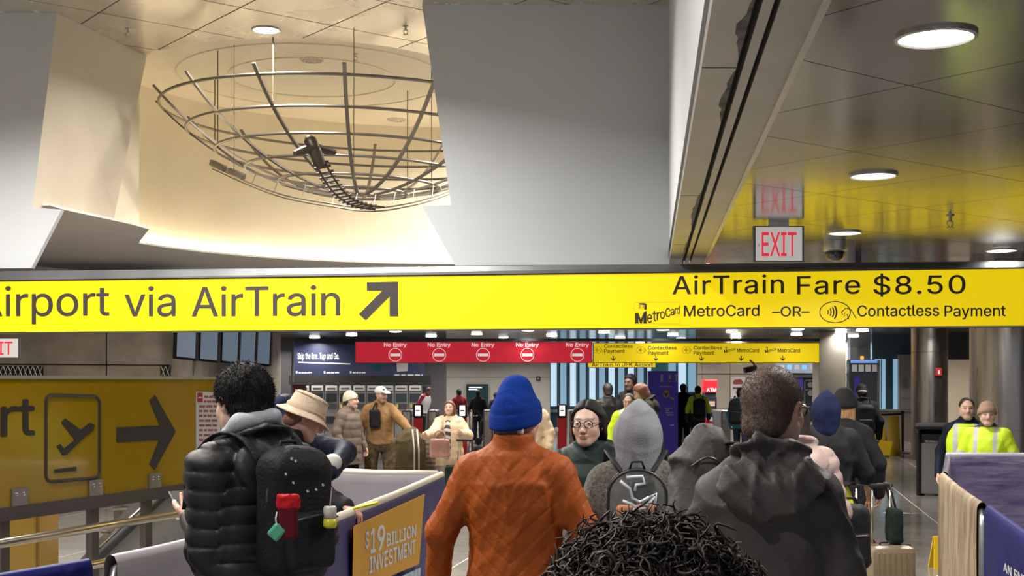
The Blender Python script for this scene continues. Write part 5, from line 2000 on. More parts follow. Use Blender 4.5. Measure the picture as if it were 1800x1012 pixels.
    if shoes:
        for k in ('L', 'R'):
            sh = lambda p, k=k: smin(f_cone((ax_[k], -.045, .055), (ax_[k] * 1.12, .13, .042), .050, .040)(p), f_cone((ax_[k], -.04, .05), (ax_[k], -.03, .11), .046, .042)(p), .02)
            ff = lambda p, sh=sh: np.maximum(sh(p), -p[:, 2] + .002)
            V, Fq = sdf_mesh(ff, (ax_[k] - .1, -.12, -.01), (ax_[k] + .1, .2, .17), .014)
            put('shoe', V * s, Fq, shoes)
    # ---- jacket
    if jacket:
        j = dict(hem=.84, bulk=1.0, arm=1.0, style='plain', fold=.018, pitch=.062, amp=.010, hood=None, collar=.055, vox=(.0085, .013, .018)[lod], cuff=0.0, ff=14, shoulder=1.0, flare=0.0)
        j.update(jacket)
        g = j['bulk'] * girth
        shx = abs(SH['R'][0])
        sec = [(j['hem'], 0, .005, .185 * g + j['flare'], .135 * g + j['flare'] * .7), (.98, 0, .003, .180 * g + j['flare'] * .5, .130 * g + j['flare'] * .4), (1.10, 0, .006, .168 * g, .124 * g), (1.28, 0, 0, .180 * g, .128 * g),
               (1.37, 0, -.008, .172 * g, .120 * g), (1.43, 0, -.016, .130 * g, .100 * g), (1.50, 0, -.022, .078 * g, .076 * g)]
        if j['hem'] > .97:
            sec = [q for q in sec if q[0] >= j['hem']]
        jt = f_loft(sec, 2.4)
        sl = []
        for k in ('L', 'R'):
            el, wr = A[k]
            ar = j['arm']
            sp = SH[k]
            sl.append((f_cone(sp, el, .073 * ar, .060 * ar), f_cone(el, wr + (wr - el) * .04, .059 * ar, .047 * ar), sp, el, wr))
        tr_ = [f_cone((sgn_ * .05, -.022, 1.50), SH[k], (.045 * g), .060 * g) for k, sgn_ in (('L', -1), ('R', 1))]
        fo = folds(int(abs(X) * 131 + H * 17) % 89 + 5, j['fold'], j['ff'])
        co = f_loft([(1.44, 0, -.018, .092, .088), (1.50 + j['collar'], 0, -.012, .082, .080)], 2.0)
        hood = None
        if j['hood'] == 'down':
            h1 = f_ell((0, -.118, 1.425), (.150, .052, .105), rotm(-.22, 0, 0))
            h2 = f_ell((0, -.045, 1.515), (.125, .108, .032), rotm(-.38, 0, 0))
            h3 = f_ell((0, -.150, 1.50), (.085, .035, .040), rotm(-.6, 0, 0))
            fh_ = folds(41, j['fold'] * 1.6, 17)
            hood = lambda p: smax(smin(h1(p), h2(p), .03), -h3(p), .03) - fh_(p)
        pit, amp, style = j['pitch'], j['amp'], j['style']

        def fj(p):
            d = jt(p)
            sc = p[:, 2].copy()
            if style == 'quilt':
                ux = np.abs(p[:, 0]) if True else p[:, 0]
                sc = (p[:, 2] - ux * .95)
            for q in tr_:
                d = smin(d, q(p), .035)
            da = None
            for (u, lw, sp, el, wr) in sl:
                q = smin(u(p), lw(p), .03)
                if style in ('puffer', 'quilt'):
                    L1 = np.linalg.norm(el - sp)
                    t1 = ((p - sp.astype(np.float32)) @ ((el - sp) / L1).astype(np.float32))
                    L2 = np.linalg.norm(wr - el)
                    t2 = L1 + ((p - el.astype(np.float32)) @ ((wr - el) / L2).astype(np.float32))
                    ta = np.where(t1 < L1, t1, t2)
                    if style == 'quilt':
                        ta = ta + .9 * (p[:, 0] - sp[0]) * np.sign(sp[0])
                    m = q < d
                    sc = np.where(m, ta + 1.0, sc)
                d = smin(d, q, .035)
            if style == 'puffer':
                ph_ = np.abs(np.sin(PI * sc / pit))
                d = d - amp * (ph_ ** .45 - .6)
            elif style == 'quilt':
                ph_ = np.abs(np.sin(PI * sc / pit))
                d = d - amp * (np.minimum(ph_ * 2.2, 1) - 1)
            d = d - fo(p)
            if j['collar']:
                d = smin(d, co(p), .015)
            if hood is not None:
                d = smin(d, hood(p), .010)
            d = np.maximum(d, j['hem'] - p[:, 2])
            # neck opening
            return d
        lo = np.minimum((-.36, -.28, j['hem'] - .03), allp.min(0) - .12); hi = np.maximum((.36, .24, 1.62), allp.max(0) + .12)
        V, Fq = sdf_mesh(fj, lo, hi, j['vox'])
        col = j['color'](V) if 'color' in j else None
        put('jacket', bend(V), Fq, j['mat'], col)
        if j['hood'] == 'up':
            hf = j.get('hoodmat', j['mat'])
            o1 = f_ell((0, -.022, .018), (.100, .122, .122)); o2 = f_cone((0, -.05, -.02), (0, -.055, -.15), .105, .105); pk = f_ell((0, -.05, .115), (.032, .055, .045))
            i1 = f_ell((0, .03, -.005), (.078, .13, .112))
            fo2 = folds(7, .016, 15)

            def fh(p):
                d = smin(smin(o1(p), o2(p), .05), pk(p), .04) - fo2(p)
                d = smax(d, -i1(p), .012)
                d = np.maximum(d, -.19 - p[:, 2])
                return d
            V, Fq = sdf_mesh(fh, (-.15, -.19, -.22), (.15, .14, .18), (.006, .009, .013)[lod])
            put('hood', bend(to_body(V)), Fq, hf)
    if vest:
        g = (jacket or {}).get('bulk', 1.0) * girth + .15
        jt2 = f_loft([(.86, 0, .004, .19 * g, .142 * g), (1.10, 0, .006, .182 * g, .136 * g), (1.28, 0, 0, .19 * g, .14 * g), (1.38, 0, -.008, .172 * g, .13 * g), (1.475, 0, -.018, .115 * g, .10 * g)], 2.4)
        VV, Fq = sdf_mesh(jt2, (-.32, -.26, .82), (.32, .26, 1.55), (.010, .012, .016)[lod])
        put('hi_vis_vest', bend(VV), Fq, vest, hivis_color(VV))
    # ---- hair
    if hair:
        build_hair(root, hair, to_body, bend, lod, put)
    if hat:
        build_hat(root, hat, to_body, bend, lod, put)
    if glasses:
        mbg = MB()
        for sg in (-1, 1):
            cx = .031 * sg
            mbg.tube([(cx + .0215 * math.cos(R(t)), .108 - .25 * abs(cx + .0215 * math.cos(R(t))) ** 1.5, .006 + .0185 * math.sin(R(t))) for t in range(0, 360, 24)], .0030, 5, closed=True)
            mbg.tube([(sg * .053, .100, .012), (sg * .070, .085, .014), (sg * .080, .0, .012), (sg * .079, -.02, .0)], .0028, 5)
        mbg.tube([(-.0095, .108, .010), (0, .111, .013), (.0095, .108, .010)], .002, 5)
        Vg = np.array(mbg.v)
        me = bpy.data.meshes.new('glasses')
        me.from_pydata([tuple(q) for q in bend(to_body(Vg))], [], mbg.f)
        link('glasses', me, glasses, root)
    if extra:
        extra(root, to_body, bend, put)
    return root


def hivis_color(V, base=(.62, .85, .02), dark=None, padded=False):
    x, z = V[:, 0], V[:, 2]
    C = np.tile(np.array(base), (len(V), 1))
    silver = ((np.abs(z - 1.02) < .028) | ((np.abs(np.abs(x) - .105) < .025) & (z > 1.02)))
    C[silver] = (.50, .52, .54)
    if padded:
        C[silver] = base
        C[(np.abs(z - 1.20) < .022) & (np.abs(x) < .22)] = (.50, .52, .54)
        C[(np.abs(np.abs(x) - .10) < .022) & (z > 1.20)] = (.50, .52, .54)
        C[(np.abs(x) > .225) & ((np.abs(z - 1.22) < .020) | (np.abs(z - 1.05) < .020))] = (.50, .52, .54)
        C[(z < 1.165) & (np.abs(x) < .205)] = (.015, .015, .018)
        C[(z > 1.50)] = (.02, .02, .02)
    elif dark is not None:
        C[z < dark] = (.015, .015, .018)
    return C


def spikes(V, N, count, length, width, rs, down=0.0, swirl=0.4, curl=0.0):
    """short tapered hair strands standing on a surface"""
    idx = rs.randint(0, len(V), count)
    p = V[idx]; n = N[idx]
    d = n + rs.randn(count, 3) * swirl
    d[:, 2] -= down
    d /= np.linalg.norm(d, axis=1)[:, None]
    L = length * (.6 + .8 * rs.rand(count))[:, None]
    a = np.cross(d, rs.randn(count, 3)); a /= np.linalg.norm(a, axis=1)[:, None]
    b = np.cross(d, a)
    w = width
    p = p - n * .003
    mid = p + d * L * .55 + rs.randn(count, 3) * length * .08
    tip = p + d * L + rs.randn(count, 3) * length * .18 - np.array((0, 0, down * length * .3))
    vs = np.stack([p + a * w, p - a * w * .5 + b * w * .87, p - a * w * .5 - b * w * .87, mid + a * w * .7, mid - a * w * .35 + b * w * .6, mid - a * w * .35 - b * w * .6, tip, tip + a * w * .1], 1).reshape(-1, 3)
    o = (np.arange(count) * 8)[:, None]
    fq = np.concatenate([o + np.array([[0, 1, 4, 3]]), o + np.array([[1, 2, 5, 4]]), o + np.array([[2, 0, 3, 5]]),
                         o + np.array([[3, 4, 6, 7]]), o + np.array([[4, 5, 6, 7]]), o + np.array([[5, 3, 7, 6]])])
    return vs, fq


def curls_np(V, N, count, rs, k=1.0):
    """small coiled locks: thin three-sided tubes wound about an axis that leaves the scalp"""
    cand = np.argwhere(V[:, 2] > -.09)[:, 0]
    i = cand[rs.randint(0, len(cand), count)]
    p, n = V[i], N[i]
    ax = n * .75 + rs.randn(count, 3) * .6 + np.array((0, 0, -.2))
    ax /= np.linalg.norm(ax, axis=1)[:, None]
    a = np.cross(ax, rs.randn(count, 3)); a /= np.linalg.norm(a, axis=1)[:, None]
    b = np.cross(ax, a)
    rr = (.005 + .009 * rs.rand(count)) * k
    L = (.010 + .034 * rs.rand(count) ** 1.6) * k
    turns = .8 + 1.3 * rs.rand(count)
    ph = rs.rand(count) * 6.28
    npt = 13
    u = np.linspace(0, 1, npt)
    an = ph[:, None] + turns[:, None] * 6.28 * u[None]
    w = rr[:, None] * np.minimum(1, u * 3)[None]
    C = (p - n * .010)[:, None] + ax[:, None] * (L[:, None] * u[None])[..., None] + a[:, None] * (np.cos(an) * w)[..., None] + b[:, None] * (np.sin(an) * w)[..., None]
    T = np.gradient(C, axis=1); T /= np.linalg.norm(T, axis=2)[..., None] + 1e-9
    U = np.cross(T, ax[:, None]); U /= np.linalg.norm(U, axis=2)[..., None] + 1e-6
    W = np.cross(T, U)
    rad = ((.0013 + .0016 * rs.rand(count)) * k)[:, None] * (1 - .65 * u ** 3)[None]
    ring_ = [C + (U * math.cos(t) + W * math.sin(t)) * rad[..., None] for t in (0, 2.094, 4.189)]
    vs = np.stack(ring_, 2).reshape(-1, 3)
    o = (np.arange(count) * npt * 3)[:, None, None] + (np.arange(npt - 1) * 3)[None, :, None]
    f = [o + np.array([c, (c + 1) % 3, 3 + (c + 1) % 3, 3 + c])[None, None] for c in range(3)]
    return vs, np.concatenate([q.reshape(-1, 4) for q in f])


def vnormals(V, Fq):
    a, b, c = V[Fq[:, 0]], V[Fq[:, 1]], V[Fq[:, 2]]
    n = np.cross(b - a, c - a)
    N = np.zeros_like(V)
    for i in range(4):
        np.add.at(N, Fq[:, i], n)
    return N / (np.linalg.norm(N, axis=1)[:, None] + 1e-9)


def build_hair(root, hair, to_body, bend, lod, put):
    st = hair['style']; m = hair['mat']
    t = hair.get('t', .014)
    rs = np.random.RandomState(hair.get('seed', 3))
    cr = f_ell((0, -.014, .034), ((.075 + t) * hair.get('wide', 1.0), .096 + t, .087 + t))
    nape = f_ell((0, -.055, -.045), (.060 + t * .6, .052 + t * .6, .055))
    fo = folds(hair.get('seed', 3), hair.get('lump', .006), 34, (1, 1, 1))
    hl = hair.get('line', .062)      # how far the hair reaches forward at the temples
    back = hair.get('back', -.075)   # how low at the nape
    vox = (.0055, .008, .011)[lod]
    lo, hi = (-.22, -.20, -.2), (.22, .2, .22)
    if st in ('short', 'crop'):
        def f(p):
            d = smin(cr(p), nape(p), .03) - fo(p)
            x, y, z = p[:, 0], p[:, 1], p[:, 2]
            cut = y - (-.005 + np.clip((z + .01) / .07, 0, 1) * (hl + .02))            # face boundary rises forward
            d = smax(d, cut, .012)
            low = (back + np.clip((y + .06) / .07, 0, 1) * (.085)) - z
            return smax(d, low, .012)
    elif st == 'long':
        L = hair.get('length', .30)
        sides = f_loft([(-L, 0, -.045, .085, .050), (-.06, 0, -.035, .094, .085), (.05, 0, -.02, .088, .10)], 2.2)

        def f(p):
            d = smin(cr(p), sides(p), .03) - fo(p)
            x, y, z = p[:, 0], p[:, 1], p[:, 2]
            cut = y - (.028 + np.clip((z - .035) / .06, 0, 1) * hl - np.clip(-z / .1, 0, 1) * hair.get('tuck', .0))
            d = smax(d, cut, .014)
            if hair.get('part'):
                d = d + .008 * np.exp(-(x / .006) ** 2) * (z > .05)
            return d
        lo = (-.14, -.16, -L - .03)
    elif st == 'curly':
        def f(p):
            d = smin(cr(p), nape(p), .03) - fo(p)
            x, y, z = p[:, 0], p[:, 1], p[:, 2]
            return smax(smax(d, y - (.03 + np.clip(z / .08, 0, 1) * .07), .02), -.11 - z, .02)
    V, Fq = sdf_mesh(f, lo, hi, vox)
    Vh = V
    N = vnormals(V, Fq)
    parts = [(V, Fq)]
    if hair.get('strands'):
        parts.append(spikes(V, N, hair['strands'], hair.get('slen', .012), hair.get('sw', .0012), rs, hair.get('down', .3), hair.get('swirl', .35)))
    if hair.get('tufts'):
        up = V[:, 2] > .02
        parts.append(spikes(V[up], N[up], hair['tufts'], hair.get('slen', .012) * 1.25, hair.get('sw', .0012) * 1.3, rs, .1, .6))
    if st == 'curly':
        parts.append(curls_np(V, N, hair.get('curls', 420), rs, hair.get('cr', 1.0)))
    V, Fq = join_np(parts)
    put('hair', bend(to_body(V)), Fq, m)


def lathe_np(prof, n=40, oval=(1, 1), wob=None):
    a = np.arange(n) * 2 * PI / n
    V = []
    for i, (r, z) in enumerate(prof):
        dz = wob(a, i / (len(prof) - 1)) if wob else 0
        V.append(np.stack([r * np.cos(a) * oval[0], r * np.sin(a) * oval[1], z + dz + 0 * a], 1))
    V = np.concatenate(V)
    F_ = [(i * n + k, i * n + (k + 1) % n, (i + 1) * n + (k + 1) % n, (i + 1) * n + k) for i in range(len(prof) - 1) for k in range(n)]
    return V, np.array(F_)


def build_hat(root, hat, to_body, bend, lod, put):
    st, m = hat['style'], hat['mat']
    if st == 'beanie':
        t = hat.get('t', .016)
        peak = hat.get('peak', .02)
        z0 = hat.get('low', -.005)
        cr = f_ell((0, -.014, .040), (.078 + t, .099 + t, .088 + t))
        tp = f_ell((0, -.02, .10 + peak), (.052, .062, .045))
        wl = f_loft([(z0, 0, -.014, .080 + t, .101 + t), (.06, 0, -.014, .078 + t, .098 + t)], 2.0)
        fo = folds(12, hat.get('fold', .006), 20)
        cuff = f_loft([(z0, 0, -.014, .088 + t, .109 + t), (z0 + hat.get('cuff', .055), 0, -.014, .086 + t, .107 + t)], 2.0)
        slope = hat.get('slope', .28)

        def f(p):
            q = p.copy(); q[:, 2] = p[:, 2] - slope * (p[:, 1] + .014)
            d = smin(smin(cr(p), tp(p), .05), wl(q), .02) - fo(p) * (p[:, 2] > .05)
            d = np.maximum(d, z0 - q[:, 2])
            c = cuff(q)
            if hat.get('rib'):
                an = np.arctan2(p[:, 0], p[:, 1])
                c = c + .0012 * np.cos(an * 70)
            return np.minimum(d, c)
        V, Fq = sdf_mesh(f, (-.13, -.16, -.10), (.13, .15, .22), (.005, .008, .011)[lod])
        put('beanie', bend(to_body(V)), Fq, m)
    elif st == 'bucket':
        up = [(.004, .140), (.050, .139), (.082, .131), (.092, .118), (.096, .10), (.100, .06), (.104, .036)]
        br = [(.104, .034), (.120, .020), (.140, .006), (.150, .002), (.152, -.005), (.145, -.004), (.122, .010), (.100, .022)]
        wob = lambda a, u: .006 * np.sin(2 * a + .6) * u + .004 * np.sin(3 * a) * u
        V, Fq = lathe_np(up + br, 64, (.93, 1.08), wob)
        V[:, 1] -= .012
        c_ = put('bucket_hat', bend(to_body(V)), Fq, m)
        b2 = [(.1045, .055), (.1075, .052), (.1085, .036), (.107, .032)]
        V, Fq = lathe_np(b2, 64, (.93, 1.08), wob)
        V[:, 1] -= .012
        put('hat_band_seam', bend(to_body(V)), Fq, hat.get('mat2', m), parent=c_)
        for z in (.118, .07):
            pass
        pts = [(.093 * math.cos(R(a)) * .98, -.012 + .108 * math.sin(R(a)) * .96, .1195) for a in range(0, 360, 10)]
        mb = MB().tube(pts, .0025, 5, closed=True)
        Vn, Fn = np.array([tuple(q) for q in mb.v]), np.array(mb.f)
        put('crown_seam', bend(to_body(Vn)), Fn, hat.get('mat2', m), parent=c_)
    elif st == 'cap':
        cr = f_ell((0, -.012, .045), (.088, .108, .085))
        bp = f_ell((0, .135, .052), (.072, .075, .012), rotm(-.28, 0, 0))

        def f(p):
            d = np.maximum(cr(p), .025 - p[:, 2])
            b = np.maximum(bp(p), .07 - p[:, 1])
            return np.minimum(d, b)
        V, Fq = sdf_mesh(f, (-.11, -.14, .0), (.11, .23, .15), (.005, .007, .009)[lod])
        put('cap', bend(to_body(V)), Fq, m)
        if hat.get('badge'):
            V, Fq = sdf_mesh(f_ell((.012, .085, .082), (.018, .012, .018)), (-.03, .05, .05), (.05, .12, .12), .005)
            put('cap_badge', bend(to_body(V)), Fq, hat['badge'])

# ================================================================== cloth
def cloth(name, col, rough=.75, var=.12, vs=9, bump=.25, bs=160, sheen=.0, spec=.16, **kw):
    return mat(name, col, rough, var=var, vscale=vs, bump=bump, bscale=bs, sheen=sheen, spec=spec, **kw)


C_blackpuff = cloth('black_nylon', (.013, .013, .0145), .52, bump=.15, bs=60, spec=.36)
C_black = cloth('black_cloth', (.013, .013, .015), .75)
C_black2 = cloth('black_wool', (.018, .018, .020), .85)
C_dark = cloth('charcoal_shell', (.062, .058, .058), .55, bump=.2, bs=90)
C_bag_grey = cloth('grey_nylon_bag', (.085, .078, .076), .6, bump=.3, bs=50)
C_orange = cloth('rust_orange_nylon', (.31, .070, .012), .55, bump=.2, bs=70, var=.08)
C_blueknit = cloth('royal_blue_knit', (.004, .030, .235), .9, bump=.5, bs=220)
C_cream_hat = cloth('cream_corduroy', (.62, .49, .36), .9, bump=.5, bs=140)
C_cream_seam = cloth('cream_stitch', (.50, .38, .27), .9)
C_navy = cloth('navy_nylon', (.006, .009, .024), .6, bump=.2)
C_navyhood = cloth('navy_fleece', (.008, .012, .040), .95)
C_tweed = cloth('grey_tweed', (.20, .185, .165), .9, var=.6, vs=70, col2=(.06, .055, .05), bump=.6, bs=200)
C_greyfleece = cloth('grey_fleece_hood', (.20, .205, .22), .95, var=.08)
C_greyhood = cloth('light_grey_jersey', (.40, .43, .46), .95)
C_darkgreen = cloth('dark_green_nylon', (.010, .020, .018), .5)
C_pink = cloth('pale_pink_nylon', (.40, .30, .27), .5)
C_brownpuff = cloth('taupe_nylon', (.165, .125, .100), .55)
C_tan = cloth('brown_canvas', (.24, .135, .055), .8)
C_camo = cloth('camouflage_cloth', (.16, .11, .06), .85, var=.6, vs=16, col2=(.035, .028, .018))
C_creampuff = cloth('cream_nylon', (.70, .53, .34), .5)
C_white = cloth('white_cotton', (.58, .56, .53), .85)
C_creamknit = cloth('cream_knit', (.66, .60, .46), .95, bump=.5, bs=220)
C_olive = cloth('olive_wool', (.035, .034, .028), .85)
C_leather = cloth('black_leather', (.014, .013, .013), .35, bump=.2, bs=40)
C_jeans = cloth('dark_denim', (.03, .04, .07), .85)
C_neon = cloth('neon_green_cloth', (.50, .58, .03), .7)
C_teal = cloth('teal_nylon', (.03, .20, .25), .6)
C_maroon = cloth('maroon_cloth', (.22, .02, .03), .7)
C_hivis = mat('hi_vis_fabric', (.6, .8, .05), .6, attr='Col', var=.06, vscale=20, emit=0)
C_hair_black = mat('black_hair', (.008, .007, .007), .6, var=.3, vscale=60, bump=.4, bscale=180, spec=.25)
C_hair_brown = mat('brown_hair', (.10, .064, .044), .5, var=.35, vscale=70, bump=.4, bscale=200)
C_hair_dbrown = mat('dark_brown_hair', (.022, .015, .012), .5, var=.3, vscale=60, bump=.4, bscale=180)
C_hair_auburn = mat('auburn_hair', (.16, .055, .028), .5, var=.3, vscale=60, bump=.4, bscale=150, stretch=(1, 1, .15))
C_hair_blonde = mat('blonde_hair', (.34, .20, .085), .45, var=.35, vscale=60, bump=.5, bscale=150, stretch=(1, 1, .12))
C_hair_curl = mat('curly_black_hair', (.012, .0095, .0085), .55, spec=.35, var=.5, vscale=30, col2=(.045, .034, .030))
C_shoe = mat('dark_shoe', (.02, .018, .017), .5)
C_shoe_w = mat('pale_shoe', (.45, .44, .42), .6)
C_frame = mat('dark_spectacle_frame', (.02, .012, .014), .3)
PANT = dict(mat=C_black)
PJ = dict(mat=C_jeans)


def at_feet(x, Y):
    return (x - 900.0) * Y / F


# ------------------------------------------------------------------ near queue
ax0 = -.905
man_puffer = person('man with dark hair in a black quilted puffer jacket looking down at his phone', ax0, 4.42, 1.80, R(50), hyaw=R(-4), hpitch=R(-8),
       world_arms={'L': (Vector((-1.02, 4.30, 1.19)), P(346, 912, 4.52)), }, skin='light',
       jacket=dict(mat=C_blackpuff, style='puffer', pitch=.062, amp=.016, bulk=1.08, arm=1.12, hem=.80, hood='down', fold=.007, vox=.0075, collar=.05),
       pants=PANT, shoes=C_shoe, hair=dict(style='short', mat=C_hair_black, t=.017, lump=.010, tufts=1100, strands=6500, slen=.012, sw=.0012, down=1.0, swirl=.18, line=.06, back=-.085, seed=4),
       lod=0, hands={'L': dict(curl=(.25, .35, .4, .45), thumb=.3, back=(0, 0, -1))})
# light grey hood of the hoodie inside the jacket
Mh = WM[man_puffer.name]
s_ = 1.80 / 1.75
hoodie = [f_cone((-.105, .045, 1.485), (-.085, -.055, 1.565), .026, .030), f_cone((-.085, -.055, 1.565), (.02, -.098, 1.585), .030, .026), f_cone((.02, -.098, 1.585), (.10, -.04, 1.54), .024, .018)]
hV, hF = sdf_mesh(lambda p: smin(smin(hoodie[0](p), hoodie[1](p), .02), hoodie[2](p), .02) - folds(3, .006, 20)(p), (-.18, -.18, 1.42), (.18, .12, 1.65), .006)
link('hoodie_collar', np_mesh('hoodie_collar', hV * s_, hF), C_greyhood, man_puffer)

person('man in a cream bucket hat and black coat bending over the barrier with a pencil', at_feet(488, 6.85), 6.85, 1.69, R(-72), lean=R(8), hpitch=R(-18), hyaw=R(0),
       world_arms={'R': (Vector((-1.0, 6.52, 1.19)), Vector((-.868, 6.40, 1.16)))}, arms={'L': ((-.24, .12, 1.18), (-.12, .36, 1.10))}, skin='pink', brow=(.12, .06, .03),
       jacket=dict(mat=C_black, bulk=1.08, arm=1.05, hem=.78, fold=.014), pants=PANT, shoes=C_shoe,
       hair=dict(style='short', mat=C_hair_auburn, t=.008, lump=.004, line=.03, seed=5), hat=dict(style='bucket', mat=C_cream_hat, mat2=C_cream_seam), lod=0,
       hands={'R': dict(curl=(.55, .6, .65, .7), thumb=.9, back=(0, 0, 1))}, stubble=.25)
person('person in a navy jacket and navy cap leaning on the cream topped barrier', at_feet(512, 8.25), 8.25, 1.68, R(172), lean=R(6), hpitch=R(-20),
       world_arms={'L': (P(611, 792, 8.15), P(583, 815, 7.75)), 'R': (Vector((-1.72, 8.1, 1.2)), Vector((-1.62, 7.85, 1.1)))}, skin='tan',
       jacket=dict(mat=C_navy, bulk=1.15, arm=1.22, hem=.80, fold=.016, style='plain', collar=.06), pants=PJ, shoes=C_shoe,
       hair=dict(style='short', mat=C_hair_black, t=.010, lump=.004, line=.03), hat=dict(style='cap', mat=C_navyhood), lod=1)
cuff = MB()
qa, qb = P(586, 812, 7.8), P(579, 818, 7.70)
cuff.tube([qa, qa.lerp(qb, .4), qb], [.054, .058, .052], 16)
co_ = cuff.build('jacket_cuff', C_white, bpy.data.objects['person.002'], smooth=True, world=True)

ox = at_feet(905, 5.2)
orange = person('man in a rust orange quilted jacket and royal blue knit beanie seen from behind', ox, 5.2, 1.715, R(-10), hyaw=R(-24), hpitch=R(-3), lean=R(-2),
       arms={'L': ((-.305, -.035, 1.165), (-.335, .02, .90)), 'R': ((.30, -.02, 1.17), (.235, .17, .99))}, skin='pink', brow=(.15, .10, .07),
       jacket=dict(mat=C_orange, style='quilt', pitch=.075, amp=.0030, bulk=1.14, arm=1.08, hem=.80, fold=.014, vox=.0062, collar=.075, ff=17),
       pants=PJ, shoes=C_shoe, hair=dict(style='crop', mat=C_hair_brown, t=.006, lump=.002, line=.03), hat=dict(style='beanie', mat=C_blueknit, t=.016, peak=.038, low=-.030, cuff=.075, slope=.22, fold=.010), lod=0)
# small woven tag on the beanie fold
tg = thing('beanie_tag', 'small white tag sewn on the fold of the blue beanie', 'tag', P(913, 761, 5.06))
bpy.data.objects.remove(tg, do_unlink=True)


def small_part(parent, name, c, size, m, rot=None, b=.004):
    MB().bbox(c, size, b, rot).build(name, m, parent, world=True)


small_part(orange, 'beanie_tag', P(915, 757, 5.105), (.030, .010, .022), C_white, Matrix.Rotation(R(-35), 4, 'Z'))
small_part(orange, 'beanie_emblem', P(978, 755, 5.17), (.012, .028, .018), C_greyhood, Matrix.Rotation(R(8), 4, 'Z'))
person('young woman with black hair and round glasses in a dark green coat looking back', at_feet(1036, 6.25), 6.25, 1.655, R(158), hyaw=R(4), hpitch=R(-2), skin='fair', fem=True, brow=(.02, .014, .012),
       jacket=dict(mat=C_darkgreen, bulk=1.12, arm=1.15, hem=.70, style='puffer', pitch=.13, amp=.012, fold=.012, collar=.05, hood='down'), pants=PANT, shoes=C_shoe,
       hair=dict(style='long', mat=C_hair_black, t=.009, lump=.003, length=.13, part=True, line=.046, tuck=.07), glasses=C_frame, lod=0)
hooded = person('person in a grey tweed coat with a grey fleece hood pulled up', at_feet(1122, 5.5), 5.5, 1.635, R(-4), skin='fair', fem=True,
       jacket=dict(mat=C_tweed, bulk=1.14, arm=1.12, hem=.62, fold=.010, collar=.03, hood='up', hoodmat=C_greyfleece, flare=.02), pants=PANT, shoes=C_shoe, lod=0)
gman = person('man with short brown hair and glasses in a charcoal rain jacket', at_feet(1352, 3.78), 3.78, 1.785, R(-12), hyaw=R(-28), hpitch=R(-4),
       arms={'L': ((-.24, .0, 1.17), (-.22, .16, .98)), 'R': ((.215, .02, 1.16), (.19, .19, .98))}, skin='light', brow=(.09, .06, .04),
       jacket=dict(mat=C_dark, bulk=.98, arm=.98, hem=.78, hood='down', fold=.022, vox=.0075, collar=.03, ff=11, shoulder=.84, drop=.03), pants=PANT, shoes=C_shoe,
       hair=dict(style='crop', mat=C_hair_brown, t=.008, lump=.003, strands=11000, slen=.0075, sw=.0008, down=.5, swirl=.3, line=.055, back=-.085, seed=8), glasses=C_frame, lod=0)
person('person with black curly hair standing right in the queue', at_feet(1148, 1.82), 1.82, 1.488, R(-6), hpitch=R(4), skin='brown',
       jacket=dict(mat=C_black2, bulk=1.0, hem=.80), pants=PANT, shoes=C_shoe,
       hair=dict(style='curly', mat=C_hair_curl, t=.064, lump=.034, curls=4300, cr=1.5, wide=1.2, seed=6), lod=0)
person('person in a pale pink puffer standing beyond the charcoal rain jacket', at_feet(1390, 6.1), 6.1, 1.68, R(8), skin='fair', fem=True, arms={'L': ((-.23, -.02, 1.17), (-.22, .10, .94)), 'R': ((.23, -.02, 1.17), (.22, .10, .94))},
       jacket=dict(mat=C_pink, bulk=1.06, arm=1.12, hem=.70, style='puffer', pitch=.075, amp=.016, fold=.005, collar=.05, hood='down'), pants=PANT, shoes=C_shoe,
       hair=dict(style='long', mat=C_hair_dbrown, t=.010, length=.15), lod=1)
person('person in a navy hood and black jacket above neon green trousers', at_feet(1452, 9.2), 9.2, 1.65, R(-8), skin='tan',
       arms={'R': ((.30, .02, 1.16), (.34, .12, .94))},
       jacket=dict(mat=C_black, bulk=1.22, arm=1.18, hem=1.07, fold=.026, ff=11, collar=.03, hood='up', hoodmat=C_navyhood), pants=dict(mat=C_neon, bulk=1.12), shoes=C_shoe, lod=1)
person('woman with long blonde hair and a black beanie beside the navy hooded person', at_feet(1484, 10.1), 10.1, 1.66, R(-14), skin='fair', fem=True,
       jacket=dict(mat=C_black2, bulk=1.05, arm=1.05, hem=.78), pants=PANT, shoes=C_shoe,
       hair=dict(style='long', mat=C_hair_blonde, t=.006, length=.42, lump=.005), hat=dict(style='beanie', mat=C_black, t=.022, low=.0, cuff=.05, slope=.1), lod=1)
person('tall traveller in black with a white headband and dark backpack', at_feet(1515, 20.0), 20.0, 1.69, R(-5), skin='tan',
       jacket=dict(mat=C_black2, bulk=1.15, arm=1.15, hem=.72, hood='down', fold=.014), pants=dict(mat=C_black, bulk=1.1), shoes=C_shoe,
       hair=dict(style='short', mat=C_hair_black, t=.016, lump=.006), hat=dict(style='beanie', mat=C_black, t=.012, low=.0, cuff=.02, peak=-.01), lod=2,
       extra=lambda root, tb_, bd, put: put('headband', bd(tb_(lathe_np([(.098, -.012), (.101, .0), (.100, .014), (.096, .02)], 24, (.94, 1.15))[0] + np.array((0, -.014, .02)))), lathe_np([(.098, -.012), (.101, .0), (.100, .014), (.096, .02)], 24)[1], C_white))
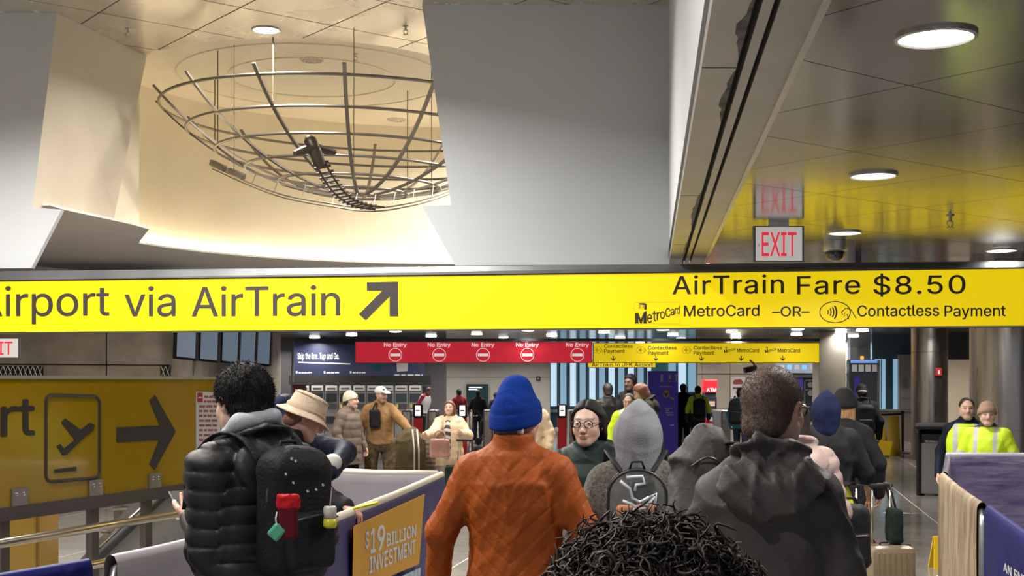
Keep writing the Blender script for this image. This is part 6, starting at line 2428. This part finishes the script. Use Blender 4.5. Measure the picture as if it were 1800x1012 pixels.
# ------------------------------------------------------------------ hi-vis staff on the right
C_hv_j = dict(color=lambda V: hivis_color(V, dark=1.0))
person('worker with receding dark hair in a yellow hi-vis vest over a blue shirt', at_feet(1699, 12.6), 12.6, 1.585, R(155), hyaw=R(14), skin='light', brow=(.04, .03, .025),
       jacket=dict(mat=C_navy, bulk=.98, arm=.92, hem=.88, fold=.006), vest=C_hivis, pants=PANT, shoes=C_shoe, hair=dict(style='short', mat=C_hair_dbrown, t=.007, lump=.003, line=.035), lod=1, stubble=.3)
person('worker in a knitted beige beanie and padded yellow hi-vis jacket with dark hem', at_feet(1735, 12.1), 12.1, 1.535, R(150), hyaw=R(18), skin='light',
       jacket=dict(mat=C_hivis, bulk=1.12, arm=1.2, hem=.82, collar=.05, color=lambda V: hivis_color(V, padded=True)), pants=PANT, shoes=C_shoe,
       hair=dict(style='crop', mat=C_hair_dbrown, t=.004, line=.02), hat=dict(style='beanie', mat=cloth('beige_knit', (.36, .24, .17), .95, bump=.5, bs=200), t=.014, low=.0, cuff=.045, peak=.0), lod=1)
person('worker in a yellow hi-vis jacket standing before the black coated group', at_feet(1106, 17.0), 17.0, 1.585, R(170), hyaw=R(-6), hpitch=R(-6), skin='light', stubble=.3,
       jacket=dict(mat=C_hivis, bulk=1.15, arm=1.15, hem=.80, color=lambda V: hivis_color(V)), pants=PANT, shoes=C_shoe, hair=dict(style='short', mat=C_hair_dbrown, t=.007, line=.035), lod=1)
# ------------------------------------------------------------------ middle distance, right
person('man in a black leather jacket with his back turned by the blue window', at_feet(1069, 20.5), 20.5, 1.715, R(10), skin='tan',
       jacket=dict(mat=C_leather, bulk=1.12, arm=1.12, hem=.84, fold=.016), pants=PANT, shoes=C_shoe, hair=dict(style='short', mat=C_hair_dbrown, t=.010), lod=2)
person('tall person with long black braids in a black coat facing left', at_feet(1110, 20.8), 20.8, 1.86, R(140), hpitch=R(-6), skin='brown',
       jacket=dict(mat=C_black2, bulk=1.05, arm=1.05, hem=.66), pants=PANT, shoes=C_shoe, hair=dict(style='long', mat=C_hair_black, t=.016, length=.24, lump=.012), lod=2)
person('woman with auburn hair in a long olive black coat looking down sideways', at_feet(1146, 17.6), 17.6, 1.74, R(82), lean=R(8), hpitch=R(-22), skin='fair', fem=True,
       jacket=dict(mat=C_olive, bulk=1.12, arm=1.1, hem=.42, flare=.05, hood='down', collar=.04), pants=PANT, shoes=C_shoe, hair=dict(style='long', mat=C_hair_auburn, t=.014, length=.14, lump=.006), lod=2)
person('person in a long black coat walking past the purple totem', at_feet(1201, 31.6), 31.6, 1.68, R(-10), skin='tan', jacket=dict(mat=C_black2, bulk=1.1, arm=1.05, hem=.62), pants=PANT, shoes=C_shoe,
       hair=dict(style='short', mat=C_hair_black, t=.016), lod=2)
person('worker in a hi-vis top walking away beside the red cash machine', at_feet(1227, 31.0), 31.0, 1.63, R(0), skin='brown', jacket=dict(mat=C_hivis, bulk=1.08, arm=1.1, hem=.84, color=lambda V: hivis_color(V, dark=1.05)), pants=PANT, shoes=C_shoe,
       hair=dict(style='short', mat=C_hair_black, t=.014), lod=2)
person('traveller in a teal jacket with a black backpack before the framed poster', at_feet(1302, 27.0), 27.0, 1.60, R(-30), skin='brown', jacket=dict(mat=C_teal, bulk=1.1, arm=1.1, hem=.82), pants=PJ, shoes=C_shoe,
       hair=dict(style='curly', mat=C_hair_black, t=.026, lump=.016, curls=300), lod=2)
# ------------------------------------------------------------------ middle distance, left
vman = person('man in a cream knit beanie and taupe puffer jacket looking right', at_feet(614, 17.4), 17.4, 1.60, R(-118), hyaw=R(18), skin='light',
       jacket=dict(mat=C_brownpuff, bulk=1.18, arm=1.2, hem=.68, style='puffer', pitch=.12, amp=.012), pants=PANT, shoes=C_shoe, hair=dict(style='crop', mat=C_hair_dbrown, t=.005, line=.02),
       hat=dict(style='beanie', mat=C_creamknit, t=.012, low=.0, cuff=.02, peak=-.005), lod=1)
wman = person('man in a white baseball cap, brown canvas jacket and camouflage trousers', at_feet(668, 18.0), 18.0, 1.675, R(192), hyaw=R(26), hpitch=R(-4), skin='tan', stance=.06,
       world_arms={'L': (P(708, 742, 17.7), P(726, 764, 17.35))},
       jacket=dict(mat=C_tan, bulk=1.12, arm=1.14, hem=.90, fold=.013, collar=.05), pants=dict(mat=C_camo, bulk=1.22, fold=.016), shoes=C_shoe,
       hair=dict(style='crop', mat=C_hair_dbrown, t=.006, line=.02), hat=dict(style='cap', mat=C_white, badge=C_ink if False else M_ink), lod=1, stubble=.5)
xwoman = person('woman with auburn hair in an open cream puffer jacket and white trousers', at_feet(790, 17.0), 17.0, 1.485, R(168), hpitch=R(12), hyaw=R(4), skin='fair', fem=True, brow=(.12, .06, .04),
       world_arms={'R': (P(762, 760, 16.7), P(748, 765, 16.5)), 'L': (P(822, 765, 16.9), P(812, 762, 16.5))},
       jacket=dict(mat=C_creampuff, bulk=1.2, arm=1.32, hem=.74, style='puffer', pitch=.13, amp=.010, hood='down', collar=.04), pants=dict(mat=C_white, bulk=1.1), shoes=C_shoe_w,
       hair=dict(style='long', mat=C_hair_auburn, t=.014, length=.22, lump=.006, tuck=-.055), lod=1)
sw = xwoman
Vw, Fw = sdf_mesh(f_loft([(.86, 0, .115, .060, .085), (1.10, 0, .12, .066, .085), (1.30, 0, .10, .070, .085), (1.46, 0, .035, .055, .065)], 2.2), (-.12, -.1, .83), (.12, .22, 1.5), .012)
sk_ = 1.485 / 1.75
cw = np.tile(np.array((.045, .04, .04)), (len(Vw), 1))
zz = np.abs(np.sin(Vw[:, 2] * 30 + 8 * np.abs(Vw[:, 0])))
cw[zz > .75] = (.55, .52, .48)
link('patterned_sweater', np_mesh('patterned_sweater', Vw * sk_, Fw, cw), mat('sweater_pattern', (.2, .2, .2), .9, attr='Col'), sw)
person('person in a cream puffer holding a trolley handle behind the orange jacket', at_feet(932, 16.6), 16.6, 1.62, R(165), skin='tan',
       world_arms={'R': (P(897, 752, 16.3), P(886, 768, 16.1))}, jacket=dict(mat=C_creampuff, bulk=1.18, arm=1.25, hem=.78, style='puffer', pitch=.11, amp=.012), pants=PJ, shoes=C_shoe,
       hair=dict(style='short', mat=C_hair_dbrown, t=.012), lod=2)
person('attendant in a maroon and white jacket bending beside the ticket machines', at_feet(741, 38.0), 38.0, 1.62, R(-120), lean=R(22), skin='brown', jacket=dict(mat=C_maroon, bulk=1.1, hem=.84), vest=mat('white_vest', (.5, .5, .5), .7), pants=PANT, shoes=C_shoe,
       hair=dict(style='short', mat=C_hair_dbrown, t=.012), lod=2)
person('traveller in black standing before the bright blue map display', at_feet(872, 37.0), 37.0, 1.42, R(20), skin='tan', jacket=dict(mat=C_black2, bulk=1.15, arm=1.15, hem=.76), pants=PANT, shoes=C_shoe, hair=dict(style='short', mat=C_hair_black, t=.018), lod=2)
person('traveller in black pausing before the dark wall display', at_feet(840, 36.0), 36.0, 1.50, R(0), skin='tan', jacket=dict(mat=C_black, bulk=1.08, arm=1.05, hem=.72), pants=PJ, shoes=C_shoe_w, hair=dict(style='short', mat=C_hair_black, t=.012), lod=2)
person('person with black hair and maroon top behind the gate indicators', at_feet(807, 36.5), 36.5, 1.52, R(30), skin='tan', jacket=dict(mat=C_maroon, bulk=1.0, hem=.84), pants=PANT, shoes=C_shoe, hair=dict(style='short', mat=C_hair_black, t=.014), lod=2)

# ================================================================== things people carry
def soft_bag(name, mat_, parent, sdf, lo, hi, vox=.009):
    V, Fq = sdf_mesh(sdf, lo, hi, vox)
    return link(name, np_mesh(name, V, Fq), mat_, parent)


def backpack(label, owner, H, m, size=(.31, .17, .46), zc=1.20, yoff=-.235, strapm=None, vox=.010, pocket=True, group=None):
    s = H / 1.75
    M = WM[owner.name]
    t = thing('backpack', label, 'backpack', M @ Vector((0, yoff * s, (zc - size[2] / 2) * s)), M.to_euler().z, group)
    h = size[2]
    fo = folds(3, .010, 15)
    b0 = f_box((0, 0, h / 2), (size[0], size[1], h), .065); b1 = f_ell((0, .01, h * .93), (size[0] * .42, size[1] * .5, h * .13))
    soft_bag('bag_body', m, t, lambda p: smin(b0(p), b1(p), .05) - fo(p), (-.25, -.2, -.06), (.25, .2, h + .12), vox)
    if pocket:
        pk = f_box((0, -size[1] * .52, h * .32), (size[0] * .76, .07, h * .46), .03)
        soft_bag('front_pocket', m, t, lambda p: pk(p) - fo(p) * .6, (-.2, -.22, -.05), (.2, .05, h * .7), vox)
        MB().tube([(-size[0] * .34, -size[1] * .52 - .04, h * .50), (0, -size[1] * .52 - .044, h * .53), (size[0] * .34, -size[1] * .52 - .04, h * .50)], .004, 5).build('zip', strapm or M_darkgrey, t, smooth=True)
    MB().tube([(-size[0] * .45, 0, h * .2), (-size[0] * .49, -.02, h * .72), (-size[0] * .3, -.03, h * .98), (0, -.03, h * 1.04), (size[0] * .3, -.03, h * .98), (size[0] * .49, -.02, h * .72), (size[0] * .45, 0, h * .2)], .005, 5).build('seam_piping', strapm or M_darkgrey, t, smooth=True)
    for sx in (-1, 1):
        z1 = (1.53 - zc) * s + h / 2
        MB().tube(spline([(sx * .09, .06, h * .92), (sx * .105, .13 * s, z1 * .985), (sx * .12, .25 * s, z1 * 1.0), (sx * .13, .36 * s, z1 - .10), (sx * .14, .385 * s, z1 - .26)], 14), .024, 6, flat=.35).build('shoulder_strap', strapm or m, t, smooth=True)
    MB().tube([(-.04, .03, h * .98), (-.03, .03, h * 1.09), (.03, .03, h * 1.09), (.04, .03, h * .98)], .008, 6).build('grab_handle', strapm or m, t, smooth=True)
    return t


C_bp_black = cloth('black_backpack_nylon', (.012, .012, .016), .6, bump=.4, bs=80)
bpA = backpack('black backpack with dangling charms on the man in the black puffer', man_puffer, 1.80, C_bp_black, (.26, .15, .42), zc=1.27, yoff=-.225, vox=.008)
Mb = WM[bpA.name]


def hang(name, loc, fn):
    o = fn(name, Mb @ Vector(loc))
    return o


q = P(507, 882, 3.99)
pr = f_box((0, 0, 0), (.080, .03, .055), .014)
V, Fq = sdf_mesh(lambda p: pr(p) - folds(4, .010, 40)(p), (-.06, -.04, -.05), (.06, .04, .05), .005)
link('red_pouch', np_mesh('red_pouch', V + np.array(q), Fq), cloth('red_satin', (.52, .012, .022), .5), bpA, world=True)
V, Fq = sdf_mesh(f_box((0, 0, -.06), (.06, .025, .11), .012), (-.05, -.03, -.13), (.05, .03, .01), .006)
link('maroon_pouch', np_mesh('maroon_pouch', V + np.array(q), Fq), cloth('maroon_satin', (.10, .006, .012), .5), bpA, world=True)
q2 = P(486, 935, 3.98)
MB().bbox(q2, (.042, .016, .048), .008, Matrix.Rotation(R(42), 4, 'Y')).build('green_charm', mat('green_enamel', (.07, .36, .22), .35), bpA, world=True)
MB().tube([P(487, 900, 4.0), P(485, 912, 3.985), P(487, 925, 3.98)], .004, 6).build('charm_chain', M_chrome, bpA, world=True)
q3 = P(580, 905, 4.22)
MB().lathe([(.018, .03), (.022, .025), (.022, -.01)], 14, q3).build('white_bottle_top', C_white, bpA, smooth=True, world=True)
MB().lathe([(.022, -.011), (.023, -.035), (.016, -.042)], 14, q3).build('yellow_bottle_base', mat('yellow_liquid', (.62, .60, .03), .3), bpA, smooth=True, world=True)
MB().tube([q3 + Vector((0, 0, .03)), q3 + Vector((.004, .02, .09))], .003, 5).build('charm_chain', M_chrome, bpA, world=True)
for (px, py) in ((513, 806), (520, 810), (516, 848), (541, 863), (556, 860), (568, 852), (503, 833)):
    MB().lathe([(.005, 0), (.005, .003), (.003, .005)], 8, P(px, py, 4.0 + (px - 500) * .0012), Matrix.Rotation(PI / 2, 4, 'X')).build('metal_pin', M_chrome, bpA, world=True)
# phone in his hand
ph = thing('phone', 'dark phone held by the man in the black puffer', 'phone', P(321, 879, 4.66))
ph.rotation_euler = (R(20), R(0), R(28))
MB().bbox((0, 0, 0), (.075, .155, .009), .006).build('phone_case', M_black, ph)
MB().box((0, 0, .0052), (.066, .142, .001)).build('phone_screen', M_glass_dark, ph)
# pencil
pe = thing('pencil', 'yellow pencil held by the man in the cream bucket hat', 'pencil', Vector((-.785, 6.33, 1.122)))
MB().tube([(0, 0, 0), (.13, -.05, .035)], .0085, 6).build('barrel', mat('pencil_yellow', (.75, .68, .02), .4), pe, world=False)
MB().tube([(0, 0, 0), (-.016, .006, -.004)], [.008, .001], 6).build('tip', M_cream, pe)
# clear backpack on the hooded person
sF = 1.60 / 1.75
cb_ = thing('clear_backpack', 'see-through plastic backpack with black piping on the grey tweed coat', 'backpack', WM[hooded.name] @ Vector((-.012, -.245, 1.115)), R(-4))
w2, h2, d2 = .118, .275, .055
arch = [(-w2, 0, 0), (-w2, 0, h2 * .6)] + [(-w2 * math.cos(R(a)), 0, h2 * .62 + h2 * .38 * math.sin(R(a))) for a in range(10, 171, 16)] + [(w2, 0, h2 * .6), (w2, 0, 0)]
for yy in (-d2, d2):
    MB().tube([(x, yy, z) for x, _, z in arch] + [(w2, yy, 0)], .0065, 6).tube([(-w2, yy, 0), (w2, yy, 0)], .0065, 6).build('black_piping', M_black, cb_, smooth=True)
M_vinyl = mat('clear_vinyl', (.75, .8, .82), .06, alpha=.07, spec=.7, bump=.5, bscale=14)
M_vinyl_d = mat('smoky_back_vinyl', (.10, .12, .13), .12, alpha=.35, bump=.4, bscale=14)
poly = [(x, z) for x, _, z in arch]
MB().prism(poly, .003, Matrix.Translation((0, -d2, 0)) @ Matrix.Rotation(PI / 2, 4, 'X')).build('clear_front', M_vinyl, cb_)
MB().prism(poly, .004, Matrix.Translation((0, d2, 0)) @ Matrix.Rotation(PI / 2, 4, 'X')).build('dark_back', M_vinyl_d, cb_)
side = MB()
for i in range(len(arch) - 1):
    a, b = arch[i], arch[i + 1]
    side.add([(a[0], -d2, a[2]), (b[0], -d2, b[2]), (b[0], d2, b[2]), (a[0], d2, a[2])], [(0, 1, 2, 3)])
side.build('clear_gusset', M_vinyl, cb_)
M_pr = mat('white_bag_print', (.60, .66, .72), .35)
for pts_ in ([(-.07, .23), (-.03, .20), (-.02, .16), (.01, .145), (.045, .165)], [(-.045, .245), (.02, .25), (.03, .22), (-.005, .215), (-.01, .19)], [(-.06, .15), (-.02, .135), (.0, .115), (.03, .12), (.07, .17)],
             [(-.01, .12), (-.02, .07)], [(.03, .12), (.05, .07)], [(.0, .12), (.005, .07)], [(.04, .16), (.075, .18), (.07, .13)], [(-.07, .06), (-.03, .05), (.03, .062), (.08, .055)], [(-.03, .03), (-.02, .07)], [(-.05, .02), (.05, .018), (.09, .05)]):
    MB().tube([(x, -d2 - .005, z) for x, z in pts_], .0065, 5).build('white_print', M_pr, cb_, smooth=True)
pk1 = f_box((-.0, -.01, .105), (.17, .06, .055), .02)
soft_bag('orange_purse', cloth('orange_leather', (.42, .15, .05), .45), cb_, lambda p: pk1(p) - folds(5, .012, 30)(p), (-.12, -.07, .03), (.12, .05, .18), .006)
pk2 = f_box((.0, .0, .045), (.19, .07, .06), .012)
soft_bag('teal_pouch', cloth('teal_pouch_cloth', (.03, .12, .14), .4), cb_, pk2, (-.12, -.06, -.01), (.12, .06, .10), .006)
pk3 = f_box((.03, .015, .19), (.10, .05, .09), .03)
soft_bag('dark_scarf', C_black2, cb_, lambda p: pk3(p) - folds(9, .02, 35)(p), (-.1, -.05, .06), (.11, .06, .24), .006)
for sx in (-1, 1):
    MB().tube(spline([(sx * .06, .05, h2 * .93), (sx * .085, .07, h2 + .015), (sx * .11, .15, h2 + .045), (sx * .12, .25, h2 + .050), (sx * .125, .36, h2 - .05)], 14), .023, 6, flat=.3).build('shoulder_strap', C_bp_black, cb_, smooth=True)
MB().tube([(-.03, 0, h2), (-.02, 0, h2 + .03), (.02, 0, h2 + .03), (.03, 0, h2)], .006, 6).build('grab_handle', C_bp_black, cb_, smooth=True)
# grey shoulder bag on the man with glasses
sb = thing('shoulder_bag', 'slouchy grey nylon bag carried on the shoulder beside the charcoal jacket', 'bag', P(1236, 1000, 4.05))
c0 = P(1236, 1000, 4.05)
b1 = f_ell((0, 0, .20), (.115, .10, .24)); b2 = f_ell((.02, .0, .36), (.075, .075, .09)); b3 = f_box((-.03, 0, .03), (.22, .17, .32), .07)
soft_bag('bag_body', C_bag_grey, sb, lambda p: smin(smin(b1(p), b2(p), .07), b3(p), .06) - folds(21, .034, 15)(p), (-.22, -.18, -.18), (.22, .18, .5), .008)
MB().tube(spline([(.03, -.03, .36), (.07, -.05, .40), (.13, -.06, .36), (.12, -.10, .10), (.09, -.10, -.12)], 16), .020, 6, flat=.3).build('strap', C_bp_black, sb, smooth=True)
MB().tube(spline([(-.05, -.09, .33), (.0, -.10, .36), (.06, -.09, .33)], 8), .004, 5).build('zip', M_darkgrey, sb, smooth=True)
# backpacks in the distance
backpack('dark backpack on the tall traveller with the white headband', bpy.data.objects['person.011'], 1.69, C_bp_black, zc=1.18, vox=.016)
for o in [o for o in COL.objects if o.name.startswith('person') and o.get('label', '').startswith('traveller in a teal')]:
    backpack('black backpack on the traveller in the teal jacket', o, 1.60, C_bp_black, (.34, .2, .5), zc=1.18, vox=.018)
for o in [o for o in COL.objects if o.name.startswith('person') and o.get('label', '').startswith('worker in a hi-vis top')]:
    backpack('dark backpack on the hi-vis worker by the cash machine', o, 1.63, C_bp_black, (.30, .17, .42), zc=1.16, vox=.018)


def suitcase(label, X, Y, rz, size, m, handle=.35, trim=M_black, group=None):
    t = thing('suitcase', label, 'suitcase', (X, Y, 0), rz, group)
    w, d, h = size
    z0 = .06
    MB().bbox((0, 0, z0 + h / 2), (w, d, h), .045).build('shell', m, t, angle=40)
    k = 0
    for u in np.arange(-w * .36, w * .37, w * .12):
        MB().bbox((u, 0, z0 + h / 2), (w * .045, d + .008, h * .86), .004).build('rib', m, t)
    MB().bbox((0, 0, z0 + h * .5), (w + .006, .012, h + .006), .003).build('zip_seam', trim, t)
    for sx in (-1, 1):
        for sy in (-1, 1):
            MB().lathe([(.028, -.012), (.028, .012)], 14, (sx * w * .38, sy * d * .3, .028), Matrix.Rotation(PI / 2, 4, 'Y')).build('wheel', M_black, t)
            MB().box((sx * w * .38, sy * d * .3, .055), (.03, .03, .03)).build('wheel_fork', M_black, t)
    MB().tube([(-.06, 0, z0 + h - .004), (-.05, 0, z0 + h + .022), (.05, 0, z0 + h + .022), (.06, 0, z0 + h - .004)], .008, 6).build('carry_handle', trim, t, smooth=True)
    if handle:
        hb_ = MB()
        for sx in (-1, 1):
            MB().tube([(sx * w * .2, d * .42, z0 + h - .02), (sx * w * .2, d * .42, z0 + h + handle)], .0085, 8).build('handle_tube', M_steel, t, smooth=True)
        MB().bbox((0, d * .42, z0 + h + handle + .01), (w * .4 + .04, .03, .03), .01).build('handle_grip', M_black, t)
    return t


M_case_beige = mat('champagne_shell', (.30, .25, .18), .28, metal=.5, var=.06, vscale=3)
M_case_grey = mat('graphite_shell', (.10, .10, .10), .35, metal=.3)
M_case_green = cloth('dark_green_canvas', (.012, .022, .020), .7)
M_case_black = cloth('black_canvas', (.012, .012, .013), .7)
sc1 = suitcase('champagne coloured ribbed hard shell suitcase with raised steel handle', at_feet(1560, 9.0), 9.0, R(10), (.34, .24, .54), M_case_beige, .40)
sc2 = suitcase('graphite hard shell suitcase under the black backpack', at_feet(1490, 7.6), 7.6, R(5), (.34, .24, .53), M_case_grey, 0)
bs = thing('backpack', 'black backpack sitting on the graphite suitcase', 'backpack', (at_feet(1494, 7.6), 7.6, .627), R(-10))
b0 = f_box((0, 0, .20), (.235, .2, .40), .07)
soft_bag('bag_body', C_bp_black, bs, lambda p: b0(p) - folds(31, .012, 16)(p), (-.2, -.18, -.03), (.2, .18, .46), .010)
pk = f_box((.02, -.09, .14), (.18, .07, .20), .03)
soft_bag('front_pocket', C_bp_black, bs, lambda p: pk(p) - folds(8, .008, 20)(p), (-.14, -.16, .0), (.16, -.02, .3), .009)
MB().tube([(-.05, 0, .38), (-.03, 0, .43), (.03, 0, .43), (.05, 0, .38)], .010, 6).build('grab_handle', C_bp_black, bs, smooth=True)
MB().tube([(.02, -.128, .22), (.09, -.128, .225)], .004, 5).build('zip_pull', M_steel, bs)
sc3 = suitcase('maroon and black cabin suitcase standing behind the champagne one', at_feet(1523, 9.7) + .02, 9.75, R(0), (.30, .2, .46), cloth('plum_canvas', (.16, .01, .06), .6), .42)
gb = thing('tote_bag', 'dark green bag hanging beside the suitcase handles', 'bag', (at_feet(1560, 9.0) + .07, 9.08, .60))
b0 = f_box((0, 0, .13), (.09, .2, .26), .035)
soft_bag('bag_body', M_case_green, gb, lambda p: b0(p) - folds(13, .014, 18)(p), (-.1, -.16, -.03), (.1, .16, .3), .009)
MB().tube([(0, -.05, .24), (-.04, -.03, .42), (-.06, .03, .43), (0, .05, .24)], .008, 6).build('bag_handle', M_black, gb, smooth=True)
suitcase('dark green soft suitcase with black handle beside the woman in cream', at_feet(812, 16.0), 16.0, R(-12), (.40, .26, .64), M_case_green, .30)
oc = suitcase('black suitcase under the olive holdall', at_feet(722, 16.9), 16.9, R(8), (.42, .28, .40), M_case_black, 0)
ob = thing('holdall', 'olive brown drawstring holdall with white cords standing on the black suitcase', 'bag', (at_feet(722, 16.9), 16.9, .50))
b0 = f_box((0, 0, .26), (.40, .26, .56), .08); b2 = f_ell((.0, 0, .55), (.13, .1, .1))
soft_bag('bag_body', cloth('olive_canvas', (.11, .085, .04), .8), ob, lambda p: smin(b0(p), b2(p), .09) - folds(17, .03, 14)(p), (-.27, -.2, -.06), (.27, .2, .72), .014)
for x in (.06, .12):
    MB().tube([(x, -.16, .02), (x, -.155, .35), (x - .03, -.10, .62)], .012, 6).build('white_cord', C_white, ob, smooth=True)
ct = thing('folded_coat', 'brown quilted coat draped beside the olive holdall', 'coat', (at_feet(752, 17.45), 17.45, 0))
b0 = f_box((0, 0, .50), (.26, .18, .98), .08)
soft_bag('coat_body', C_brownpuff, ct, lambda p: b0(p) - .012 * np.abs(np.sin(p[:, 2] * 50)) - folds(6, .02, 12)(p), (-.2, -.16, -.03), (.2, .16, 1.06), .014)
MB().tube([(-.05, 0, .98), (0, -.02, 1.03), (.05, 0, .98)], .012, 6).build('coat_loop', C_brownpuff, ct, smooth=True)
hbg = thing('handbag', 'pale pink leather handbag on the arm of the woman in cream', 'handbag', P(773, 804, 16.35))
b0 = f_box((0, 0, .12), (.26, .12, .24), .03)
C_pinkleather = cloth('pink_leather', (.62, .34, .28), .45, bump=.1)
soft_bag('bag_body', C_pinkleather, hbg, lambda p: b0(p) - folds(23, .010, 14)(p), (-.17, -.1, -.03), (.17, .1, .28), .010)
for yy in (-.03, .03):
    MB().tube(spline([(-.07, yy, .22), (-.06, yy, .31), (0, yy, .345), (.06, yy, .31), (.07, yy, .22)], 12), .009, 6).build('bag_handle', C_pinkleather, hbg, smooth=True)
MB().box((0, -.062, .17), (.16, .004, .012)).build('bag_strap', C_pinkleather, hbg)
# chest bag of the man in the cap, stroller far away
cbag = thing('chest_bag', 'black chest pack worn over the brown canvas jacket', 'bag', WM[wman.name] @ Vector((.09, .15, 1.13)), R(192))
b0 = f_box((0, 0, .10), (.15, .10, .26), .03)
soft_bag('bag_body', C_bp_black, cbag, lambda p: b0(p) - folds(3, .010, 20)(p), (-.12, -.09, -.06), (.12, .09, .27), .010)
MB().tube([(.03, .0, .22), (-.02, -.05, .32), (-.06, -.14, .30)], .016, 6, flat=.4).build('strap', C_bp_black, cbag, smooth=True)
sv = thing('stroller', 'dark folding stroller beside the travellers at the exit gates', 'stroller', (at_feet(857, 35.4), 35.4, 0))
MB().tube([(-.3, 0, .95), (.25, 0, .12)], .02, 6).build('frame_tube', M_darkgrey, sv)
MB().tube([(.3, 0, .6), (-.25, 0, .12)], .02, 6).build('frame_tube', M_darkgrey, sv)
b0 = f_box((0, 0, .5), (.42, .36, .42), .1)
soft_bag('seat', C_black2, sv, lambda p: b0(p) - folds(3, .02, 12)(p), (-.3, -.3, .2), (.3, .3, .8), .025)
for sx in (-1, 1):
    for yy in (-.2, .2):
        MB().lathe([(.09, -.015), (.09, .015)], 16, (sx * .25, yy, .09), Matrix.Rotation(PI / 2, 4, 'X')).build('wheel', M_black, sv)
